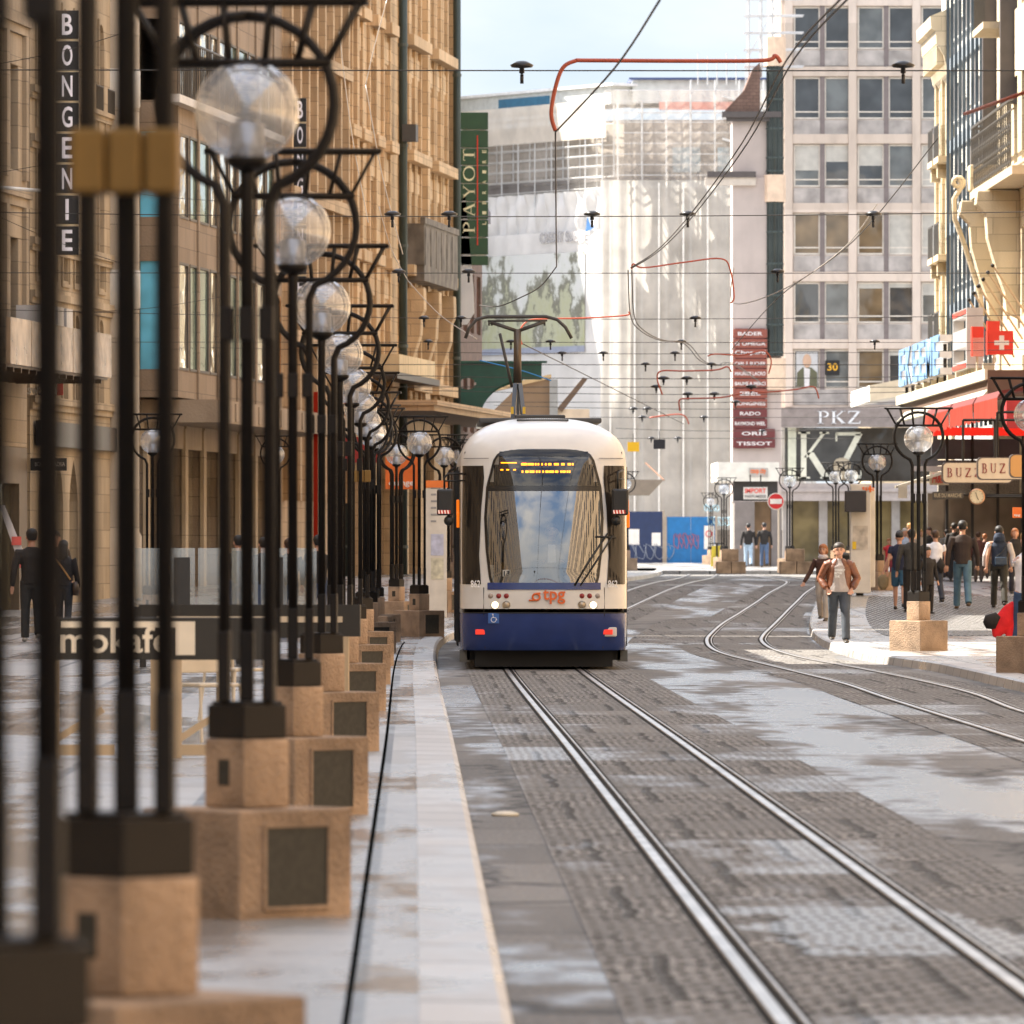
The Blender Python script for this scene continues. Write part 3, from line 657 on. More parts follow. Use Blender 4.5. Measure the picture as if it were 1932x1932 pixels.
b = MB(); z0, z1 = zat(846, 184), zat(800, 184); b.box(.5, L_-.1, -.18, -.06, z0, z1); b.build('fascia_board', mat('black_board', (.012, .012, .014), .35, var=0), r)
b = MB()
for k in range(7):
    for y in (160,):
        z = zat(195, 184); u = .8+k*1.85
        if u+1.2 > L_: break
        for q in range(8): b.bar((u+q*.15, -.25, z), (u+q*.15, -.25, z+.55), .012, 5)
        b.bar((u, -.25, z+.55), (u+1.1, -.25, z+.55), .018, 5)
b.build('window_railing', mat('wrought_iron', (.05, .045, .04), .5), r)
# rain pipe
def pipe(x, label, z1=27, m=None, rad=.09, off=-.12):
    D = 226400/(1302-x); q = Vector((-28.3+.111*D, D, 0))+Vector((.994, -.11, 0))*(-off)
    rr = root('rain_pipe', label, 'rain pipe', (q.x, q.y, g(D))); b = MB(); b.bar((0, 0, .13), (0, 0, z1), rad, 12)
    b.build('pipe', m or mat('green_black_pipe', (.03, .042, .035), .45, .2), rr, True)
    b = MB()
    for z in rng(1, z1-1, 3): b.lathe((0, 0, z), [(rad+.02, -.05), (rad+.02, .05)], 12)
    b.build('pipe_bracket', mat('pipe_collar', (.05, .06, .05), .5), rr)
pipe(41, 'dark rain pipe between the grey house and the arched windows'); pipe(342, 'dark green rain pipe at the near end of the ochre front')
pipe(393.5, 'dark green rain pipe in the middle of the ochre front', off=-.3, rad=.14); pipe(448, 'dark green rain pipe at the far corner of the ochre front', off=-.3, rad=.13)
# round stone pillar
D_ = 190.5; r = root('stone_pillar', 'tall pale round stone pillar between the arched windows and the blue bay', 'pillar', (-28.3+.111*D_+.05, D_, g(D_)))
b = MB(); b.lathe((0, 0, 0), [(.62, .1), (.62, 1.6), (.56, 1.7), (.56, 27)], 28); b.build('shaft', PALE, r, True)
b = MB()
for y in (160, 540): z = zat(y, 190); b.lathe((0, 0, z), [(.56, -.9), (.585, -.86), (.585, .0), (.56, .02)], 28)
b.build('band', mat('pale_band', (.62, .6, .55), .6), r, True)
# vertical letter signs
def vsign(word, xl, xr, ytop, pitch, D, label, facadeD=None):
    s = F/D; Xl = (xl*K-CX)/s; W = (xr-xl)*K/s; H = pitch*K/s; z1 = CAMH+(HY-ytop*K)/s
    r = root('vertical_sign', label, 'shop sign', (Xl, D, z1-H*len(word))); n = len(word)
    mbk = mat('sign_black', (.012, .011, .012), .3, var=0); wh = mat('sign_white', (.75, .73, .78), .5, emit=(.8, .78, .9), estr=.05)
    for i, c in enumerate(word):
        z = (n-1-i)*H; b = MB(); b.box(0, W, 0, .3, z+H*.035, z+H*.955); o = b.build('letter_box', mbk, r, bevel=.01)
        text(c, 'lettering', wh, W*(.45 if c != 'I' else .14), H*.68, (W*(.28 if c != 'I' else .43), -.015, z+H*.16), depth=.014, parent=o)
    b = MB()
    for i in range(n-1): z = (i+1)*H; b.box(W*.05, W*.97, .02, .28, z-H*.035, z+H*.03)
    b.build('spacer', mat('brass_spacer', (.6, .5, .33), .4), r)
    b = MB()
    for t in (.12, .5, .88): b.box(-.45, 0, .1, .2, n*H*t-.04, n*H*t+.04)
    b.build('bracket', mbk, r); return r
vsign('BONGENIE', 104, 149, 17, 58.2, 180, 'tall black vertical sign with eight white letters on the arched window house')
vsign('BONGENIE', 554, 578, 183, 48, 223.5, 'second black vertical letter sign, half hidden behind the second lamp globe')
# ---- grey brown bay house
r = lroot('bay_window_house', 191, 'brown stone house with projecting glazed bays, tall windows and orange timber frames'); L_ = uD(222, 191); D0 = 191
ops = []; ub0, ub1 = uD(194, D0), uD(212.5, D0)
zr = [(zat(705, 199), zat(506, 199)), (zat(425, 199), zat(268, 199)), (zat(210, 199), zat(60, 199))]
for k in range(3): pass
tim = [(ub1+.5+i*1.5, ub1+1.7+i*1.5, a, c) for i in range(6) for a, c in zr]
b = MB(); wall_boxes(b, 0, L_, 0, 27, [(ub0+.4, ub1-.4, z[0], z[1]) for z in zr]+tim+[(1.5+k*3.4, 4.4+k*3.4, .4, zat(850, 205)) for k in range(8)], 0, .4); b.build('wall', BRN, r)
b = MB(); bay = []
n = 5; pw = (ub1-ub0-.3)/n
for k in range(n):
    for a, c in zr: bay.append((ub0+.3+k*pw+.15, ub0+.3+k*pw+pw*.5, a, c)); bay.append((ub0+.3+k*pw+pw*.56+.05, ub0+.3+(k+1)*pw-.2, a, c))
wall_boxes(b, ub0, ub1, zat(752, 196), 27, bay, -1.0, -.8)
b.box(ub0, ub1, -.8, 0, zat(752, 196), zr[0][0]-.02)
for k in range(n+1): b.box(ub0+k*pw+.02, ub0+k*pw+.28, -1.05, -1.0, zat(752, 196), 27)
b.build('bay', BRN, r)
b = MB(); wall_boxes(b, -1.0, 0, zat(752, 196), 27, [(-.88, -.1, a, c) for a, c in zr], ub0-.01, ub0+.15)
b.v = [(v[1], v[0], v[2]) for v in b.v]; b.build('bay_end_wall', BRN, r)
BLU = glass('blue_blind_glass', (.12, .42, .6), .25, .4, 0); BRT = glass('bright_pane', (.85, .8, .66), .05, .9, .05, 1.1); GRN = glass('green_pane', (.25, .36, .3), .08, .5, .03)
BRT.node_tree.nodes['Principled BSDF'].inputs['Metallic'].default_value = .85; GRN.node_tree.nodes['Principled BSDF'].inputs['Metallic'].default_value = .5
for a, c in zr[:2]:
    f = MB(); f.box(ub0+.05, ub0+.08, -.86, -.12, a, c); o = f.build('blue_window', BLU, r)
for i, o in enumerate(bay): window(r, o[0], o[1], o[2], o[3], y=-1.02, fm=fr_dark, gm=BRT if i % 2 == (i//6) % 2 or i % 5 == 0 else GRN)
for o in tim: window(r, *o, y=-.01, fm=fr_tim, nx=2, fw=.12, gm=BRT if int(o[0]*3) % 2 else GL)
b = MB(); b.box(0, L_, .41, 10, 0, 27); b.build('house_body', BRN, r)
b = MB(); za, zc = zat(797, 195), zat(754, 195)
b.box(uD(195, D0), L_, -1.95, -1.85, za, zc); b.box(uD(195, D0)-.1, uD(195, D0), -1.95, 0, za, zc); b.box(uD(195, D0), L_, -1.85, 0, zc-.1, zc-.02); b.box(uD(195, D0), L_, -1.85, 0, za+.02, za+.1)
for k in range(12): u = uD(195, D0)+.5+k*2.2; b.box(u, u+.5, -1.99, -1.95, za+.06, zc-.06)
b.build('box_canopy', stone('canopy_stone', (.3, .235, .17), 6, 3), r)
b = MB()
for k in range(8): u = 1.5+k*3.4; b.box(u, u+2.9, .2, .24, .4, zat(850, 205))
b.build('shop_window', BRT, r)
b = MB()
for k in range(9): u = 1.0+k*3.4; b.box(u-.05, u+.45, -.1, 0, .1, zat(812, 205))
for k in range(8): u = 1.5+k*3.4; b.box(u, u+2.9, -.05, 0, zat(850, 205), zat(806, 205))
b.build('shop_pilaster', stone('lit_beige', (.42, .34, .24), 4, 2), r)
b = MB(); z = zat(180, 199)
for i, (u0, u1) in enumerate(((0, ub0-.2),)): pass
b.box(ub0-1.5, ub1, -1.3, -1.0, zat(212, 197), zat(197, 197)); b.build('balcony_slab', mat('light_sill', (.6, .58, .55), .6), r)
b = MB()
for k in range(60): u = ub0-1.4+k*.33; b.bar((u, -1.25, zat(197, 197)), (u, -1.25, zat(92, 197)), .018, 5)
b.bar((ub0-1.4, -1.25, zat(92, 197)), (ub1, -1.25, zat(92, 197)), .03, 6); b.build('balcony_railing', MC['wrought_iron'], r)
# ---- link house with second sign
r = lroot('pilaster_house', 222, 'tan stone house with tall pilasters and small grey slot windows beside the second vertical sign'); L_ = uD(235.8, 222)
ops = [(.8+k*1.9, 1.5+k*1.9, z, z+2.6) for k in range(7) for z in (8.2, 12.2, 16.2)]
b = MB(); wall_boxes(b, 0, L_, 0, 24.5, ops, 0, .4); b.build('wall', stone('tan_stone', (.46, .33, .2), 1.2, .4), r)
for o in ops: window(r, *o, y=.28, fm=fr_dark)
b = MB()
for k in range(8): b.box(.2+k*1.9, .55+k*1.9, -.25, 0, 3, 24.5)
for z in (7.4, 11.4, 15.4, 19.4): b.box(0, L_, -.35, -.25, z, z+.35)
b.build('pilaster', MC['tan_stone'], r)
b = MB(); b.box(0, L_, .41, 10, 0, 24.5); b.build('house_body', MC['tan_stone'], r)
# ---- ochre house
D0 = 235.8; r = lroot('ochre_house', D0, 'tall warm ochre stone house with slim window niches and square ledges'); L_ = uD(265.8, D0)
cols = [(lu(x, D0), 1.35) for x in (346, 356.7, 370.6, 384.5)]+[(lu(x, D0), .95) for x in (404.4, 410.3, 416.3)]+[(lu(x, D0), 1.1) for x in (429.5, 436.2, 442.8)]
tops = (20.1, 16.47, 12.86, 9.25); nich = [(u-w/2, u+w/2, t-2.25, t) for u, w in cols for t in tops]
b = MB(); wall_boxes(b, 0, L_, 0, 23.6, nich+[(1+k*4.2, 4.2+k*4.2, .2, 5) for k in range(6)], 0, .35); b.build('wall', OCH, r)
b = MB()
for u, w in cols:
    for sx in (-1, 1): b.box(u+sx*(w/2+.2)-.11, u+sx*(w/2+.2)+.11, -.1, 0, 6.2, 23.6)
for u, w in cols[:4]:
    for t in tops: b.box(u-w/2-.3, u+w/2+.3, -.36, -.1, t-2.62, t-2.27); b.box(u-w/2, u+w/2, -.05, 0, t-3.5, t-2.8)
for g0, g1 in ((4, 6), (7, 9)):
    a = cols[g0][0]-.9; c = cols[g1][0]+.9
    for t in tops: b.box(a, c, -.42, -.1, t-2.62, t-2.27); 
    for q in range(g0, g1+1):
        for t in tops: b.box(cols[q][0]-.4, cols[q][0]+.4, -.06, 0, t-3.5, t-2.85)
for u in (lu(352, D0), lu(399, D0), lu(423, D0), lu(450, D0)): b.box(u-.28, u+.28, -.2, 0, 6.2, 23.6)
b.build('pilaster', OCH, r, bevel=.015)
b = MB()
for o in nich: b.box(o[0], o[1], .24, .34, o[2]+.45, o[3])
b.build('niche_panel', mat('ochre_niche', (.4, .25, .12), .8, var=.2), r)
for o in nich: window(r, o[0]+.05, o[1]-.05, o[2], o[2]+.45, y=.2, fm=fr_dark, fw=.05)
b = MB(); b.box(0, L_, .41, 12, 0, 23.6); b.build('house_body', OCH, r)
b = MB(); z = 12.2; u0, u1 = uD(252, D0), uD(262, D0); b.xf = Matrix.Diagonal((1, .57, 1, 1))
b.box(u0, u1, -1.15, 0, z-2.1, z-1.6); b.box(u0, u1, -1.15, -1.0, z-1.6, z-.3)
for k in range(6): b.box(u0+.2+k*1.6, u0+.5+k*1.6, -1.19, -1.15, z-1.6, z-.4)
b.box(u0-.05, u0+.15, -1.15, 0, z-1.6, z-.3); b.box(u0-.1, u1+.1, -1.22, -.95, z-.3, z-.1); b.build('balcony', mat('blackened_concrete', (.17, .14, .11), .85, var=.5, scale=1.5, grime=.6), r)
b = MB()
S = [(0, 9.9), (-1.1, 9.9), (-1.12, 9.2), (-.95, 9.0), (-.9, 8.4), (-.45, 7.6), (-.3, 6.9), (-.35, 6.4), (0, 6.2)]
b.xf = Matrix.Diagonal((1, .57, 1, 1))
for D in (252.5, 257, 261.4): u = uD(D, D0); b.prism(S, u-.35, u+.35, 'yz')
b.build('console', OCH, r, bevel=.03)
b = MB(); u0 = uD(242, D0); b.box(u0, u0+10, -1.0, 0, zat(702, 242), zat(668, 242)); b.build('fascia_box', stone('cream_panels', (.66, .5, .3), 2.6, 2), r)
b = MB(); b.box(u0-1, u0+11, -1.05, -.02, zat(712, 242)-.05, zat(703, 242)); b.build('fascia_soffit', mat('brown_metal', (.07, .05, .035)), r)
b = MB(); b.box(lu(393.5, D0)-.45, lu(393.5, D0)+.2, -.75, -.32, zat(264, 248), zat(232, 248)); b.build('wall_box', mat('dark_box', (.06, .055, .05), .5), r)
b = MB(); b.box(0, L_, .2, .24, .2, 5); b.build('shop_window', glass('ochre_shop', (.12, .08, .05)), r)
# large flat canopy
D_ = 238.; r = root('flat_canopy', 'large flat entrance canopy with brown soffit in front of the ochre house', 'canopy', (-28.3+.111*D_, D_, 0), TH)
z0, z1 = zat(775, D_), zat(757, D_)
b = MB(); b.box(0, 33, -2.5, -2.4, z0, z1); b.box(0, .1, -2.4, 0, z0, z1); b.box(0, 33, -2.6, -2.5, z1-.12, z1+.03); b.box(-.1, 0, -2.6, 0, z1-.12, z1+.03); b.build('fascia', stone('canopy_fascia', (.5, .34, .2), 4, 2), r)
b = MB(); b.box(.1, 33, -2.4, 0, z0-.0, z0+.1); b.build('soffit', mat('soffit_brown', (.12, .075, .045), .7), r)
# small red and orange shop signs under it
r = root('hanging_sign', 'small orange square sign with white lettering under the flat canopy', 'shop sign', tuple(PO(727, 923, 232)), 0)
b = MB(); b.box(0, .95, 0, .12, 0, .95); b.build('panel', mat('orange_sign', (.75, .16, .02), .5), r); text('orange', 'lettering', mat('letter_white', (.8, .8, .78), .5), .72, .16, (.1, -.01, .06), depth=.01, parent=r)
r = root('banner', 'narrow red vertical banner behind the lamp posts', 'banner', tuple(PO(591, 1020, 215)), 0); b = MB(); b.box(0, .13, 0, .03, 0, 4.0); b.build('banner_cloth', cloth('red_cloth', (.4, .03, .015), 1, .3), r)
r = root('awning', 'dark red awning strip under the flat canopy', 'awning', tuple(PO(598, 850, 234)), 0); b = MB(); b.box(0, 1.9, 0, 1, -.35, .4); b.build('valance', mat('dark_red', (.28, .02, .015), .6), r)
# ---- dark brown house behind, white strip for a sunlit wall edge
r = lroot('dark_brown_house', 266.6, 'dark brown timber and stone house just behind the ochre corner'); b = MB(); zt = CAMH+(HY-110)*270/F
ops = [(1.2+k*2.2, 2.5+k*2.2, z, z+2) for k in range(4) for z in (5.6, 9, 12.4)]
wall_boxes(b, 0, 9.6, 0, zt-3.6, ops, 0, .3); b.box(.05, 9.5, .3, 8, 0, zt-3.6); b.build('wall', mat('dark_timber', (.14, .085, .06), .7, var=.3), r)
for o in ops: window(r, *o, y=.1, fm=mat('maroon', (.16, .06, .04), .5), nx=2)
b = MB(); b.prism([(-.3, zt-3.6), (-.3, zt-3.2), (1.2, zt-.6), (8, zt+1.2), (8, zt-3.6)], 0, 9.6, 'yz'); b.build('roof', mat('slate_mauve', (.13, .11, .13), .6), r)
r = root('banner', 'white strip drawn for the sunlit wall edge at the ochre corner', 'banner', (-28.3+.111*266.3+.3, 266.3, 0)); b = MB()
pts = [(0, zat(560, 266)), (.02, zat(375, 266)), (.15, zat(365, 266)), (.42, zat(540, 266)), (.45, zat(590, 266)), (.2, zat(612, 266)), (0, zat(612, 266))]
b.prism(pts, 0, .02); b.build('banner_cloth', cloth('white_cloth', (.8, .78, .76), 1, .6), r)  # white sheet puts the sunlit wall edge into the colour
# ---- green panel sign
D_ = 266.3; s = F/D_; r = root('vertical_sign', 'tall dark green bookshop sign of stacked panels with a thin red line', 'shop sign', ((868*K-CX)/s, D_, zat(500, D_)))
H = (500-212)*K/s; W = (921-868)*K/s; gm_ = mat('bottle_green', (.018, .06, .022), .35, var=.1); n = 9
hs = [(212, 272), (275, 309), (311, 345), (347, 380), (382, 414), (416, 446), (448, 480), (482, 500)]
hs = [(212, 244), (246, 278), (280, 311), (313, 345), (347, 379), (381, 413), (415, 447), (449, 480), (483, 500)]
for a, c in hs: b = MB(); b.box(0, W, 0, .25, (500-c)*K/s, (500-a)*K/s); b.build('panel', gm_, r, bevel=.008)
b = MB(); b.box(.06, W-.06, .06, .2, 0, H); b.build('spine', mat('sign_spine', (.6, .6, .55), .4), r)
b = MB(); b.box(W*.6, W*.64, -.02, -.006, H*.13, H*.85); b.build('red_line', mat('line_red', (.6, .03, .01), .5), r)
cream = mat('cream_letter', (.72, .66, .42), .5)
serif('PAYOT', 'lettering', cream, W*.42, (W*.53, -.004, H*.21), (0, 0, 1), (-1, 0, 0), .012, r, gap=.3, W=H*.55)
for i, c in enumerate('LIBRAIRE'): text(c, 'lettering', cream, .1, .13, (W*.93, -.004, H*(.265+i*.067)), (0, 0, 1), (-1, 0, 0), .012, r)
b = MB()
for t in (.02, .27, .55, .8): b.box(-.5, 0, .1, .16, H*t, H*t+.05)
b.build('bracket', mat('bracket_pale', (.6, .57, .5), .5), r)
# ---- green steel bracket and temporary roof behind the tram
D_ = 266.2; s = F/D_; r = root('steel_bracket', 'dark green curved steel canopy bracket with round holes', 'bracket', ((857*K-CX)/s, D_, zat(790, D_)))
def L2(x, y): return ((x-857)*K/s, (790-y)*K/s)
top = [L2(*p) for p in ((857, 686), (1030, 682), (1022, 716), (985, 718))]; arc = []
for k in range(11): a = R(90*k/10); arc.append(L2(985-83*math.sin(a), 790-72*math.cos(a)))
b = MB(); poly = [L2(857, 686), L2(1022, 683), L2(1022, 716), L2(985, 718)]+[L2(985-80*math.sin(R(90*k/10)), 718+72*(1-math.cos(R(90*k/10)))) for k in range(1, 11)]+[L2(857, 790)]
wall = MB()
xs = [p[0] for p in poly]
# split into columns so that the oval hole stays open
hole = L2(882, 724); hr = (15*K/s, 11*K/s); N_ = 48; x1_ = L2(1022, 0)[0]
def low(x):
    xa = L2(985, 0)[0]; xb = L2(905, 0)[0]
    if x > xa: return L2(0, 716)[1]
    if x < xb: return 0
    t = (xa-x)/(xa-xb); return L2(0, 718)[1]-72*K/s*(1-math.sqrt(max(0, 1-t*t)))
zt = L2(0, 685)[1]
for i in range(N_):
    a, c = x1_*i/N_, x1_*(i+1)/N_; m = (a+c)/2; la, lc = low(a), low(c); dx = (m-hole[0])/hr[0]
    if abs(dx) < 1:
        h = hr[1]*math.sqrt(1-dx*dx); wall.prism([(a, la), (c, lc), (c, hole[1]-h), (a, hole[1]-h)], 0, .25); wall.prism([(a, hole[1]+h), (c, hole[1]+h), (c, zt), (a, zt)], 0, .25)
    else: wall.prism([(a, la), (c, lc), (c, zt), (a, zt)], 0, .25)
gg = mat('dark_green_steel', (.01, .07, .05), .35, var=.15); wall.build('web_plate', gg, r)
b = MB(); b.box(0, L2(1032, 0)[0], -.12, .37, zt, zt+.07); b.path([(L2(985-83*math.sin(R(6*k)), 0)[0], .12, L2(0, 718+72*(1-math.cos(R(6*k))))[1]) for k in range(16)], .09, 6); b.build('flange', gg, r)
r = root('temporary_roof', 'temporary roof of brown boards, netting and a steep tilted beam above the tram', 'roof shelter', (0, 292, 0))
def W2(x, y, D=292): v = PO(x, y, D); return (v.x, v.z)
b = MB(); b.prism([W2(*p) for p in ((915, 790), (985, 722), (1040, 716), (1040, 810), (915, 810))], 0, 1.5); b.build('netting', cloth('brown_net', (.32, .22, .14), .85, .3), r)
b = MB(); b.prism([W2(*p) for p in ((905, 735), (1040, 706), (1040, 714), (905, 744))], -.1, 1.4); b.build('ridge_board', mat('ochre_board', (.5, .35, .18), .7), r)
b = MB(); b.prism([W2(*p) for p in ((1037, 716), (1052, 716), (1052, 820), (1037, 820))], -.3, .3); b.build('post', mat('grey_post', (.3, .3, .29), .7), r)
b = MB(); b.prism([W2(*p) for p in ((1052, 770), (1100, 712), (1108, 716), (1060, 778))], -.3, 2); b.build('tilted_beam', mat('dark_brown_board', (.13, .08, .05), .7), r)
b = MB(); b.prism([W2(*p) for p in ((1050, 772), (1112, 772), (1112, 815), (1050, 815))], -.2, 1.5); b.build('box', mat('beige_box', (.62, .5, .37), .7), r)
# ================================================================ street fronts added outside the picture to shade the street and fill reflections
def block(name, label, x0, x1, D0, D1, h, m, facing=1):
    r = root(name, label, 'building', (x0 if facing < 0 else x1, D0, 0)); b = MB(); w_ = x1-x0
    a, c = (-w_, 0) if facing > 0 else (0, w_); b.box(a, c, 0, D1-D0, -.5, h); b.build('wall', m, r)
    b = MB(); xf = .03*facing
    for k in range(int((D1-D0)/3.2)):
        for z in rng(4.6, h-3.4, 3.4): b.box(min(0, xf), max(0, xf), k*3.2+.9, k*3.2+2.3, z, z+2.1)
    b.build('window_glass', GL, r)
LM = stone('sunny_limestone', (.62, .5, .34), 1.3, .5); LM2 = stone('warm_render', (.6, .44, .28), 3, 1.2)
block('unseen_block', 'unseen long limestone block on the kerb side, added to shade the street', -34, -16, -190, 124, 36, LM)
block('unseen_block', 'unseen lower gap house shaped to let a sun patch reach the street', -34, -16, 124.2, 142, 24.6, LM2)  # added; its height and place set the sun patch on the roadway
block('unseen_block', 'unseen tall house before the grey limestone house, added for shade', -34, -14.5, 142.2, 159.5, 34, LM)
block('unseen_block', 'unseen long rendered block on the sunny side, added for reflections', 18, 38, -190, 228, 25, LM2, -1)

# ================================================================ sunny side
def rroot(name, Df, label, cat='building', X=18.): return root(name, label, cat, (X, Df, 0), R(-90))
def RD(x): return 144000/(x-414)
def zR(y, D): return CAMH+(HY-y*K)*D/F
CRM = stone('cream_stone', (.62, .52, .36), 1.4, .5, grime=.3); iron = MC['wrought_iron']
r = rroot('cornice_house', 275, 'cream belle epoque house with deep bracketed cornice and iron balconies'); b = MB(); Wd = 6.95; r.scale = (1, .5, 1)
ops = [(1.2+k*3.2, 2.6+k*3.2, z, z+2.3) for k in range(2) for z in (8.2, 11.6, 15.0)]
wall_boxes(b, 0, Wd, 0, 17.9, ops, 0, .4); b.box(0, .3, .4, 10, 0, 17.9); b.build('wall', CRM, r)
b = MB()
for k in range(3):
    for dx in (0, .35): b.box(.1+k*3.2+dx, .3+k*3.2+dx, -.22, 0, 6.5, 17.6)
b.build('pilaster', CRM, r)
for o in ops: window(r, *o, y=.22, fm=mat('white_frame', (.7, .68, .62), .5), nx=2)
b = MB(); prof = [(0, 17.4), (-.25, 17.6), (-.5, 18.2), (-1.0, 18.6), (-1.05, 19.0), (-1.35, 19.1), (-1.4, 19.5), (0, 19.8)]
b.prism(prof, -.6, Wd, 'yz')
for k in range(11): b.box(-.3+k*.66, -.0+k*.66, -.95, -.2, 17.9, 18.55)
b.build('cornice', CRM, r)
b = MB(); b.box(-.2, Wd, .6, 1, 19.6, 24)
for k in range(2): b.box(.6+k*3.2, 2.6+k*3.2, .2, .6, 19.7, 23)
b.build('attic', mat('attic_white', (.6, .58, .54), .6), r)
for z in (15.0, 11.7, 8.7):
    b = MB()
    for k in (0, 1): b.box(.7+k*3.2, 3.1+k*3.2, -.8, 0, z-.35, z-.15); b.box(.9+k*3.2, 1.3+k*3.2, -.6, 0, z-.8, z-.35)
    b.build('balcony_slab', CRM, r); b = MB()
    for k in (0, 1):
        for q in range(13): b.bar((.75+k*3.2+q*.19, -.75, z-.15), (.75+k*3.2+q*.19, -.75, z+.9), .016, 5)
        for q in range(4): b.bar((.75+k*3.2, -.75+q*.2, z-.15), (.75+k*3.2, -.75+q*.2, z+.9), .016, 5); b.bar((3.05+k*3.2, -.75+q*.2, z-.15), (3.05+k*3.2, -.75+q*.2, z+.9), .016, 5)
        b.box(.7+k*3.2, 3.1+k*3.2, -.78, -.72, z+.88, z+.94)
    b.build('railing', iron, r)
# canopy on it
r = root('shop_canopy', 'far white box canopy on the cream house', 'canopy', tuple(PO(1641, 757, 277)), 0); b = MB(); b.prism([(0, 0), (2.05, .35), (2.05, .95), (0, .55)], 0, 12); b.build('fascia', mat('white_fascia', (.75, .72, .66), .5), r)
# white panel house
r = rroot('panel_house', 268, 'modern house clad in white panels with thin dark mullions and grey blue bands'); Wd = 19.6
WP = mat('white_panel', (.78, .77, .74), .35, var=.06); BB = mat('blue_grey_band', (.42, .47, .52), .4); MU = mat('dark_mullion', (.05, .07, .085), .4)
b = MB(); b.box(0, Wd, .12, 10, 0, 25); b.build('wall', WP, r); nb = 10; pw = Wd/nb
b = MB(); zs = [9.4, 12.15, 14.9, 17.65, 20.4, 23.15]
for z in zs: b.box(0, Wd, -.06, .12, z, z+.42)
b.build('band', BB, r); b = MB()
for k in range(nb+1): b.box(k*pw-.07, k*pw+.07, -.16, -.06, 5.5, 25)
b.build('mullion', MU, r)
for zi, z in enumerate(zs):
    for k in range(nb):
        f = MB(); a, c, t, bo = k*pw+.12, (k+1)*pw-.12, z-.05, z-1.75; f.box(a, a+.05, .0, .1, bo, t); f.box(c-.05, c, .0, .1, bo, t); f.box(a, c, .0, .1, bo-.05, bo)
        o = f.build('window', WP, r); p = MB(); p.box(a+.05, c-.05, .07, .1, bo, t); p.build('pane', glass('grey_pane', (.22, .2, .19), .1), o)
        if (k*7+zi*3) % 5 < 3: q = MB(); h = .5+((k*5+zi) % 4)*.35; q.box(a+.05, c-.05, .03, .06, t-h, t); [q.box(a+.05, c-.05, .02, .03, t-h+j*.1, t-h+j*.1+.05) for j in range(int(h/.1))]; q.build('shutter', mat('pale_shutter', (.68, .66, .6), .6), o)
# console house
r = rroot('console_house', 247.6, 'sunlit cream house with a great scrolled console, iron balcony and uprights coloured dark as shaded wall returns'); Wd = 19.5
ops = [(1.6+k*3, 3.0+k*3, z, z+2.6) for k in range(6) for z in (8.6, 13.2, 17.8)]
b = MB(); wall_boxes(b, .4, Wd, 0, 25, ops, 0, .4); b.box(.4, Wd, .4, 10, 0, 25); b.build('wall', CRM, r)
for o in ops: window(r, *o, y=.25, fm=MC['white_frame'], nx=2)
b = MB(); b.box(0, .4, -.42, .3, 12.4, 25); b.box(7.4, 7.8, -.42, .3, 15, 25); b.build('post', mat('shaded_return_dark', (.07, .06, .06), .5), r)  # dark colour carries the shade of the projecting wall return
b = MB(); b.box(2.2, Wd, -.95, -.02, 12.35, 12.6); b.box(2.6, 7.2, -.9, -.02, 17.3, 17.5); b.build('balcony_slab', mat('warm_slab', (.5, .42, .3), .7), r); b = MB()
for k in range(24): u = 2.25+k*.7; b.bar((u, -.9, 12.6), (u, -.9, 14.5), .02, 5)
for k in range(23):
    u = 2.6+k*.7
    for zc in (12.95, 13.5, 14.0): b.path([(u+.26*math.cos(R(a)), -.9, zc+.24*math.sin(R(a))) for a in range(0, 360, 36)], .018, 4, closed=True)
for y in range(4): b.bar((2.25, -.9+y*.26, 12.6), (2.25, -.9+y*.26, 14.5), .016, 5)
for y in range(3):
    for zc in (12.8, 13.1, 13.4, 13.7, 14.0): b.path([(2.25, -.77+y*.26+.1*math.cos(R(a)), zc+.12*math.sin(R(a))) for a in range(0, 360, 45)], .016, 4, closed=True)
b.box(2.2, Wd, -.93, -.87, 14.5, 14.58); b.box(2.2, Wd, -.92, -.88, 14.2, 14.24); b.box(2.2, 2.26, -.93, 0, 14.5, 14.58)
for k in range(16): u = 2.7+k*.3; b.bar((u, -.85, 17.5), (u, -.85, 18.6), .014, 4)
b.bar((2.6, -.85, 18.6), (7.2, -.85, 18.6), .025, 5); b.build('railing', iron, r)
b = MB(); pr = [(0, 12.3), (-1.25, 12.3), (-1.3, 11.9), (-1.0, 11.6), (-.95, 10.9), (-.7, 10.0), (-.45, 9.3), (-.4, 8.7), (0, 8.5)]
b.prism(pr, 2.0, 2.9, 'yz'); b.prism(pr, 9, 9.9, 'yz'); b.box(1.9, 3.0, -1.0, -.05, 12.62, 13.4); b.build('console', CRM, r, bevel=.03)
b = MB(); pts = [(1.95, -1.28-.12*math.sin(a)*1, 0) for a in (0,)]
sc = []
for k in range(26):
    t = k/25; a = R(-60+420*(1-t)); rr_ = .1+.0*t
    if t < .5: q = t/.5; ang = R(540*(1-q)-90); rad = .08+.12*q; sc.append((1.95, -1.3+rad*math.cos(ang), 12.9+rad*math.sin(ang)))
sc += [(1.95, -1.42, 12.4), (1.95, -1.4, 11.8), (1.95, -1.1, 11.0), (1.95, -.85, 10.2), (1.95, -.6, 9.4), (1.95, -.55, 8.8)]
b.path(sc, .08, 8); b.build('scroll', CRM, r, True)
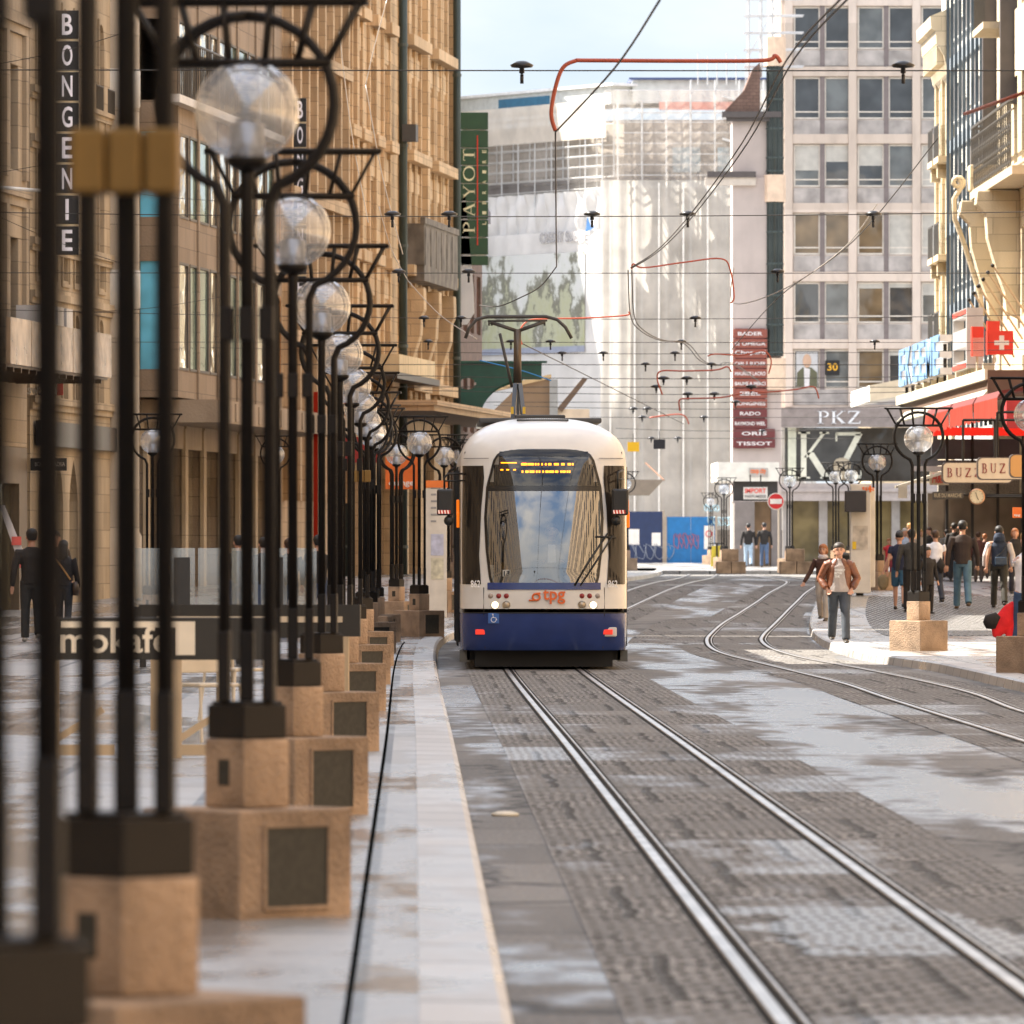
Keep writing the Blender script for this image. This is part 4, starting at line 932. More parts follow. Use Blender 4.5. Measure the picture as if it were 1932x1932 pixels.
# long canopy with awnings
r = root('long_canopy', 'long cream edged canopy over the sunny shop fronts', 'canopy', (15.2, 212, 0)); za = 6.15
b = MB(); b.box(-.08, 0, 0, 39, za, za+.28); b.build('fascia', mat('cream_fascia', (.72, .68, .52), .5), r)
b = MB(); b.box(0, 2.78, 0, .2, za-.45, za+.25); b.box(0, 2.78, .2, 39, za-.02, za+.1); b.box(.05, .4, .2, 39, za-.3, za-.03); b.build('deck', mat('brown_deck', (.13, .08, .055), .6), r)
b = MB()
for k in range(9): b.box(.1, .4, 3+k*3.6, 3.35+k*3.6, za+.29, za+.5)
b.build('sign_foot', mat('foot_stone', (.5, .46, .36), .7), r)
r = root('awning', 'pale rolled awning just below the long canopy edge', 'awning', (15.0, 212.5, 5.6)); b = MB(); b.prism([(0, 0), (.25, .3), (2.9, .42), (2.9, .32), (.3, .2), (.06, -.02)], 0, 36); b.v = [(v[0], v[1], v[2]) for v in b.v]; b.build('awning_cloth', cloth('pale_cloth', (.72, .7, .6), 1, .45), r)
for i, (d0, d1, lab) in enumerate(((203, 211.5, 'nearest red awning with pleated valance under the long canopy'), (212, 221, 'middle red awning with pleated valance under the long canopy'), (221.5, 232, 'farthest red awning with pleated valance under the long canopy'))):
    r = root('awning', lab, 'awning', (14.8, d0, 5.0), 0, 'red awnings under the long canopy'); b = MB(); n = 60; vs = []
    for k in range(n+1): vs += [(.03*math.sin(k*1.1), (d1-d0)*k/n, .03*math.sin(k*.5)), (0, (d1-d0)*k/n, .5)]
    b.add(vs, [(2*k, 2*k+2, 2*k+3, 2*k+1) for k in range(n)]); b.build('valance', cloth('red_awning_cloth', (.6, .12, .09), 1, .6), r, True, fix=False)
    b = MB(); b.prism([(0, .5), (.1, .68), (2.6, 1.05), (2.6, 1.0), (.15, .6), (.03, .49)], 0, d1-d0); b.build('awning_top', mat('awning_maroon', (.13, .015, .013), .7), r)
r = root('red_beam', 'long red beam made to glow in the shade below the awnings', 'beam', tuple(PO(1762, 822, 235))); b = MB(); b.box(0, 5, 0, .3, 0, .24); b.build('beam_box', mat('glowing_red', (.65, .02, .01), .4, var=.05, emit=(.8, .02, .01), estr=.25), r)  # emission gives the beam its lit red look; it is no lamp
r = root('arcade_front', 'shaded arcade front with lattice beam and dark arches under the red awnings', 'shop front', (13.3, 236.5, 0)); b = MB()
b.box(2.0, 4.6, 0, .2, 4.3, 4.9); b.box(1.6, 4.6, -.1, .1, 4.12, 4.28); b.build('fascia', mat('shade_grey', (.1, .1, .11), .6), r)  # dark grey box stands in for the shaded shop interior
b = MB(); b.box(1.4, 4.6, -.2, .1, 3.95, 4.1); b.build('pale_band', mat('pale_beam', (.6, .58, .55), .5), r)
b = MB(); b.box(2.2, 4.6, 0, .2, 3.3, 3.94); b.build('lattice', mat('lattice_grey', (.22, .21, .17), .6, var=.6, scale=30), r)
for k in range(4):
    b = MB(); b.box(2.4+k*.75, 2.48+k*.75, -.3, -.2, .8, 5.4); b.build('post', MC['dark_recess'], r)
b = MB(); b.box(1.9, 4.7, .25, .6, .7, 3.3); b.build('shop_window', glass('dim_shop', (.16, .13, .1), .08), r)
# hanging shop signs
def hang(xl, xr, yt, yb, D, col, label, word, lm, kind='serif'):
    s = F/D; W = (xr-xl)/s; H = (yb-yt)/s; X = (xl-CX)/s; z = CAMH+(HY-yb)/s
    r = root('hanging_sign', label, 'shop sign', (X, D, z)); b = MB(); n = 6; rr_ = H*.22; pts = []
    for cx, cz, a0 in ((W-rr_, rr_, -90), (W-rr_, H-rr_, 0), (rr_, H-rr_, 90), (rr_, rr_, 180)):
        for k in range(n+1): a = R(a0+90*k/n); pts.append((cx+rr_*math.cos(a), cz+rr_*math.sin(a)))
    b.prism(pts, 0, .22); b.build('rim', mat('sign_rim', (.12, .1, .09), .35, .4), r)
    q = [(W/2+(p[0]-W/2)*.965, H/2+(p[1]-H/2)*.9) for p in pts]; b = MB(); b.prism(q, -.012, 0); b.build('face', mat(col[0], col[1], .45, var=.05), r)
    if kind == 'serif': serif(word, 'lettering', lm, H*.42, (W*.07, -.016, H*.3), depth=.012, parent=r, gap=.42, W=W*.47)
    else: text(word, 'lettering', lm, W*.5, H*.6, (W*.25, -.016, H*.15), depth=.012, parent=r, shear=.3)
    b = MB()
    for t in (.3, .75): b.bar((W*t, .1, H), (W*t, .1, H+1.0), .03, 6)
    b.bar((W*.3, .1, H+1.0), (18-X, .1, H+1.0), .035, 6); b.build('hanger', CAPM, r)
bur = mat('burgundy_letter', (.25, .02, .02), .5)
hang(942, 1013, 462, 483.5, 190, ('sign_cream', (.72, .6, .44)), 'farther cream rounded hanging sign with burgundy BUZZ letters', 'BUZZ', bur)
hang(977, 1046, 457, 480, 178, ('sign_cream', (0, 0, 0)), 'nearer cream rounded hanging sign with burgundy BUZ letters', 'BUZZ', bur)
hang(1009.5, 1070, 454, 478, 168, ('sign_orange', (.62, .32, .1)), 'orange rounded hanging sign at the picture edge with pale script letter', 'S', mat('letter_white', (0, 0, 0)), 'S')
# letters, frames and flag on the canopy
r = root('roof_lettering', 'row of white box letters with blue edges standing on the canopy', 'shop sign', (15.2, 251, 6.7)); BW = mat('blue_letter', (.2, .38, .65), .4); WL = mat('white_letter', (.8, .82, .85), .35)
for i, c in enumerate('EKEEME'):
    o = text(c, 'box_letter', WL, 2.6, 1.15, (0, -1-i*3.25, 0), (0, -1, 0), (0, 0, 1), -.35, r); text(c, 'letter_edge', BW, 2.6, 1.15, (-.05, -1-i*3.25, 0), (0, -1, 0), (0, 0, 1), -.045, o)
b = MB()
for k in range(7): b.bar((.2, -1-k*3, -.2), (.2, -1-k*3, .9), .05, 6)
b.build('support', CAPM, r)
r = root('sign_frame', 'tall grey open sign frame with red edging standing on the canopy', 'shop sign', (15.1, 218.6, zR(695, 219))); b = MB(); H = 1.65
for y0, y1 in ((0, .25), (5.4, 5.65)): b.box(0, .3, y0, y1, 0, H)
b.box(0, .3, .25, 5.4, 0, .22); b.box(0, .3, .25, 5.4, H-.22, H); b.box(0, .3, .25, 5.4, .6, 1.1); b.box(0, .45, -.06, 0, 0, H); b.build('frame', mat('sign_grey', (.5, .5, .5), .35, .2), r)
b = MB(); b.box(-.02, 0, .2, 5.4, .03, .15); b.box(-.02, 0, .2, 5.4, H-.15, H-.03); b.build('red_edge', mat('edge_red', (.75, .08, .06), .4), r)
b = MB(); [b.bar((.2, y, -.4), (.2, y, 0), .05, 6) for y in (.5, 2.5, 5)]; b.build('support', mat('cream_post', (.6, .55, .42), .5), r)
r = root('red_box_sign', 'red box letters with pleated sides beside the white cross board', 'shop sign', tuple(PO(1834, 686, 216))); b = MB(); RDm = mat('flag_red', (.75, .04, .02), .45, var=.05)
b.box(0, .32, 0, .4, .2, 1.0); b.box(.42, .75, 0, .4, .35, 1.15); b.build('box_letter', RDm, r)
b = MB()
for k in range(9): b.box(.02+k*.034, .04+k*.034, -.02, 0, .2, .7); b.box(.44+k*.034, .46+k*.034, -.02, 0, .35, .85)
b.build('pleat', mat('pink_pleat', (.85, .4, .33), .5), r)
b = MB(); [b.bar((x, .2, -.5), (x, .2, .35), .03, 6) for x in (.15, .6)]; b.build('support', MC['cream_post'], r)
r = root('cross_board', 'square red board with white cross on the canopy', 'flag board', tuple(PO(1867, 669, 213))); b = MB(); S_ = 45*K*213/F; b.box(0, S_, 0, .15, 0, S_); b.box(-.06, 0, .02, .5, 0, S_); b.build('board', RDm, r)
b = MB(); b.box(S_*.2, S_*.82, -.012, 0, S_*.4, S_*.59); b.box(S_*.41, S_*.61, -.0125, 0, S_*.2, S_*.4); b.box(S_*.41, S_*.61, -.0125, 0, S_*.59, S_*.8); b.build('cross', mat('cross_white', (.8, .76, .72), .5), r)
b = MB(); [b.bar((x, .07, -.55), (x, .07, 0), .03, 6) for x in (.3, .9)]; b.build('support', MC['cream_post'], r)
for i in range(6):
    r = root('flag_pole', ['lowest', 'second lowest', 'third lowest', 'fourth lowest', 'fifth lowest', 'topmost'][i]+' bare slanted flag pole above the canopy signs', 'flag pole', tuple(PO(1905+i*8, 690-i*17, 226)), 0, 'bare flag poles'); a = Vector(PO(1905+i*8, 690-i*17, 226)); q = PO(1828+i*9, 566-i*13, 222)
    b = MB(); b.bar((0, 0, 0), q-a, .03, 8); b.build('shaft', mat('pole_tan', (.5, .4, .28), .4), r, True); b = MB(); b.ball(q-a, .06, 8); b.build('finial', CAPM, r, True)
r = root('wall_awning', 'large red awning with a white letter at the picture edge', 'awning', tuple(PO(1899, 808, 200))); b = MB(); b.prism([(0, 0), (1.6, 0), (1.6, .75), (0, .7)], 0, .05); b.box(0, .05, .05, 1.2, 0, .7); b.build('awning_cloth', mat('awning_red', (.42, .03, .035), .7), r)
serif('S', 'lettering', mat('letter_white', (0, 0, 0)), .3, (.38, -.02, .1), depth=.01, parent=r)
r = root('clock', 'round copper rimmed clock on a bracket above the crowd', 'clock', tuple(PO(1843, 937, 196))); b = MB(); ym = 0
b.xf = Matrix.Rotation(R(90), 4, 'X'); b.lathe((0, 0, 0), [(0, -.12), (.19, -.12), (.2, 0), (.17, .02)], 24); b.build('case', mat('copper', (.5, .28, .16), .35, .5), r, True)
b = MB(); b.xf = Matrix.Rotation(R(90), 4, 'X'); b.lathe((0, 0, 0), [(0, .012), (.17, .012)], 24); b.build('dial', mat('dial_cream', (.68, .6, .42), .5), r)
b = MB(); b.bar((0, -.02, 0), (-.03, -.02, .11), .008, 4); b.bar((0, -.02, 0), (.04, -.02, -.08), .01, 4)
for k in range(12): a = R(30*k); b.bar((.135*math.sin(a), -.018, .135*math.cos(a)), (.16*math.sin(a), -.018, .16*math.cos(a)), .006, 4)
b.build('hand', CAPM, r); b = MB(); b.bar((.18, .06, 0), (18-11.2, .06, 0), .03, 6); b.build('bracket', CAPM, r)
r = root('street_name_sign', 'dark street name sign hanging above the crowd', 'street sign', tuple(PO(1759, 943, 200)), R(-4)); b = MB(); b.prism([(0, 0), (.78, .03), (.78, .23), (0, .2)], 0, .03); b.build('plate', mat('sign_dark', (.07, .06, .05), .5), r)
text('RUE DU MARCHE', 'lettering', mat('dull_gold', (.45, .38, .25), .5), .68, .1, (.05, -.012, .06), depth=.01, parent=r)
b = MB(); b.bar((.78, .015, .12), (7, .015, .12), .02, 6); b.build('bracket', CAPM, r)
r = root('wall_sign', 'small cream box sign with red letters behind the lone lamp', 'shop sign', tuple(PO(1755, 915, 215)), 0); b = MB(); b.box(0, .5, 0, .25, 0, .36); b.build('box', mat('sign_cream', (0, 0, 0)), r); text('H&M', 'lettering', mat('edge_red', (0, 0, 0)), .4, .26, (.05, -.015, .05), depth=.012, parent=r, shear=.2)
b = MB(); b.bar((.5, .1, .2), (6.3, .1, .2), .03, 6); b.build('bracket', CAPM, r)
r = root('awning', 'narrow white awning with short valance left of the cream signs', 'awning', tuple(PO(1696, 940, 214)), 0); b = MB(); b.prism([(0, .28), (1.25, .66), (1.25, .74), (0, .34)], 0, 2); b.prism([(-.02, 0), (.22, 0), (.22, .34), (-.02, .3)], -.02, 0); b.build('awning_cloth', cloth('ivory_cloth', (.82, .78, .66), 1, .4), r); b = MB(); b.bar((1.25, 1, .7), (7, 1, .7), .04, 6); b.build('arm', CAPM, r)
r = root('stop_sign', 'square orange tram stop sign at the picture edge', 'sign', tuple(PO(1911, 977, 152)), 0); b = MB(); b.box(0, .4, 0, .05, 0, .2); b.build('plate', MC['orange_sign'], r); text('tpg', 'lettering', MC['letter_white'], .12, .05, (.02, -.008, .02), depth=.006, parent=r); b = MB(); b.bar((.35, .025, -2.4), (.35, .025, .25), .03, 8); b.build('post', CAPM, r)

# ================================================================ office block facing the viewer
D_ = 386.; m_ = D_/F/K*K; k_ = D_*K/F
def X3(x, D=386.): return (x*K-CX)*D/F
def Z3(y, D=386.): return CAMH+(HY-y*K)*D/F
PKC = stone('weathered_render', (.66, .56, .48), 9, 9, grime=.35, mortar=.95); x0 = X3(1473)
r = root('office_block', 'pale grey office block with paired windows in a concrete grid', 'building', (x0, D_, 0)); W_ = X3(1905)-x0
wx = []
for k in range(4):
    a = 1500+k*120.5
    wx += [(X3(a)-x0, X3(a+45)-x0), (X3(a+58)-x0, X3(a+103)-x0)]
rows = [(-115, -40), (15, 90), (148, 222), (275, 350), (405, 478), (535, 607), (662, 730)]
ops = [(a-.08, c+.08, Z3(y1)-.08, Z3(y0)+.08) for a, c in wx for y0, y1 in rows]
b = MB(); wall_boxes(b, 0, W_, Z3(768), Z3(-130), ops, 0, .4); b.box(0, W_, .4, 14, Z3(768), Z3(-130)); b.build('wall', PKC, r)
b = MB()
for k in range(5): b.box(X3(1480+k*120.5)-x0, X3(1495+k*120.5)-x0, -.18, 0, Z3(768), Z3(-130))
for y0, y1 in rows: b.box(0, W_, -.1, 0, Z3(y1+41), Z3(y1+20) if False else Z3(y1+36)); 
for y0, y1 in rows:
    for k in range(4): b.box(X3(1495+k*120.5)-x0, X3(1600.5+k*120.5)-x0, -.12, 0, Z3(y0-4), Z3(y0-22) if y0 > 0 else Z3(y0-20))
b.build('concrete_grid', PKC, r, bevel=.01)
b = MB()
for y0, y1 in rows:
    for k in range(4): b.box(X3(1497+k*120.5)-x0, X3(1607+k*120.5)-x0, -.04, 0, Z3(y1+34), Z3(y1+5)); 
b.build('spandrel', mat('worn_grey_spandrel', (.42, .385, .36), .7, var=.35, scale=1.2, grime=.3), r)
b = MB()
for k in range(4): b.box(X3(1547+k*120.5)-x0, X3(1556+k*120.5)-x0, -.05, 0, Z3(735), Z3(-120))
b.build('pier', mat('brown_pier', (.2, .165, .16), .7), r)
wfr = mat('cream_frame', (.72, .66, .58), .5); bl = {(3, 0): .62, (3, 1): .4, (3, 2): .5, (4, 3): 1, (4, 4): 1, (5, 2): .12, (5, 3): .1, (5, 4): .3, (3, 4): 1, (3, 5): .9, (4, 5): 1, (6, 3): .12, (6, 5): .5, (2, 5): .4}
gls = [glass('office_glass_dark', (.05, .055, .06), .04, .9, .02, .5), glass('office_glass_warm', (.16, .11, .06), .06, .8, .02, .5), glass('office_glass_grey', (.12, .13, .13), .05, .9, .02, .5)]
for j, (y0, y1) in enumerate(rows):
    for i, (a, c) in enumerate(wx):
        gm_ = gls[1] if (j == 4 and i < 2) else gls[(i*5+j*3) % 3 if j > 3 else (0 if (i+j) % 3 else 2)]
        window(r, a-.06, c+.06, Z3(y1)-.06, Z3(y0)+.06, y=.05, fm=wfr, gm=gm_, nz=[.17], fw=.075, blind=bl.get((j, i), 0))
b = MB(); b.box(-.4, W_, -.7, 0, Z3(806), Z3(770)); b.build('fascia', mat('mauve_grey_fascia', (.27, .23, .215), .6, var=.2), r)
serif('PKZ', 'lettering', mat('white_letter', (.8, .82, .85)), .62, (X3(1541)-x0, -.705, Z3(800)), depth=.06, parent=r, gap=.1, W=X3(1622)-X3(1541))
b = MB(); b.box(.2, W_, .1, .3, Z3(908), Z3(807)); b.build('display_window', glass('display_glass', (.05, .05, .048), .03, .9, .01), r)
serif('KZ', 'big_lettering', mat('pale_green_letter', (.72, .72, .6), .6), 2.25, (X3(1506)-x0, .06, Z3(903)), depth=.04, parent=r, gap=.1, W=X3(1628)-X3(1506))
b = MB(); b.box(-.3, W_, -.9, .3, Z3(945), Z3(912)); b.box(-.3, W_, -1.0, -.9, Z3(928), Z3(922)); b.build('shop_canopy', mat('warm_grey_canopy', (.42, .37, .35), .6), r)
b = MB(); b.box(.2, W_, .3, .5, .7, Z3(945)); b.build('shop_window', glass('lit_shop', (.17, .13, .06), .05), r)
b = MB()
for k in range(7): b.box(.1+k*1.75, .5+k*1.75, 0, .3, .7, Z3(945))
b.build('shop_pier', mat('pier_grey', (.36, .33, .31), .6), r)
b = MB(); b.box(.36, .74, -.05, .1, Z3(908), Z3(807)); b.build('pale_panel', mat('pale_green_panel', (.6, .62, .5), .6), r)
r2 = root('jacket_display', 'pale jacket on a stand inside the dark display window', 'clothing display', (X3(1588), D_-.25, Z3(906))); b = MB(); b.loft([((0, 0, 0), .42, .12), ((0, 0, .4), .4, .14), ((0, 0, .8), .44, .14), ((0, 0, 1.0), .3, .1), ((0, 0, 1.08), .1, .08)], 14); b.build('jacket', mat('beige_jacket', (.45, .38, .27), .8), r2, True)
for (xa, ya, xb, yb, word, lab, cm) in ((1559, 661, 1598, 700, '30', 'black window sticker reading 30 in orange', ('letter_orange', (.85, .45, .03))),):
    r2 = root('window_sticker', lab, 'sign', (X3(1557), D_-.02, Z3(708))); b = MB(); b.box(0, X3(1584)-X3(1557), 0, .03, 0, .72); b.build('plate', mat('sign_black', (0, 0, 0)), r2); text(word, 'lettering', mat(cm[0], cm[1], .5), .5, .36, (.1, -.012, .22), depth=.01, parent=r2)
r2 = root('portrait_poster', 'window poster of a smiling man in a dark suit', 'poster', (X3(1502), D_-.02, Z3(729))); Wp, Hp = X3(1543)-X3(1502), Z3(664)-Z3(729)
b = MB(); b.box(0, Wp, 0, .03, 0, Hp); b.build('sheet', mat('poster_grey', (.55, .55, .55), .6), r2)
b = MB(); b.prism([(Wp*.02, 0), (Wp*.98, 0), (Wp*.97, Hp*.4), (Wp*.7, Hp*.55), (Wp*.3, Hp*.55), (Wp*.05, Hp*.4)], -.01, 0); b.build('suit', mat('suit_green', (.12, .12, .07), .7), r2)
b = MB(); b.prism([(Wp*.38, 0), (Wp*.6, 0), (Wp*.64, Hp*.5), (Wp*.36, Hp*.55)], -.016, -.011); b.build('shirt', mat('shirt_white', (.7, .68, .68), .7), r2)
b = MB(); b.prism([(Wp*(.5+.2*math.cos(R(a))), Hp*(.74+.2*math.sin(R(a)))) for a in range(0, 360, 24)], -.02, -.012); b.build('face', mat('skin_print', (.6, .4, .28), .7), r2)
# ---- pink wall and dark glass bay
D_ = 375.; X4 = lambda x: X3(x, 375.); Z4 = lambda y: Z3(y, 375.); x0 = X4(1382)
r = root('pink_gable_house', 'tall plain pinkish house with brown mansard roof and a dark glass bay', 'building', (x0, D_, 0)); W_ = X4(1474)-x0; PK = mat('pinkish_render', (.50, .42, .38), .8, var=.08, scale=.8, grime=.15)
b = MB(); b.box(0, W_, 0, 2.5, 0, Z4(335)); b.box(.0, W_, .15, 2.5, Z4(335), Z4(216)); b.build('wall', PK, r)
b = MB(); b.box(-.5, W_, -.35, 0, Z4(222), Z4(211)); b.box(-.3, W_, -.2, 0, Z4(229), Z4(222)); b.box(-1.2, W_-1.2, -.3, -.02, Z4(335), Z4(324)); b.build('cornice', mat('dark_cornice', (.09, .075, .07), .6), r)
b = MB(); b.box(-1.3, W_-1.2, -.2, 0, Z4(350), Z4(335)); b.build('ledge', mat('cream_ledge', (.6, .52, .44), .7), r)
b = MB(); b.prism([(-.4, Z4(211)), (W_-1.0, Z4(211)), (W_-1.0, Z4(118)), (.95, Z4(130)), (.55, Z4(170))], -.2, 3); b.build('roof', stone('brown_tiles', (.17, .10, .075), .3, .16, mortar=.5), r)
b = MB(); xc = X4(1462)-x0
for ya, yb in ((330, 125), (672, 381)): b.lathe((xc, .1, 0), [(.4, Z4(ya)), (.4, Z4(yb))], 24)
b.build('bay_glass', glass('bay_black_glass', (.03, .035, .03), .06), r, True)
b = MB()
for ya, yb in ((381, 330), (735, 676), (125, 70)): b.lathe((xc, .1, 0), [(0, Z4(ya)), (.52, Z4(ya)), (.52, Z4(yb)), (0, Z4(yb))], 8)
b.build('bay_band', mat('peach_band', (.74, .55, .4), .6), r)
b = MB()
for y in (135, 190, 245, 300, 325, 385, 440, 500, 560, 615, 668): b.lathe((xc, .1, 0), [(.41, Z4(y)), (.43, Z4(y)+.05), (.41, Z4(y)+.1)], 20)
for a in (-60, -20, 20, 60): b.bar((xc+.41*math.sin(R(a)), .1-.41*math.cos(R(a)), Z4(672)), (xc+.41*math.sin(R(a)), .1-.41*math.cos(R(a)), Z4(125)), .025, 6)
b.build('bay_frame', mat('dark_green_frame', (.05, .065, .06), .4, .4), r)
r = root('brand_sign', 'tall stack of reddish brown sign boards with watch brand names', 'shop sign', (X4(1383), D_-.25, Z4(846))); bw = X4(1462)-X4(1383); bw2 = X4(1447)-X4(1383); ws = ['BADER', '\u03a9 OMEGA', 'Chopard', 'CARL F. BUCHER', 'MAURICE LACRO', 'BAUME & MERCI', 'EBEL', 'LONGINES', 'RADO', 'RAYMOND WEIL', 'ORIS', 'TISSOT']
hh = (Z4(620)-Z4(846))/12; wm = mat('sign_letter_white', (.78, .72, .7), .5)
for i, w_ in enumerate(ws):
    z = hh*(11-i); ww = bw2 if i < 10 else bw; b = MB(); b.box(0, ww, 0, .2, z+.03, z+hh-.03); c_ = (.26, .07, .045) if i < 8 else (.14, .025, .025); o = b.build('board', mat('board_brown' if i < 8 else 'board_maroon', c_, .5, var=.1), r)
    L__ = min(.9, .12*len(w_)+.12); text(w_, 'lettering', wm, ww*L__, hh*(.36 if i != 2 else .5), (ww*(1-L__)/2, -.015, z+hh*.3), depth=.012, parent=o)
b = MB(); b.box(.1, bw2-.1, .05, .24, .0, hh*12); b.build('back_frame', mat('board_maroon', (0, 0, 0)), r)
# low corner shop in front
r = root('corner_shop', 'white boxed corner shop front with red lettering and dark entrance', 'shop front', (X3(1354, 360), 360, 0)); x0 = X3(1354, 360); X5 = lambda x: X3(x, 360)-x0; Z5 = lambda y: Z3(y, 360)
b = MB(); b.box(0, X5(1470), 0, 8, Z5(908), Z5(872)); b.build('fascia', mat('white_box_fascia', (.72, .68, .6), .6), r)
b = MB(); b.box(X5(1413), X5(1449), -.05, 0, Z5(900), Z5(883)); b.build('plate', mat('plate_grey', (.42, .38, .34), .6), r); text('coop city', 'lettering', mat('orange_letter', (.8, .16, .02), .5), X5(1445)-X5(1416), .3, (X5(1416), -.06, Z5(896)), depth=.01, parent=r)
b = MB(); b.box(X5(1385), X5(1468), .4, 1, Z5(945), Z5(908)); b.build('dark_lintel', mat('lintel_dark', (.03, .025, .022), .6), r)
b = MB(); b.box(X5(1386), X5(1424), .2, 3, .7, Z5(946)); b.box(X5(1456), X5(1475), .2, 3, .7, Z5(946)); b.build('pier', mat('taupe_pier', (.2, .17, .155), .7), r)
b = MB(); b.box(X5(1424), X5(1456), 1.0, 1.1, .7, Z5(946)); b.build('entrance', glass('entrance_glass', (.3, .18, .1), .1), r)
r = root('hanging_sign', 'white sign reading IMPORT in red above the dark shop entrance', 'shop sign', (X3(1403, 358), 358, Z3(942, 358))); b = MB(); Wp = X3(1448, 358)-X3(1403, 358); Hp = Z3(919, 358)-Z3(942, 358); b.box(0, Wp, 0, .1, 0, Hp); b.build('plate', mat('plate_cream', (.6, .56, .5), .5), r)
text('IMPORT', 'lettering', mat('red_letter', (.7, .06, .04), .5), Wp*.88, Hp*.4, (Wp*.06, -.012, Hp*.5), depth=.01, parent=r); text('PARFUMERIE', 'lettering', mat('grey_letter', (.2, .18, .17), .5), Wp*.88, Hp*.24, (Wp*.06, -.012, Hp*.12), depth=.01, parent=r)
b = MB(); [b.bar((x, .05, Hp), (x, .05, Hp+.55), .03, 5) for x in (.3, Wp-.3)]; b.build('hanger', CAPM, r)
# ---- roof scaffold left of the office block
r = root('roof_scaffold', 'light metal scaffold standing on the mansard roof', 'scaffold', (X4(1416), 377, Z4(140))); b = MB()
for x in (0, X4(1440)-X4(1416), X4(1462)-X4(1416)):
    for y in (0, 1): b.bar((x, y, 0), (x, y, 9), .05, 6)
for k in range(11):
    for y in (0, 1): b.bar((-.2, y, .5+k*.8), (2.6, y, .5+k*.8), .035, 5)
b.bar((0, 0, 1), (2.2, 0, 5), .03, 5); b.bar((2.2, 0, 5), (0, 0, 9), .03, 5); b.build('scaffold_frame', mat('galvanised', (.6, .6, .6), .45, .5), r)

# ================================================================ wrapped building site at the end of the street
DC = 460.; XC = (625-CX)*DC/F; zz = lambda y: CAMH+(HY-y*K)*DC/F; NET = cloth('white_scaffold_net', (.86, .82, .76), .80, .5)
r = root('wrapped_building', 'stone corner building wrapped in white sheeting and scaffolding at the end of the street', 'building', (XC, DC, 0))
gs = stone('site_stone', (.36, .32, .28), 1.6, .6, grime=.5); LV = Vector((-.527, .85, 0))
b = MB(); t0 = zz(190); RW = 10.5
poly = [(0, 2), (RW, 2), (RW, 22), (-11.6, 22), (-11.8, 19)]
b.prism(poly, 0, t0-1.0, 'xy'); b.build('stone_body', gs, r)
b = MB(); p2 = [(-.3, 1.3), (RW, 1.3), (RW, 22), (-12.3, 22), (-12.3, 19.5)]; b.prism(p2, zz(352), zz(338), 'xy'); b.prism([(x-.1*(i == 0), y-.2*(i < 2)) for i, (x, y) in enumerate(p2)], zz(338), zz(332), 'xy'); b.build('cornice', mat('dark_wet_stone', (.13, .115, .11), .5), r)
def onleft(d, off=0): return Vector((-.527*d-.85*off, 2+.85*d-.527*off, 0))
b = MB(); wn = MB()
for k in range(7):
    d = 1.4+k*2.35; q = onleft(d); e = onleft(d+1.15); z0_, z1_ = zz(322), zz(262)
    o = Vector((-.85, -.527, 0))*.06
    for A, B in ((q, e),): wn.add([A+o+Vector((0, 0, z0_)), B+o+Vector((0, 0, z0_)), B+o+Vector((0, 0, z1_)), A+o+Vector((0, 0, z1_))], [(0, 1, 2, 3)]); b.add([A+o*5+Vector((0, 0, z1_+.0)), B+o*5+Vector((0, 0, z1_)), B+o*5+Vector((0, 0, z1_+.6)), (A+B)/2+o*5+Vector((0, 0, z1_+1.1)), A+o*5+Vector((0, 0, z1_+.6))], [(0, 1, 2, 3, 4)])
for k in range(3): a = 2.8+k*2.6; wn.box(a, a+1.6, 1.9, 1.99, zz(322), zz(275))
wn.build('arched_window', glass('sky_pane', (.35, .45, .5), .1), r); b.build('window_hood', gs, r)
# scaffold poles, decks
sc_ = MB(); gal = mat('galvanised', (.6, .6, .6), .45, .5)
def lv(d, off, z): v = onleft(d, off); return (v.x, v.y, z)
zt = zz(205)
for k in range(12):
    d = k*1.8
    for off in (.7, 1.5): sc_.bar(lv(d, off, 4), lv(d, off, zt+.3), .045, 5)
for z in [zz(y) for y in (352, 330, 310, 290, 270, 250, 230, 212)]:
    for off in (.7, 1.5): sc_.bar(lv(0, off, z), lv(19, off, z), .035, 5)
for k in range(9): sc_.bar((k*1.4-.4, .3, 4), (k*1.4-.4, .3, zz(150 if k > 2 else 190)), .045, 5); sc_.bar((k*1.4-.4, 1.2, 4), (k*1.4-.4, 1.2, zz(150 if k > 2 else 190)), .045, 5)
for y in (352, 330, 310, 290, 270, 250, 230, 212, 190, 170): sc_.bar((-.6, .3, zz(y)), (RW+.3, .3, zz(y)), .035, 5)
for k in range(6): sc_.bar((4.2+k*.55, .2, zz(160)-0), (4.2+k*.55, .2, zz(100+5*(k % 3))), .04, 5)
sc_.build('scaffold', gal, r)
b = MB()
for i, y in enumerate((222, 262, 302)): b.beam((5.6, .0, zz(y-40)), (9.8, .0, zz(y)), .6, .12)
b.build('stair_flight', mat('alu_stair', (.7, .68, .66), .4, .4), r)
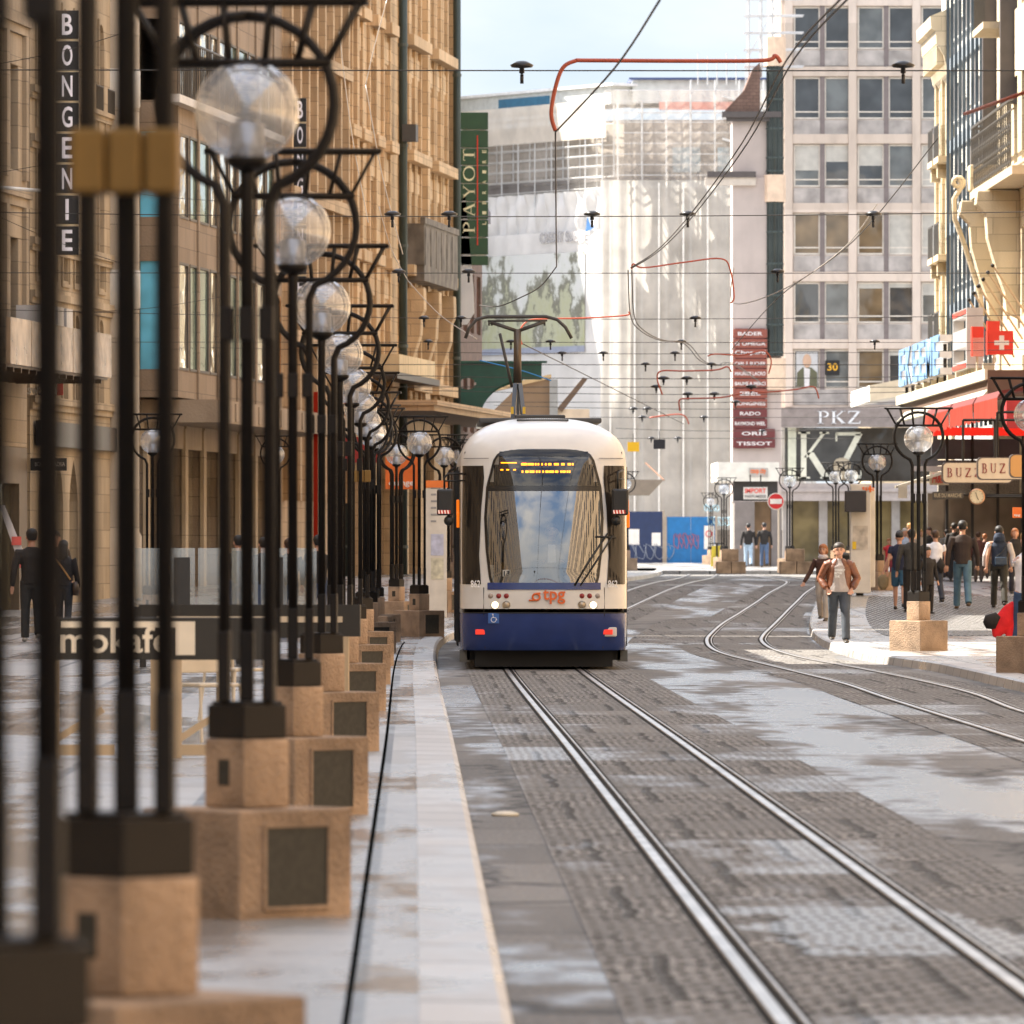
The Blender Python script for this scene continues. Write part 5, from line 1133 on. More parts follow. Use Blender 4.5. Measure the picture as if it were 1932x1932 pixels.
# sheets: upper net, right net, lower sheets
def sheetL(name, m, d0, d1, za, zb, off=1.6, amp=.08, nn=60, vn=10, seed=0, za2=None):
    mb = MB(); vs = []
    for j in range(vn+1):
        for i in range(nn+1):
            t = i/nn; d = d0+(d1-d0)*t; zlo = za if za2 is None else za+(za2-za)*t
            w_ = amp*(math.sin(i*1.35+seed)+.6*math.sin(i*.61+j*.7+seed)); v = onleft(d, off+w_*(.4+.6*j/vn)); vs.append((v.x, v.y, zlo+(zb-zlo)*j/vn))
    mb.add(vs, [(j*(nn+1)+i, j*(nn+1)+i+1, (j+1)*(nn+1)+i+1, (j+1)*(nn+1)+i) for j in range(vn) for i in range(nn)])
    return mb.build(name, m, r, True, fix=False)
def sheetR(name, m, x0, x1, za, zb, y=0., amp=.08, nn=60, vn=10, seed=0):
    mb = MB(); vs = [(x0+(x1-x0)*i/nn, y+amp*(math.sin(i*1.35+seed)+.6*math.sin(i*.61+j*.7+seed)), za+(zb-za)*j/vn) for j in range(vn+1) for i in range(nn+1)]
    mb.add(vs, [(j*(nn+1)+i, j*(nn+1)+i+1, (j+1)*(nn+1)+i+1, (j+1)*(nn+1)+i) for j in range(vn) for i in range(nn)])
    return mb.build(name, m, r, True, fix=False)
WS = cloth('white_tarpaulin', (.86, .84, .82), 1, .3)
sheetL('upper_sheet', cloth('cream_sheet', (.86, .78, .68), .96, .4), -.5, 20, zz(258), zz(186), amp=.05, seed=2)
sheetL('crumpled_sheet', WS, -.5, 20, zz(440), zz(356), amp=.28, seed=4, nn=90); sheetL('banner_sheet', WS, -.5, 20, zz(1000), zz(432), off=1.85, amp=.03)
sheetL('thin_net', cloth('thin_net', (.85, .8, .74), .14, .4), -.5, 20, zz(358), zz(256), off=1.65)
sheetR('wrap_net', NET, -1.4, RW+.5, zz(1000), zz(340), amp=.06, seed=1); sheetR('top_net', cloth('pale_net', (.86, .78, .7), .32, .45), -1.2, RW+.4, zz(340), zz(170), amp=.05, seed=1)
b = MB()
for k in range(9): x = -.9+k*1.4; b.box(x, x+.1, -.14, -.12, zz(1000), zz(345))
b.build('net_seam', mat('seam_white', (.8, .77, .72), .6), r)
# advertisement on the sheet: plain park picture and words
def adv(d0, d1, ya, yb, off=1.93): return [Vector(lv(d0, off, zz(ya))), Vector(lv(d1, off, zz(ya))), Vector(lv(d1, off, zz(yb))), Vector(lv(d0, off, zz(yb)))]
m, t, bsd = nodes('park_print'); N = t.nodes; L = t.links; tcx = N.new('ShaderNodeTexCoord'); n1 = N.new('ShaderNodeTexNoise'); n1.inputs['Scale'].default_value = .55; n1.inputs['Detail'].default_value = 9; n1.inputs['Roughness'].default_value = .7
mp_ = N.new('ShaderNodeMapping'); mp_.inputs['Scale'].default_value = (1.6, .8, .7); L.new(tcx.outputs['Object'], mp_.inputs[0]); L.new(mp_.outputs[0], n1.inputs['Vector'])
spz = N.new('ShaderNodeSeparateXYZ'); L.new(tcx.outputs['Object'], spz.inputs[0]); mrz = N.new('ShaderNodeMapRange'); mrz.inputs[1].default_value = zz(640); mrz.inputs[2].default_value = zz(500); mrz.inputs[3].default_value = -.1; mrz.inputs[4].default_value = .14; L.new(spz.outputs[2], mrz.inputs[0])
adz = N.new('ShaderNodeMath'); adz.operation = 'ADD'; L.new(n1.outputs[0], adz.inputs[0]); L.new(mrz.outputs[0], adz.inputs[1])
crx = N.new('ShaderNodeValToRGB'); E = crx.color_ramp.elements; E[0].position = .36; E[0].color = (.4, .41, .26, 1); E[1].position = .66; E[1].color = (.62, .63, .62, 1)
for p_, c_ in ((.47, (.44, .45, .33, 1)), (.51, (.17, .17, .13, 1)), (.57, (.25, .25, .21, 1)), (.6, (.58, .6, .56, 1))): e = crx.color_ramp.elements.new(p_); e.color = c_
L.new(adz.outputs[0], crx.inputs[0]); L.new(crx.outputs[0], bsd.inputs['Base Color']); bsd.inputs['Roughness'].default_value = .7
b = MB(); b.quad(*adv(1.2, 19.5, 655, 472)); b.build('printed_picture', m, r, fix=False)
b = MB(); b.quad(*[v+Vector((-.01, -.02, 0)) for v in adv(1.2, 19.5, 662, 650)]); b.build('picture_edge', mat('edge_blue', (.3, .33, .42), .6), r, fix=False)
ux = Vector((.527, -.85, 0)); lt = mat('ad_grey', (.38, .37, .38), .6)
o_ = Vector(lv(6.0, 1.96, zz(452))); text('CREDIT SUISSE', 'lettering', lt, 4.9, .62, o_, ux, (0, 0, 1), .02, r)
o_ = Vector(lv(1.1, 1.96, zz(436))); b = MB(); b.add([o_, o_+ux*.25+Vector((0, 0, 1)), o_+ux*.7+Vector((0, 0, .15)), o_+ux*.45+Vector((0, 0, .9)), o_+ux*1.0+Vector((0, 0, .25))], [(0, 1, 2), (2, 3, 4)]); b.build('emblem', mat('emblem_blue', (.05, .14, .32), .5), r, fix=False)
o_ = Vector(lv(17.6, 1.96, zz(688))); text('CREDIT SUISSE', 'lettering', lt, 4.6, .55, o_, ux, (0, 0, 1), .02, r)
b = MB(); q0 = onleft(0, -1); q1 = onleft(15, -1)
def cont(d0, d1, ya, yb, off, name, m):
    a, c = onleft(d0, off), onleft(d1, off); a2, c2 = onleft(d0, off-3), onleft(d1, off-3); mb = MB(); mb.prism([(a.x, a.y), (c.x, c.y), (c2.x, c2.y), (a2.x, a2.y)], zz(ya), zz(yb), 'xy'); return mb.build(name, m, r)
cont(.5, 18, 192, 158, .6, 'site_office', mat('office_pale', (.6, .62, .6), .6)); cont(7, 12.5, 190, 166, .66, 'blue_container', mat('container_blue', (.04, .16, .27), .5)); cont(0, 18.5, 158, 153, .8, 'roof_sheet', mat('roof_white', (.8, .8, .8), .5))
b = MB(); b.box(.5, RW+.2, 2.5, 8, zz(190), zz(146)); b.build('attic_box', mat('office_pale', (0, 0, 0)), r); b = MB(); b.box(.3, RW+.3, 2.2, 8.2, zz(146), zz(142)); b.build('attic_roof', mat('roof_blue', (.05, .08, .2), .5), r)
b = MB(); b.box(2, 7.5, 1.2, 1.25, zz(205), zz(190)); b.build('red_banner', mat('faded_red', (.7, .3, .24), .6), r)
# hoardings
HZ = 446.; zg = g(HZ)+.1
def hoard(xa, xb, yt, m, label, D=HZ):
    r = root('hoarding', label, 'hoarding', (X3(xa, D), D, zg)); W = X3(xb, D)-X3(xa, D); H = Z3(yt, D)-zg; b = MB(); n = max(1, int(W/1.3))
    for k in range(n): b.box(W*k/n+.01, W*(k+1)/n-.01, 0, .05, 0, H)
    b.build('panel', m, r); b = MB(); b.box(0, .12, -.06, -.0, 0, H+.05); b.box(W-.12, W, -.06, 0, 0, H+.05); b.build('post', mat('hoard_post', (.35, .3, .25), .7), r); return r, W, H
r, W, H = hoard(1178, 1254, 965, mat('navy_board', (.012, .03, .1), .5, var=.1), 'navy blue site hoarding with two white notices')
wn = mat('notice_white', (.75, .74, .72), .6)
for x, z, w_, h_ in ((.1, .36, .27, .3), (.68, .34, .22, .25)): b = MB(); b.box(W*x, W*(x+w_), -.02, 0, H*z, H*(z+h_)); b.build('notice', wn, r)
def scrib(r, x0, z0, w_, h_, m, seed, rad=.02, name='graffiti'):
    random.seed(seed); b = MB(); x = x0
    for k in range(5):
        pts = [(x+w_/5*(.5+.5*math.sin(j*.8+random.random())), -.03, z0+h_*(.5+.5*math.cos(j*.9+random.random()*.8))) for j in range(9)]; b.path(pts, rad, 5); x += w_/5.5
    b.build(name, m, r)
scrib(r, .1, .2, 2.9, .9, mat('grey_paint', (.28, .32, .4), .6), 3)
r, W, H = hoard(1254, 1353, 975, mat('bright_blue_board', (.005, .15, .42), .5, var=.15), 'bright blue site hoarding with red and white graffiti and a no parking notice')
scrib(r, .5, .8, 1.5, .9, mat('red_paint', (.32, .12, .2), .6), 5, .025); scrib(r, 2.4, 2.1, 1.6, .5, mat('pale_paint', (.4, .6, .7), .6), 8, .03); scrib(r, 2.2, 2.9, .9, .4, mat('pale_paint', (0, 0, 0)), 9, .03)
b = MB(); b.box(2.2, 2.75, -.03, 0, .8, 2.1); b.build('notice', wn, r); b = MB(); b.xf = Matrix.Translation((2.47, -.035, 1.65))@Matrix.Rotation(R(90), 4, 'X'); b.lathe((0, 0, 0), [(.14, 0), (.2, 0)], 20); b.build('no_parking_disc', mat('disc_red', (.6, .05, .08), .5), r)
r = root('site_canopy', 'slanted brown roof plate jutting from the wrapped building beside the tram', 'canopy', (X3(1180, 440), 440, 0)); b = MB(); b.prism([(0, Z3(905, 440)), (X3(1253, 440)-X3(1180, 440), Z3(905, 440)), (X3(1225, 440)-X3(1180, 440), Z3(935, 440)), (0, Z3(935, 440))], 0, .2); b.build('roof_plate', mat('plate_brown', (.2, .17, .14), .6), r); b = MB(); b.bar((X3(1253, 440)-X3(1180, 440), 0, Z3(906, 440)), (X3(1222, 440)-X3(1180, 440), 4, Z3(872, 440)), .04, 5); b.build('stay', mat('stay_brown', (.2, .1, .06), .6), r)
block('unseen_block', 'unseen tall block added to shade the sheets of the wrapped corner', -60, -3, 470, 530, 43, LM)  # added blocker out of view; its height sets the shade on the sheeting
# town behind, mostly hidden, so that the street does not end in nothing
for i, (x0, x1, D0, h, lab) in enumerate(((-60, -8, 520, 15, 'distant pale house row behind the site'), (24, 70, 420, 20, 'distant house beside the office block'))):
    r = root('distant_house', lab, 'building', (x0, D0, 0)); b = MB(); b.box(0, x1-x0, 0, 12, 0, h); b.build('wall', LM, r)
# ================================================================ tram
TD = 110.; TX = 1.79
tram = root('tram', 'white and navy tram with dark windscreen and raised pantograph on the near track', 'tram', (TX, TD, .012))
def tz(y): return CAMH+(1034-y)/137.
WZ = [(.14, 1.1), (.28, 1.14), (.6, 1.15), (2.85, 1.15), (3.0, 1.13), (3.1, 1.09), (3.2, 1.02), (3.28, .93), (3.36, .8), (3.42, .64), (3.46, .48), (3.49, .25), (3.495, .02)]
YZ = [(.14, .22), (.28, .1), (.5, .03), (.8, 0), (1.15, .02), (1.8, .10), (2.4, .2), (2.85, .3), (3.05, .38), (3.2, .5), (3.3, .66), (3.38, .9), (3.44, 1.3), (3.48, 1.9), (3.495, 2.6)]
def lin(T, z):
    if z <= T[0][0]: return T[0][1]
    for a, b in zip(T, T[1:]):
        if z <= b[0]: return a[1]+(b[1]-a[1])*(z-a[0])/(b[0]-a[0])
    return T[-1][1]
def front(x, z):
    w_ = lin(WZ, z); t = min(1, abs(x)/w_); n_ = 3.4 if z < .8 else (3.4-(z-.8)/.5*.8 if z < 1.3 else 2.6)
    return interp(YZ, z)+.62*(1-(1-t**n_)**(1/n_))
white = mat('tram_white', (.66, .64, .6), .2, var=.05, spec=.6); navy = mat('tram_navy', (.018, .04, .17), .2, var=.15, spec=.6); blk = mat('tram_black', (.012, .011, .011), .12, var=0)
rub = mat('rubber_black', (.012, .012, .012), .55, var=0)
def gx(z, a, b, n): return [a+(b-a)*i/n for i in range(n+1)]
def wl(z):   # windscreen half width at height z
    T = [(tz(1108), .72), (tz(1092), .76), (tz(1040), .805), (tz(979), .825), (tz(920), .795), (tz(870), .70), (tz(857), .64), (tz(850.5), .5), (tz(848), .25)]
    return lin(T, z)
zA, zB = tz(1108), tz(848)
zs = sorted(set([.26, .3]+rng(.35, 3.0, .06)+[3.05, 3.1, 3.15, 3.2, 3.24, 3.28, 3.32, 3.36, 3.39, 3.42, 3.44, 3.46, 3.475, 3.49, 3.495]))
def crossx(z, n=44):
    w_ = lin(WZ, z); return [w_*math.sin(math.pi/2*(-1+2*i/n)) for i in range(n+1)]
def body_rows(zlist, skip):
    b = MB(); n = 44; vs = []; L_ = 12.0
    for z in zlist:
        w_ = lin(WZ, z); vs.append((-w_, L_, z)); vs += [(x, front(x, z), z) for x in crossx(z)]; vs.append((w_, L_, z))
    m = n+3; fs = []
    for j in range(len(zlist)-1):
        for i in range(m-1):
            if skip:
                q = [vs[j*m+i], vs[j*m+i+1], vs[(j+1)*m+i]]; cx = (q[0][0]+q[1][0])/2; cz = (zlist[j]+zlist[j+1])/2
                if 0 < i < m-2 and zA+.08 < cz < zB-.03 and abs(cx) < wl(cz)-.06: continue
            fs.append((j*m+i, j*m+i+1, (j+1)*m+i+1, (j+1)*m+i))
    b.add(vs, fs); return b
zb = tz(1158)
o = body_rows([z for z in zs if z >= zb], True); o.build('body_shell', white, tram, True, fix=False)
o = body_rows([z for z in zs if z <= zb+.001]+([zb] if zb not in zs else []), False); o.build('lower_shell', navy, tram, True, fix=False)
def patch(name, m, fl, fr, z0, z1, off=.006, nz=24, nx=24, par=None, smooth=True):
    b = MB(); vs = []
    for j in range(nz+1):
        z = z0+(z1-z0)*j/nz; a, c = fl(z), fr(z)
        for i in range(nx+1): x = a+(c-a)*i/nx; vs.append((x, front(x, z)-off, z))
    b.add(vs, [(j*(nx+1)+i, j*(nx+1)+i+1, (j+1)*(nx+1)+i+1, (j+1)*(nx+1)+i) for j in range(nz) for i in range(nx)])
    return b.build(name, m, par or tram, smooth, fix=False)
WG = clear('windscreen_glass', (.5, .52, .52), .25, .015)
ws = patch('windscreen', WG, lambda z: -wl(z), lambda z: wl(z), zA, tz(921), .006, 40, 30)
patch('destination_window', clear('display_glass_clear', (.6, .58, .55), .05, .02), lambda z: -wl(z), lambda z: wl(z), tz(921), zB, .006, 20, 30)
patch('screen_surround', blk, lambda z: -wl(z)-.0, lambda z: -wl(z)+.035, zA, tz(850), .012, 40, 2); patch('screen_surround', blk, lambda z: wl(z)-.035, lambda z: wl(z), zA, tz(850), .012, 40, 2)
patch('screen_surround', blk, lambda z: -wl(z), lambda z: wl(z), tz(862), tz(849), .013, 4, 30); patch('screen_surround', blk, lambda z: -wl(z), lambda z: wl(z), tz(928), tz(918), .011, 3, 30)
patch('blue_sill', navy, lambda z: -.78, lambda z: .78, tz(1114), tz(1101), .014, 4, 30)
# display
b = MB(); b.box(-.62, .62, .42, .46, tz(916), tz(864)); dsp = b.build('destination_display', mat('display_black', (.008, .007, .006), .5, var=0), tram)
led = mat('amber_led', (.9, .3, .02), .5, var=0, emit=(1, .27, .0), estr=2.2); b = MB()
rowsX = [(982, 984, 986, 988, 990, 994, 997, 1000, 1003, 1008, 1013, 1020, 1027, 1033, 1036, 1044, 1047, 1050, 1058, 1061, 1070, 1073, 1078), (983, 990, 993, 998, 1001, 1004, 1010, 1015, 1022, 1028, 1031, 1035, 1038, 1041, 1046, 1049, 1056, 1060, 1063, 1068, 1072)]
for (y0, y1), xs_ in zip(((876, 878.5), (890, 892.5)), rowsX):
    for x in xs_: X = (x-1019)/137-.03; b.box(X-.011, X+.011, .41, .42, tz(y1+.8), tz(y0-.8))
b.box((942-1019)/137-.03, (972-1019)/137-.03, .41, .42, tz(875.5), tz(873.5))
for x in (944, 955, 968): X = (x-1019)/137-.03; b.box(X-.018, X+.018, .41, .42, tz(889), tz(886.5))
b.build('led_text', led, dsp)
# white lower front panel joints, lamps, logo
b = MB(); 
for z in (zb,): b.path([(x, front(x, z)-.004, z) for x in gx(0, -1.1, 1.1, 30)], .008, 5)
for sx in (-1, 1): b.path([(sx*x, front(x, z)-.003, z) for x, z in ((.83, tz(1110)), (.83, zb), (.81, tz(1225)))], .006, 5)
b.path([(x, front(x, tz(877+0))-.003, tz(866)+.0) for x in gx(0, -1.1, -.76, 8)], .005, 4); b.path([(x, front(x, tz(877))-.003, tz(866)) for x in gx(0, .76, 1.1, 8)], .005, 4)
b.build('panel_gap', rub, tram)
def disc(name, x, z, r_, m, rim=None, par=None, off=.0):
    y = front(x, z)-off; b = MB(); T = Matrix.Translation((x, y, z))@Matrix.Rotation(R(90), 4, 'X'); b.xf = T
    b.lathe((0, 0, 0), [(0, .02), (r_*.6, .018), (r_, .006), (r_*1.02, -.02)], 18); o = b.build(name, m, par or tram, True)
    if rim: b = MB(); b.xf = T; b.lathe((0, 0, 0), [(r_, -.01), (r_, .012), (r_*1.16, .01), (r_*1.2, -.01)], 18); b.build('rim', rim, o, True)
    return o
chrome = mat('lamp_rim', (.5, .48, .42), .25, .9); redl = mat('red_lens', (.25, .02, .02), .2); lit = mat('lit_lamp', (.9, .8, .6), .3, var=0, emit=(1, .82, .5), estr=.7)
dim = mat('dim_lamp', (.4, .33, .24), .2, .4)
for sx in (-1, 1):
    disc('headlight', sx*.675, tz(1143), .05, lit, chrome); disc('headlight', sx*.52, tz(1143), .05, dim, chrome)
    disc('indicator_lamp', sx*.735, tz(1126), .035, mat('clear_lens', (.35, .3, .26), .2)); disc('indicator_lamp', sx*.625, tz(1126), .035, redl); disc('indicator_lamp', sx*.52, tz(1126), .035, redl)
    z = tz(1194); x = sx*.88; b = MB(); b.bx((x, front(x, z)-.01, z), (.13, .03, .07)); b.build('red_reflector', mat('reflector_red', (.75, .03, .02), .3, var=0, emit=(1, .05, .02), estr=.15), tram, bevel=.008)  # weak emission brightens the reflector as if it caught light
b = MB(); z = tz(1194); b.bx((.9, front(.9, z)+.0, z), (.2, .03, .13)); b.build('reflector_base', white, tram, bevel=.02)
og = mat('logo_orange', (.72, .14, .025), .4, var=0); y0 = front(0, tz(1128))-.02
text('tpg', 'lettering', og, .31, .2, (-.02, y0, tz(1141)), depth=.012, parent=tram)
b = MB(); cx, cz = -.11, tz(1128); b.path([(cx+.05*math.cos(R(a)), y0, cz+.045*math.sin(R(a))) for a in range(0, 360, 30)], .014, 6, closed=True); b.path([(cx+.0, y0, cz+.05), (cx+.06, y0, cz+.05)], .013, 6); b.path([(cx-.1, y0, cz-.045), (cx, y0, cz-.045)], .013, 6); b.build('emblem', og, tram, True)
b = MB(); x, z = -.695, tz(1168); b.bx((x, front(x, z)-.012, z), (.15, .012, .14)); o = b.build('wheelchair_sticker', mat('sticker_blue', (.03, .12, .4), .4), tram); b = MB(); y = front(x, z)-.022
b.path([(x+.035*math.cos(R(a)), y, z-.02+.035*math.sin(R(a))) for a in range(80, 400, 20)], .005, 5); b.path([(x-.01, y, z+.045), (x-.005, y, z+.01), (x+.03, y, z+.005), (x+.045, y, z-.025)], .005, 5); b.ball((x-.012, y, z+.052), .01, 8); b.build('wheelchair_mark', mat('mark_white', (.8, .8, .8), .5), o)
for x in (-1.01, .88): text('862', 'fleet_number', mat('mark_white', (0, 0, 0)), .13, .1, (x, front(max(-1.05, min(1.05, x+.07)), tz(1103))-.1, tz(1110)), depth=.01, parent=tram)
b = MB(); y = front(-.62, tz(1085))-.02; b.bx((-.515, y, tz(1083)), (.11, .008, .09)); o = b.build('number_sticker', mat('sticker_grey', (.45, .45, .42), .6), tram); text('13', 'number', blk, .08, .07, (-.555, y-.006, tz(1088)), depth=.004, parent=o)
# corner windows
def cw(s):
    fl = lambda z: s*lin([(tz(1104), .865), (tz(1050), .89), (tz(960), .86), (tz(905), .82), (tz(880), .83)], z)
    b = MB(); vs = []; nz_, nx_ = 20, 8
    for j in range(nz_+1):
        z = tz(1104)+(tz(880)-tz(1104))*j/nz_; a = abs(fl(z)); 
        for i in range(nx_+1):
            t = i/nx_; x = a+(1.149-a)*t; vs.append((s*x*1.003, front(x, z)-.008, z))
        vs.append((s*1.157, 1.7, z))
    m = nx_+2; b.add(vs, [(j*m+i, j*m+i+1, (j+1)*m+i+1, (j+1)*m+i) for j in range(nz_) for i in range(m-1)]); return b.build('corner_window', glass('tram_side_glass', (.025, .02, .016), .06, .3, 0), tram, True, fix=False)
cw(-1); cw(1)
# sides: windows, doors
for s in (-1, 1):
    for k in range(5):
        b = MB(); y = 1.9+k*2.0; b.box(min(s*1.15, s*1.165), max(s*1.15, s*1.165), y, y+1.85, (.35 if k in (0, 3) else 1.2), 2.75); b.build('side_door' if k in (0, 3) else 'side_window', MC['tram_side_glass'], tram)
    b = MB()
    for y in (1.84, 2.8, 3.78, 7.84, 8.8, 9.78): b.box(min(s*1.166, s*1.19), max(s*1.166, s*1.19), y, y+.05, .3, 2.8)
    b.build('door_edge', rub, tram)
    for z in (1.95, 2.12):
        b = MB(); b.box(min(s*1.16, s*1.2), max(s*1.16, s*1.2), .95+(z-1.95)*2, 1.03+(z-1.95)*2, z, z+.22); b.build('turn_signal', mat('amber_lens', (.75, .16, .01), .25, emit=(1, .2, 0), estr=.2), tram, bevel=.01)
# interior, floor, skirt
b = MB(); b.box(-1.08, 1.08, 1.6, 1.65, .4, 3.1); b.box(-1.09, -1.06, .7, 1.6, .4, 3.0); b.box(1.06, 1.09, .7, 1.6, .4, 3.0); b.box(-1.0, 1.0, .5, 1.6, .9, .95); b.build('cab_interior', mat('cab_dark', (.035, .03, .025), .7), tram)
b = MB(); b.prism([(-.8, .42), (.8, .42), (.62, .75), (-.62, .75)], .95, 1.2, 'xy'); b.build('dashboard', mat('dash_grey', (.06, .06, .055), .6), tram, bevel=.03)
b = MB(); b.box(-.95, .95, .35, 10, .03, .33); b.box(-1.06, 1.06, .5, 11, .12, .4); b.build('undercarriage', mat('under_black', (.008, .008, .008), .8, var=0), tram)
b = MB(); b.box(-1.16, -1.02, .5, .62, .1, .26); b.box(1.02, 1.16, .5, .62, .1, .26); b.build('step_block', mat('step_grey', (.1, .1, .09), .6), tram)
# roof gear
b = MB(); b.box(-.87, .87, 3.4, 9, 3.44, 3.512); b.box(-.36, .36, 3.6, 5.5, 3.5, 3.56); b.build('roof_gear', mat('gear_dark', (.05, .05, .05), .6), tram, bevel=.02)
b = MB(); n = 26
for k in range(n): x = -.33+.66*k/(n-1); z = 3.455-.02*(x/.33)**2; b.bx((x, 1.33+.0*x, z), (.014, .12, .05))
b.build('roof_grille', mat('grille_grey', (.12, .12, .12), .5), tram)
b = MB(); b.bx((0, 1.36, 3.44), (.72, .1, .035)); b.build('grille_tray', rub, tram)
# wiper
b = MB(); z0 = tz(1106)
def fp(x, z, o=.03): return (x, front(x, z)-o, z)
b.path([fp(.42, z0), fp(.6, tz(1065)), fp(.88, tz(1008))], .014, 6); b.path([fp(.5, z0), fp(.68, tz(1070)), fp(.95, tz(1012))], .011, 6); b.path([fp(.72, tz(1014)), fp(.99, tz(1016))], .014, 6); b.build('wiper', rub, tram, True)
# mirrors
for s in (-1, 1):
    b = MB(); x0 = s*1.1
    if s < 0: b.path([(x0, .6, tz(895)), (s*1.32, .45, tz(895)), (s*1.37, .45, tz(903)), (s*1.37, .45, tz(925))], .015, 6); b.path([(x0, .6, tz(908)), (s*1.36, .45, tz(909))], .013, 6)
    else: b.path([(x0, .55, tz(888)), (s*1.02, .3, tz(893)), (s*1.02, .3, tz(925))], .015, 6); b.path([(x0, .55, tz(905)), (s*1.03, .3, tz(906))], .013, 6)
    arm = b.build('mirror_arm', rub, tram, True); xm = s*1.36 if s < 0 else 1.05; ym = .42 if s < 0 else .22
    b = MB(); b.box(xm-.115, xm+.115, ym-.07, ym+.07, tz(974), tz(924)); mh = b.build('mirror_housing', mat('mirror_plastic', (.018, .018, .018), .5), arm, bevel=.03)
    b = MB(); b.ball((xm-.05*s, ym, tz(984)), .07, 12); b.bar((xm-.05*s, ym, tz(984)), (xm-.05*s, ym, tz(972)), .015, 6); b.build('lower_mirror', mat('mirror_plastic', (0, 0, 0)), arm, True)
    b = MB()
    for k in range(4): b.add([(xm-.09+k*.042, ym-.078, tz(971)), (xm-.072+k*.042, ym-.078, tz(971)), (xm-.082+k*.042, ym-.078, tz(964)), (xm-.1+k*.042, ym-.078, tz(964))], [(0, 1, 2, 3)])
    b.build('mirror_stripes', mat('stripe_white', (.8, .75, .7), .5, emit=(.9, .5, .4), estr=.1), arm, fix=False); b = MB(); b.box(xm-.1, xm+.07, ym-.076, ym-.071, tz(971), tz(964)); b.build('stripe_base', mat('stripe_red', (.6, .05, .03), .5), arm)
# pantograph
PY = 5.2; pX = -.31; b = MB()
b.bar((pX, PY, tz(786)), (pX-.03, PY, tz(712)), .035, 8); pan = None
pan = MB(); pan.path([(pX+.01, PY, tz(710)), (pX+.01, PY, tz(604))], [.06, .055], 12); pan = pan.build('pantograph', mat('panto_brown', (.1, .075, .055), .4, .5), tram, True)
b = MB(); b.beam((pX-.02, PY-.1, tz(712)), (pX-.06, PY-.3, tz(790)), .06, .06); b.beam((pX+.04, PY-.1, tz(712)), (pX+.1, PY-.3, tz(790)), .06, .06); b.bar((pX+.02, PY, tz(712)), (pX+.02, PY, tz(790)), .025, 6); b.box(pX-.09, pX+.12, PY-.1, PY+.1, tz(790), tz(780)); b.build('lower_arm', mat('panto_blue_grey', (.1, .12, .15), .45, .3), pan)
b = MB(); zt = tz(577); b.path([(pX+.01-.75, PY, tz(622)), (pX-.69, PY, tz(603)), (pX-.58, PY, tz(585)), (pX-.42, PY, tz(579)), (pX+.42, PY, tz(579)), (pX+.58, PY, tz(585)), (pX+.7, PY, tz(600)), (pX+.79, PY, tz(622))], .026, 8)
b.path([(pX-.4, PY+.25, tz(578.5)), (pX+.42, PY+.25, tz(578.5))], .022, 8); b.build('contact_bow', mat('bow_dark', (.05, .045, .04), .5), pan, True)
b = MB(); b.bar((pX+.01, PY, tz(608)), (pX-.38, PY, tz(590)), .03, 6); b.bar((pX+.01, PY, tz(608)), (pX+.4, PY, tz(589)), .03, 6); b.bar((pX-.42, PY, tz(588)), (pX+.44, PY, tz(587)), .016, 6)
for x in (-.4, -.36, .4): b.bar((pX+x, PY, tz(588)), (pX+x, PY, tz(597)), .015, 5)
b.bar((pX-.24, PY+.2, tz(612)), (pX-.07, PY, tz(718)), .022, 6); b.build('head_yoke', mat('bow_dark', (0, 0, 0)), pan, True)
b = MB(); b.box(pX-.09, pX-.05, PY-.36, PY-.34, tz(772), tz(758)); b.box(pX+.08, pX+.12, PY-.36, PY-.34, tz(772), tz(758)); b.build('warning_stripe', mat('stripe_yellow', (.75, .5, .05), .5), pan)
# second car section following the bend
prev = (TX, TD+12.0); 
for k in range(3):
    D1 = prev[1]+.5; D2 = D1+(5.5 if k < 2 else 9); a = Vector((tc1(D1), D1)); c = Vector((tc1(D2), D2)); ang = math.atan2(c.y-a.y, c.x-a.x)-math.pi/2
    b = MB(); b.xf = Matrix.Translation((a.x-TX, a.y-TD, g(D1)))@Matrix.Rotation(ang, 4, 'Z'); L_ = (c-a).length
    prof = [(-1.13, .3), (1.13, .3), (1.15, .8), (1.15, 2.9), (1.05, 3.2), (.8, 3.38), (-.8, 3.38), (-1.05, 3.2), (-1.15, 2.9), (-1.15, .8)]; b.prism(prof, 0, L_); b.prism([(p[0]*.93, p[1]*.97+.03) for p in prof], -.55, 0); sec = b.build('rear_section', white, tram)
    b = MB(); b.xf = Matrix.Translation((a.x-TX, a.y-TD, g(D1)))@Matrix.Rotation(ang, 4, 'Z')
    for s in (-1, 1): b.box(min(s*1.15, s*1.165), max(s*1.15, s*1.165), .3, L_-.3, 1.1, 2.75)
    b.build('side_window', MC['tram_side_glass'], sec); prev = (c.x, c.y)

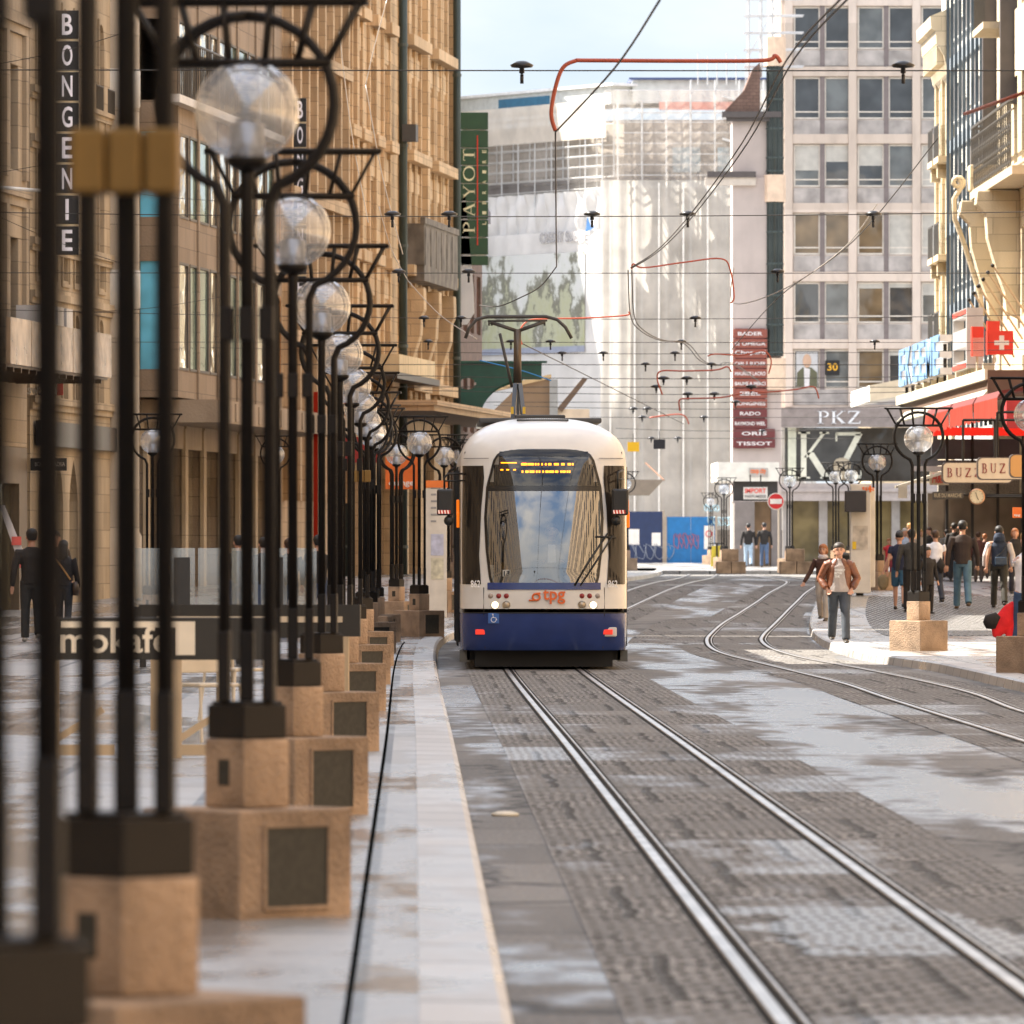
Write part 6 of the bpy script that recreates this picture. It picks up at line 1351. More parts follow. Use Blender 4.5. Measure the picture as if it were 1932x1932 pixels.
# ================================================================ overhead line
WIRE = mat('wire_dark', (.05, .045, .04), .5, .3); WIREL = mat('wire_bright', (.5, .46, .42), .4, .5); INS = mat('insulator_black', (.012, .011, .012), .35); ORW = mat('orange_cable', (.38, .07, .03), .5)
def smooth(pts, n=6):
    pts = [Vector(p) for p in pts]
    if len(pts) < 3 or len(pts) > 18: return pts
    out = []
    for i in range(len(pts)-1):
        p0, p1, p2, p3 = pts[max(i-1, 0)], pts[i], pts[i+1], pts[min(i+2, len(pts)-1)]
        for k in range(n):
            t = k/n; out.append(.5*((2*p1)+(p2-p0)*t+(2*p0-5*p1+4*p2-p3)*t*t+(3*p1-p0-3*p2+p3)*t**3))
    return out+[pts[-1]]
def wire(name, label, pts, r_, m, cat='overhead wire', group='overhead tram wires'):
    pts = smooth(pts)
    p0 = Vector(pts[0]); ro = root(name, label, cat, p0, 0, group); b = MB(); b.path([Vector(p)-p0 for p in pts], r_*.72, 6); b.build('wire', m, ro, True); return ro
ordn = ['lowest', 'second lowest', 'third lowest', 'fourth lowest', 'fifth lowest', 'sixth lowest', 'seventh lowest', 'eighth lowest', 'ninth lowest', 'tenth lowest', 'eleventh lowest', 'twelfth lowest', 'thirteenth lowest', 'topmost but one', 'topmost']
ys = [(112, [987, 1715]), (398, [740, 848, 1120, 1302, 1655]), (508, [752, 885, 1472]), (597, [800, 870, 1315]), (642, [808, 965, 1040, 1288, 1655]), (664, [1062, 1140, 1276]), (685, [1220, 1345]), (712, [1254, 1298]), (728, [1240, 1420]), (742, [1300, 1350]), (757, [1390]), (770, [1196, 1222]), (786, [1213, 1330]), (812, [1440]), (826, [1230, 1280])]
def insul(mb, p, s=1.): 
    mb.lathe(p, [(0, .05*s), (.06*s, .05*s), (.15*s, .0), (.13*s, -.03*s), (.03*s, -.04*s), (.035*s, -.1*s), (0, -.12*s)], 12)
def span_z(y, D): return CAMH+(HY-y*K)*D/F
for i, (y, xs_) in enumerate(ys):
    D = 4.9*F/(HY-y*K); D = min(D, 330)
    if i == 0: D = 85
    z = span_z(y, D); Xl = -28.3+.111*D if D > 150 else -16; Xr = 18.
    pts = []
    for k in range(21):
        t = k/20; pts.append((Xl+(Xr-Xl)*t, D+2*math.sin(t*3), z+.35*((2*t-1)**2)*min(1, 80/D)*(1 if i % 2 else -.3)))
    w_ = wire('span_wire', 'thin span wire with black insulators, '+ordn[14-i]+' of the spans across the street', pts, (.011 if D < 200 else .016), WIRE, 'span wire', 'span wires across the street')
    p0 = Vector(pts[0])
    for x in xs_:
        X = (x*K-CX)*D/F; b = MB(); insul(b, Vector((X, D+1, z))-p0, .85 if D < 220 else 1.2); b.bar(Vector((X, D+1, z-.1))-p0, Vector((X, D+1, z-.2))-p0, .02, 5); b.build('insulator', INS, w_, True)
# contact wires
wire('contact_wire', 'heavy dark contact wire from the upper edge down to the orange pipe end', [PO(1245, 0, 58), PO(1160, 128, 70), PO(1050, 247, 84)], .014, WIRE)
wire('hanger_wire', 'vertical hanging cable above the pantograph', [PO(1048, 247, 84), PO(1049, 400, 95), PO(1050, 503, 105)], .012, WIRE)
wire('contact_wire', 'curved contact wire sagging down to the pantograph head', [PO(1050, 503, 105), PO(1020, 540, 108), PO(985, 560, 112), PO(940, 578, 114), PO(905, 576, 130)], .012, WIRE)
for o_ in (0, 13): wire('contact_wire', 'far track contact wire from the upper corner, '+('inner' if o_ else 'outer')+' strand of the pair', [PO(1590+o_, -6, 60), PO(1485+o_, 112, 72), PO(1400+o_*.8, 270, 92), PO(1302+o_*.6, 405, 116), PO(1240+o_*.4, 472, 130), PO(1190+o_*.3, 505, 140)], .013, WIRE)
for o_ in (0, 7): wire('contact_wire', 'curved contact wire over the bend, '+('inner' if o_ else 'outer')+' strand', [PO(1185+o_, 510, 141), PO(1190+o_, 597, 165), PO(1210+o_, 625, 175), PO(1245+o_, 642, 182), PO(1290+o_, 648, 190), PO(1320+o_, 680, 210), PO(1350+o_, 690, 225), PO(1378+o_, 686, 240), PO(1440, 725, 270)], .015, WIRE)
wire('contact_wire', 'pale stay wire from the near insulator to the bracket pole', [PO(1655, 385, 120), PO(1590, 470, 128), PO(1480, 545, 140), PO(1385, 572, 150), PO(1385, 505, 150)], .013, WIREL)
wire('contact_wire', 'long dark diagonal wire crossing the office block', [PO(1770, 260, 110), PO(1610, 455, 125), PO(1470, 560, 150), PO(1380, 660, 170)], .012, WIRE)
wire('contact_wire', 'orange brown feeder wire at the upper picture edge', [PO(1940, 172, 60), PO(1820, 215, 66)], .02, ORW)
wire('contact_wire', 'long dark sloping wire rising from the pantograph towards the far spans', [PO(985, 648, 150), PO(1090, 700, 180), PO(1180, 745, 205), PO(1290, 800, 240)], .014, WIRE)
wire('contact_wire', 'blue insulated wire passing behind the pantograph mast', [PO(905, 680, 150), PO(980, 698, 150), PO(1040, 718, 150)], .018, mat('blue_wire', (.02, .2, .5), .4))
for i, (p, d, lab) in enumerate((([(1048, 247), (1040, 215), (1048, 165), (1062, 128), (1085, 115), (1110, 114), (1290, 115), (1440, 114), (1462, 105), (1473, 118)], 84, 'long orange red insulated pipe near the top of the sky'), ([(1192, 508), (1195, 498), (1215, 505), (1290, 495), (1360, 488), (1378, 510), (1385, 560), (1378, 572)], 140, 'orange insulated cable arm above the tram far side'),
        ([(985, 650), (980, 628), (992, 608), (1015, 602), (1100, 600), (1180, 595), (1186, 588)], 128, 'orange insulated cable arm just behind the pantograph'), ([(1250, 745), (1240, 715), (1248, 700), (1290, 700), (1350, 698), (1372, 692), (1380, 702)], 205, 'orange insulated cable arm before the netting'),
        ([(1335, 672), (1350, 668), (1400, 670), (1440, 662), (1455, 680), (1450, 705)], 190, 'orange insulated cable arm crossing the brown brand boards'), ([(1410, 735), (1440, 740), (1500, 735), (1535, 730), (1545, 752)], 230, 'orange insulated cable arm in front of the office block foot'),
        ([(1283, 775), (1282, 755), (1300, 752), (1360, 750), (1400, 742)], 250, 'small orange insulated cable arm low before the netting'), ([(1225, 788), (1285, 782), (1300, 800)], 290, 'smallest orange insulated cable arm near the site hoardings'))):
    wire('cable_arm', lab, [PO(x, y, d) for x, y in p], .03 if d < 100 else .019*d/140, ORW, 'cable arm', 'orange insulated cable arms')
for i, (a, c, d, lab) in enumerate((((730, 0), (690, 160), 120, 'upper'), ((690, 160), (760, 480), 120, 'lower'), ((715, 390), (770, 530), 150, 'short'), ((770, 530), (900, 640), 150, 'long low'), ((640, 60), (695, 420), 130, 'steep'))):
    wire('stay_wire', lab+' grey stay wire in front of the ochre house', [PO(*a, d), PO((a[0]+c[0])/2-4, (a[1]+c[1])/2+10, d), PO(*c, d)], .012, WIREL, 'stay wire', 'grey stay wires on the kerb side')
for i, (a, c, d, lab) in enumerate((((0, 325), (240, 270), 150, 'rising across the arched windows'), ((0, 410), (240, 500), 150, 'falling across the vertical sign'), ((150, 345), (420, 380), 160, 'over the blue bay'), ((150, 590), (420, 560), 165, 'low over the blue bay'), ((0, 120), (240, 60), 120, 'high over the stone pillar'))):
    wire('stay_wire', 'thin dark stay wire '+lab, [PO(*a, d), PO((a[0]+c[0])/2, (a[1]+c[1])/2+6, d), PO(*c, d)], .009, WIRE, 'stay wire', 'thin dark stay wires')
wire('white_pole', 'horizontal white rod in front of the grey stone house', [PO(-20, 352, 150), PO(80, 360, 150)], .05, mat('rod_white', (.6, .6, .58), .4), 'rod')

# ================================================================ street furniture
r = root('cafe_barrier', 'dark cafe barrier board with pale lettering on beige legs', 'barrier', (0, 0, 0)); DB = 59.; q = lambda x, y: PO(x, y, DB)
p0 = q(84, 1165); p1 = q(500, 1245); zb_ = .13; r.location = (p0.x, DB, zb_); W_ = p1.x-p0.x; z0 = p1.z-zb_; z1 = p0.z-zb_
b = MB(); b.box(0, W_, 0, .05, z0, z1); o = b.build('board', mat('board_charcoal', (.028, .025, .02), .55), r, bevel=.006); lm = mat('letter_cream', (.85, .76, .6), .6)
text('mokafe', 'lettering', lm, (q(320, 0).x-q(115, 0).x), .2, (q(115, 0).x-p0.x, -.006, q(0, 1232).z-zb_), depth=.006, parent=o)
b = MB(); za = q(0, 1184).z-zb_; b.box(q(116, 0).x-p0.x, q(368, 0).x-p0.x, -.008, -.001, za-.0, za+.045); b.box(q(332, 0).x-p0.x, q(368, 0).x-p0.x, -.0085, -.0015, q(0, 1236).z-zb_, za); b.build('bracket_mark', lm, o)
legm = mat('leg_beige', (.5, .38, .24), .6, var=.1)
for xl in (87, 317):
    x = q(xl, 0).x-p0.x; b = MB(); b.box(x, x+.19*.53*1.0, .0, .06, 0, z0); lg = b.build('leg', legm, r)
    b = MB(); b.beam((x+.05, .03, .12), (x+.42, .03, .36), .05, .05); b.box(x+.1, x+.5, .0, .05, .02, .1); b.build('foot_brace', legm, lg)
r = root('cafe_barrier', 'second cafe barrier seen edge on behind the lettered board', 'barrier', tuple(Vector(PO(262, 1245, 68))*1.0), R(-8)); r.location.z = .13; b = MB(); b.box(0, 1.9, 0, .05, .8, 1.07); b.build('board', MC['board_charcoal'], r); b = MB(); b.box(.1, .2, 0, .05, 0, .8); b.build('leg', legm, r); b = MB(); b.box(1.7, 1.8, 0, .05, 0, .8); b.build('leg', legm, r)
b = MB(); b.box(.15, 1.75, -.008, 0, .92, .97); b.build('stripe', mat('strip_cream', (.6, .5, .36), .6), r)
# terrace screens
GS = clear('screen_glass', (.93, .93, .88), .2, .04, (.5, .45, .36), .12)
for i, (xa, xb, lab) in enumerate(((252, 430, 'first wet glass terrace screen over a dark planter'), (434, 600, 'second wet glass terrace screen farther along the kerb row'))):
    D = 104+i*3; p = PO(xa, 1140, D); W_ = (xb-xa)*K*D/F; r = root('terrace_screen', lab, 'glass screen', (p.x, D, .13), 0, 'glass terrace screens')
    zt_ = PO(0, 1034, D).z-.13; zb_ = PO(0, 1142, D).z-.13; b = MB(); n = 3
    for k in range(n): b.box(W_*k/n+.02, W_*(k+1)/n-.02, .02, .035, zb_, zt_)
    b.build('glass_panel', GS, r); b = MB(); b.box(0, W_, -.1, .25, .35, zb_-.02); b.build('planter', mat('planter_black', (.02, .018, .016), .5), r); b = MB(); b.box(W_*.5-.09, W_*.5+.12, -.02, .06, .6, zt_-.12); b.build('post', mat('post_charcoal', (.03, .03, .03), .5), r)
    for x in (.08, W_-.14): b = MB(); b.box(x, x+.08, 0, .2, 0, .36); b.build('leg', MC['planter_black'], r)
def chair(x, y, D, rz, lab):
    p = PO(x, y, D); r = root('bistro_chair', lab, 'chair', (p.x, D, .13), rz, 'white bistro chairs'); m = mat('chair_cream', (.62, .54, .42), .5)
    b = MB(); b.box(-.2, .2, -.2, .2, .44, .47); b.build('seat', m, r, bevel=.01); b = MB(); b.prism([(-.2, .55), (.2, .55), (.17, .86), (-.17, .86)], .17, .2); b.build('backrest', m, r, bevel=.01)
    for sx in (-1, 1):
        for sy in (-1, 1): b = MB(); b.bar((sx*.18, sy*.18, .44 if sy < 0 else .88), (sx*.2, sy*.24, 0), .014, 6); b.build('leg', m, r)
chair(395, 1330, 64, R(30), 'white bistro chair behind the lettered cafe barrier'); chair(440, 1300, 72, R(-40), 'white bistro chair half hidden by the kerb lamps')
# slanted price board at the edge
p = PO(8, 1165, 140); r = root('menu_board', 'white folding menu board with red marks leaning by the dark doorway', 'board', (p.x, 140, .13)); b = MB(); b.add([(-.1, 0, 2.3), (.0, 0, 2.3), (.95, .1, 0), (.7, .1, 0), (-.1, .05, 2.3), (.0, .05, 2.3), (.95, .15, 0), (.7, .15, 0)], [(0, 1, 2, 3), (7, 6, 5, 4), (0, 4, 5, 1), (1, 5, 6, 2), (2, 6, 7, 3), (3, 7, 4, 0)]); b.build('panel', mat('menu_white', (.6, .58, .58), .5), r); b = MB()
for k in range(4): b.box(.13+k*.14, .3+k*.14, -.02, -.005+.03*k, 1.6-k*.4, 1.75-k*.4)
b.build('red_mark', mat('mark_red', (.6, .1, .08), .5), r)
# shop names on the kerb side
r = root('shop_sign', 'white script sign with red square under the metal canopy', 'shop sign', tuple(PO(52, 744, 176))); text('swatch', 'lettering', mat('letter_white', (0, 0, 0)), .62, .22, (0, 0, 0), depth=.03, parent=r); b = MB(); b.box(.64, .78, -.0, .04, -.02, .24); b.build('red_square', mat('edge_red', (0, 0, 0)), r)
r = root('shop_sign', 'dark small shop board with pale capitals beside the pointed arches', 'shop sign', tuple(PO(58, 888, 178))); b = MB(); b.box(0, .8, 0, .08, 0, .28); b.build('plate', MC['black_board'], r); text('BCBGMAXAZRIA', 'lettering', mat('letter_grey', (.4, .38, .36), .5), .66, .09, (.1, -.012, .1), depth=.01, parent=r)
# ticket column
D = 193.; kx = K*D/F; p = PO(1605, 1117, D); zg = g(D)+.13; r = root('ticket_column', 'tall white information column with dark box and map on the pavement', 'information column', (p.x, D, zg)); W_ = 38*kx; H = PO(0, 913, D).z-zg
cream = mat('column_white', (.66, .62, .55), .4); b = MB(); b.box(0, W_, 0, .5, .06, H); b.box(W_, W_+.12, .25, .5, .2, H-.1); b.build('column', cream, r, bevel=.015); b = MB(); b.box(W_*.3, W_*.65, .1, .4, 0, .06); b.build('foot', MC['dark_recess'], r)
b = MB(); b.box(-.15, W_*.75, -.3, -.002, PO(0, 966, D).z-zg, PO(0, 926, D).z-zg); b.build('screen_box', mat('box_charcoal', (.03, .027, .03), .5), r, bevel=.02); b = MB(); b.box(W_*.1, W_*.85, -.01, 0, PO(0, 1037, D).z-zg, PO(0, 992, D).z-zg); b.build('map', mat('map_paper', (.5, .45, .38), .4, var=.3, scale=6), r)
b = MB(); b.box(W_*.08, W_*.27, -.03, -.002, PO(0, 1036, D).z-zg, PO(0, 1022, D).z-zg); b.build('validator', mat('validator_yellow', (.75, .5, .02), .5), r); b = MB(); b.box(W_*.92, W_*1.02, -.02, -.002, H-.2, H-.04); b.build('orange_tab', MC['orange_sign'], r); text('tpg', 'lettering', mat('orange_letter', (0, 0, 0)), .3, .1, (W_*.55, -.012, H-.17), depth=.01, parent=r)
# second column left of the tram
D = 168.; p = PO(803, 1180, D); zg = g(D)+.13; r = root('ticket_column', 'white information column with orange head and maps beside the tram', 'information column', (p.x, D, zg)); W_ = 40*K*D/F; H = PO(0, 920, D).z-zg; b = MB(); b.box(0, W_, 0, .4, 0, H); b.build('column', cream, r, bevel=.01); b = MB(); b.box(-.02, W_+.02, -.02, .42, H, H+.15); b.build('orange_head', mat('orange_paint', (.72, .18, .03), .4), r)
b = MB(); b.box(W_*.25, W_*.85, -.01, 0, 1.3, 1.75); b.build('map', mat('map_blue', (.5, .52, .66), .4, var=.2, scale=8), r); b = MB(); b.box(W_*.25, W_*.85, -.01, 0, .8, 1.25); b.build('map', mat('map_sand', (.58, .55, .42), .4, var=.3, scale=8), r); b = MB(); [b.box(W_*.25, W_*(.5+.2*(k % 2)), -.01, 0, 2.0+k*.14, 2.04+k*.14) for k in range(7)]; b.build('printed_line', mat('print_grey', (.3, .3, .3), .5), r)
# no entry sign
D = 290.; p = PO(1464, 946, D); zg = g(D)+.13; r = root('no_entry_sign', 'round red no entry sign with white bar on a slim post', 'traffic sign', (p.x, D, zg)); zc = p.z-zg; rr_ = 16*K*D/F
b = MB(); b.xf = Matrix.Translation((0, 0, zc))@Matrix.Rotation(R(90), 4, 'X'); b.lathe((0, 0, 0), [(0, .01), (rr_*.9, .01), (rr_*.9, -.02)], 28); b.build('disc', mat('sign_red', (.6, .02, .025), .4, var=0), r); b = MB(); b.xf = Matrix.Translation((0, 0, zc))@Matrix.Rotation(R(90), 4, 'X'); b.lathe((0, 0, 0), [(0, .004), (rr_, .004), (rr_, -.02), (0, -.02)], 28); b.build('rim', mat('sign_rim_white', (.7, .66, .6), .5), r)
b = MB(); b.box(-rr_*.7, rr_*.7, -.02, -.012, zc-.09, zc+.09); b.build('bar', mat('cross_white', (0, 0, 0)), r); b = MB(); b.bar((rr_*.35, .06, 0), (rr_*.35, .06, zc+.3), .04, 8); b.build('post', mat('post_beige', (.45, .38, .3), .5), r)
# wide stone blocks round the far lamps, litter bin, scooter, bicycle bits
for (xa, xb, ya, yb, y2, D, lab) in ((1349, 1405, 1051, 1074, 1024, 268, 'long low stone bench block under the perfumery lamp'), (1468, 1531, 1053, 1077, 1027, 262, 'pair of stone bench blocks under the no entry sign')):
    p = PO(xa, yb, D); zg = g(D)+.1; W_ = (xb-xa)*K*D/F; r = root('stone_bench', lab, 'stone bench', (p.x, D-1.2, zg)); H = (yb-ya)*K*D/F
    for k in range(2): b = MB(); b.box(W_*k/2+.01, W_*(k+1)/2-.01, 0, .8, 0, H); b.build('block', CONC, r, bevel=.02)
    b = MB(); b.box(W_*.2, W_*.75, .1, .6, H+.005, H+.42); b.build('upper_block', CONC, r, bevel=.02)
D = 196; p = PO(1592, 1060, D); r = root('litter_bin', 'black litter bin left of the ticket column', 'bin', (p.x, D, g(D)+.13)); b = MB(); b.lathe((0, 0, 0), [(0, 0), (.2, 0), (.22, .9), (.24, .92), (.2, .98), (0, 1.0)], 20); b.build('barrel', mat('bin_black', (.02, .02, .02), .5), r, True)
D = 330; p = PO(1352, 1068, D); r = root('scooter', 'parked scooter with yellow apron beside the blue hoarding', 'scooter', (p.x, D, g(D)+.1)); b = MB(); b.loft([((0, .2, .3), .16, .3), ((0, .1, .6), .2, .35), ((0, .3, .85), .18, .4)], 10); b.build('body', mat('scooter_dark', (.03, .03, .035), .4), r, True)
b = MB(); b.prism([(-.25, .1), (.35, .1), (.2, .95), (-.2, .95)], -.3, -.22); b.build('apron', mat('apron_yellow', (.6, .45, .03), .5), r)
for y in (-.45, .7): b = MB(); b.xf = Matrix.Translation((0, y, .26))@Matrix.Rotation(R(90), 4, 'Y'); b.lathe((0, 0, 0), [(.16, -.06), (.26, -.05), (.26, .05), (.16, .06)], 18); b.build('wheel', rub, r, True)
b = MB(); b.bar((-.32, -.3, 1.05), (.32, -.3, 1.05), .025, 6); b.bar((0, -.4, .3), (0, -.28, 1.05), .04, 6); b.build('handlebar', CAPM, r)
D = 300; p = PO(1350, 880, 330)
for x, y, d, nm, col, lab in ((1195, 843, 300, 'hanging_plate', (.8, .45, .01), 'small yellow square plate hung on the far span wires'), (1244, 838, 300, 'hanging_plate', (.01, .01, .015), 'small black square plate hung on the far span wires')):
    p = PO(x, y, d); r = root(nm, lab, 'sign plate', p); b = MB(); b.box(-.22, .22, 0, .04, -.18, .18); b.build('plate', mat('plate_'+('y' if col[0] > .5 else 'k'), col, .5, var=0), r); b = MB(); b.bar((0, .02, .18), (0, .02, .5), .015, 5); b.build('hook', WIRE, r)
# small pale stone lying in the road
p = GO(953, 1540); r = root('road_stud', 'pale worn stud lying in the near roadway', 'road stud', p); b = MB(); b.ball((0, 0, .01), .09, 12, .25); b.build('stone', mat('pale_stone', (.6, .55, .45), .7), r, True)
# ================================================================ people
SKIN = mat('skin', (.5, .27, .18), .55, var=.05); SKIN2 = mat('skin_dark', (.3, .16, .1), .55, var=.05)
HAIRC = {'black': (.012, .01, .009), 'brown': (.06, .03, .015), 'blond': (.4, .22, .08), 'grey': (.4, .38, .36), 'dark': (.025, .018, .012), 'red': (.28, .1, .03)}
def cm(c, kind='cloth'):
    n = kind+'_'+'_'.join('%02d' % int(v*99) for v in c)
    return mat(n, c, .85 if kind == 'cloth' else .4, var=.22, scale=5, bump=.5, bscale=14)
def vox(o, v, sm=4):
    m = o.modifiers.new('skin', 'REMESH'); m.mode = 'VOXEL'; m.voxel_size = v; m.use_smooth_shade = True
    s_ = o.modifiers.new('smooth', 'SMOOTH'); s_.factor = .5; s_.iterations = sm; return o
def person(X, D, e, label, h=1.75, face=0, stride=.0, top=(.03, .03, .03), bottom=(.05, .07, .12), hair='black', hs='short', sleeves='long', shorts=False, arms='swing', wide=1., tw=1., coat=0., skin=SKIN, near=False, shoe=(.03, .025, .02), armR=None, armL=None, tee=None, kid=False, lean=0, fat=1.):
    k = h/1.75; v = .011 if near else .017
    r = root('person', label, 'person', (X, D, g(D)+e), face)
    r.scale = (k*wide, k*wide, k)
    a = stride; hip = .93
    def leg(s):
        f = a*s                      # forward step; local -y is forward
        hp = Vector((s*.09, 0, hip)); kn = Vector((s*.095, -.42*math.sin(f)-.03, .50)); 
        an = Vector((s*.1, -.85*math.sin(f)+(.07 if f < 0 else 0), .085+(.05 if f < -.12 else 0))); return hp, kn, an
    def arm(s):
        sh = Vector((s*.19*tw, .0, 1.40)); f = -a*s
        if arms == 'pockets': el = Vector((s*.28*tw, .07, 1.14)); wr = Vector((s*.2, -.07, .95))
        elif arms == 'crossed': el = Vector((s*.26, -.04, 1.12)); wr = Vector((s*-.02, -.2, 1.13))
        elif arms == 'hold': el = Vector((s*.25, .04, 1.13)); wr = Vector((s*.16, -.26, 1.18))
        else: el = Vector((s*.25*tw, -.15*math.sin(f)+.02, 1.13)); wr = Vector((s*.27*tw, -.36*math.sin(f)-.05, .88))
        q = armR if s < 0 else armL
        if q: el, wr = Vector(q[0]), Vector(q[1])
        return sh, el, wr
    B = MB(); ln = Vector((0, -lean, 0))
    hc = Vector((0, -.015, 1.63))+ln
    # body: one continuous figure
    B.loft([((0, 0, .88), .13, .1), ((0, 0, .95), .155*fat, .11), ((0, 0, 1.08), .135*fat, .1*fat), ((0, 0, 1.22), .15, .11), (Vector((0, .0, 1.36))+ln*.6, .165*tw, .105), (Vector((0, .01, 1.43))+ln*.8, .12*tw, .08), (Vector((0, .01, 1.475))+ln*.9, .06, .058), (Vector((0, 0, 1.54))+ln, .052, .055)], 14)
    B.ball(hc+Vector((0, .01, .03)), .088, 16, 1.12, 1.12); B.loft([(hc+Vector((0, -.02, -.11)), .04, .045), (hc+Vector((0, -.018, -.07)), .06, .07), (hc+Vector((0, 0, 0)), .078, .085)], 12)
    B.loft([(hc+Vector((0, -.085, -.035)), .018, .02), (hc+Vector((0, -.092, -.02)), .014, .018), (hc+Vector((0, -.083, .03)), .008, .01)], 8)
    for s in (-1, 1): B.ball(hc+Vector((s*.085, .01, -.005)), .02, 8, 1.5)
    for s in (-1, 1):
        hp, kn, an = leg(s); B.loft([(hp+Vector((0, 0, .05)), .085, .09), (hp.lerp(kn, .3), .082, .088), (kn, .055, .058), (kn.lerp(an, .35), .055, .062), (an, .036, .04)], 10)
        B.loft([(an+Vector((0, .05, -.05)), .03, .03), (an+Vector((0, -.04, -.045)), .042, .03), (an+Vector((0, -.16, -.062)), .035, .02)], 8)
        sh, el, wr = arm(s); sh2 = sh+ln*.8; B.loft([(Vector((s*.1, 0, 1.4))+ln*.8, .05, .055), (sh2, .052, .055), (sh2.lerp(el, .5), .043, .045), (el, .036, .038), (el.lerp(wr, .4), .036, .036), (wr, .024, .024)], 10)
        d = (wr-el).normalized(); pm = wr+d*.07; B.loft([(wr, .024, .02), (pm-d*.02, .036, .02), (pm+d*.015, .036, .018)], 8)
        if near:
            sd = d.cross(Vector((0, 1, 0))).normalized() if abs(d.y) < .9 else Vector((1, 0, 0)); crl = Vector((0, -1, 0))-d*Vector((0, -1, 0)).dot(d)
            for q in range(4):
                b0 = pm+sd*(q-1.5)*.019+d*.01; L1 = (.05, .058, .052, .042)[q]; B.path([b0, b0+d*L1*.5+crl*.004, b0+d*L1+crl*.02], [.0098, .009, .0078], 6)
            B.path([wr+d*.03+sd*.03, wr+d*.065+sd*.052+crl*.01, wr+d*.1+sd*.055+crl*.025], [.012, .011, .009], 6)
        else: B.loft([(pm, .034, .018), (pm+d*.07, .026, .02)], 8)
    vox(B.build('body', skin, r), v*.8, 3)
    # trousers or shorts
    T = MB(); g_ = .016; T.loft([((0, 0, .84), .12, .11), ((0, 0, .95), .165*fat, .125*fat), ((0, 0, 1.03), .15*fat, .115*fat)], 14)
    for s in (-1, 1):
        hp, kn, an = leg(s)
        if shorts: e_ = kn+Vector((0, 0, .04)); T.loft([(hp+Vector((0, 0, .03)), .098, .11), (hp.lerp(e_, .5), .1, .105), (e_, .092, .095)], 12)
        else: T.loft([(hp+Vector((0, 0, .03)), .098, .108), (hp.lerp(kn, .4), .095, .1), (kn, .075, .078), (kn.lerp(an, .5), .072, .078), (an+Vector((0, .01, -.02)), .068, .078)], 12)
    vox(T.build('shorts' if shorts else 'trousers', cm(bottom), r), v)
    # jacket / shirt
    J = MB(); zl = .90-coat; J.loft([((0, 0, zl), .178*fat+coat*.12, .14*fat+coat*.05), ((0, 0, 1.02), .165*fat, .13*fat), ((0, 0, 1.2), .172*fat, .13), (Vector((0, 0, 1.34))+ln*.6, .19*tw, .13), (Vector((0, .01, 1.43))+ln*.8, .145*tw, .095), (Vector((0, .01, 1.49))+ln*.9, .075, .07)], 16)
    for s in (-1, 1):
        sh, el, wr = arm(s); sh2 = sh+ln*.8; fatn = 1.0 if sleeves == 'long' else .95
        if sleeves == 'none': continue
        P_ = [(Vector((s*.1, 0, 1.39))+ln*.8, .062, .07), (sh2, .07*fatn, .072), (sh2.lerp(el, .5), .062, .062)]
        if sleeves == 'long': P_ += [(el, .055, .055), (el.lerp(wr, .5), .052, .052), (wr+(wr-el).normalized()*.01, .042, .042)]
        J.loft(P_, 12)
    if hs == 'hood': J.loft([(Vector((0, .05, 1.44))+ln, .13, .1), (Vector((0, .06, 1.52))+ln, .13, .11), (Vector((0, .04, 1.6))+ln, .1, .1)], 12)
    vox(J.build('jacket' if sleeves == 'long' else 'shirt', cm(top), r), v)
    # shoes
    for s in (-1, 1):
        hp, kn, an = leg(s); S = MB(); up = .03 if an.z > .1 else 0
        S.loft([(an+Vector((0, .075, -.05)), .035, .03), (an+Vector((0, .03, -.04)), .044, .045), (an+Vector((0, -.06, -.052)), .047, .032), (an+Vector((0, -.15, -.062)), .042, .022), (an+Vector((0, -.19, -.066)), .02, .014)], 10); S.build('shoe', cm(shoe, 'leather'), r, True)
    # hair
    if hs != 'bald':
        H = MB(); hm = mat('hair_'+hair, HAIRC[hair], .6, var=.2, scale=20); c = hc+Vector((0, .02, .06))
        H.ball(c, .097, 16, .95, 1.1)
        if hs == 'long': H.loft([(c+Vector((0, .03, 0)), .1, .09), (c+Vector((0, .055, -.12)), .105, .075), (c+Vector((0, .065, -.22)), .1, .06), (c+Vector((0, .07, -.3)), .06, .04)], 12)
        elif hs == 'bob': H.loft([(c+Vector((0, .02, 0)), .105, .1), (c+Vector((0, .03, -.1)), .118, .085), (c+Vector((0, .04, -.16)), .09, .05)], 12)
        elif hs == 'cap': H.loft([(c+Vector((0, -.05, .0)), .085, .06), (c+Vector((0, .02, .07)), .08, .08)], 12)
        else: H.loft([(c+Vector((0, .03, -.105)), .06, .045), (c+Vector((0, .028, -.07)), .082, .062), (c+Vector((0, .02, 0)), .093, .085)], 12)
        vox(H.build('hair', hm, r), v*.9, 2)
    if near or abs(face) < 1.2 and D < 160:
        for s in (-1, 1):
            E_ = MB(); E_.ball(hc+Vector((s*.031, -.079, .008)), .012, 8, .6, .6); E_.build('eye', mat('eye_dark', (.03, .02, .015), .3, var=0), r, True)
            E_ = MB(); E_.path([hc+Vector((s*.014, -.09, .03)), hc+Vector((s*.033, -.088, .034)), hc+Vector((s*.05, -.078, .028))], .006, 5); E_.build('eyebrow', mat('hair_dark', HAIRC['dark'], .6), r, True)
        M_ = MB(); M_.path([hc+Vector((-.025, -.08, -.066)), hc+Vector((0, -.087, -.064)), hc+Vector((.025, -.08, -.066))], .006, 5); M_.build('mouth', mat('lips', (.3, .1, .08), .5), r, True)
    return r
def at(x, y, e=.13):
    p = GO(x, y, e); return p.x, p.y
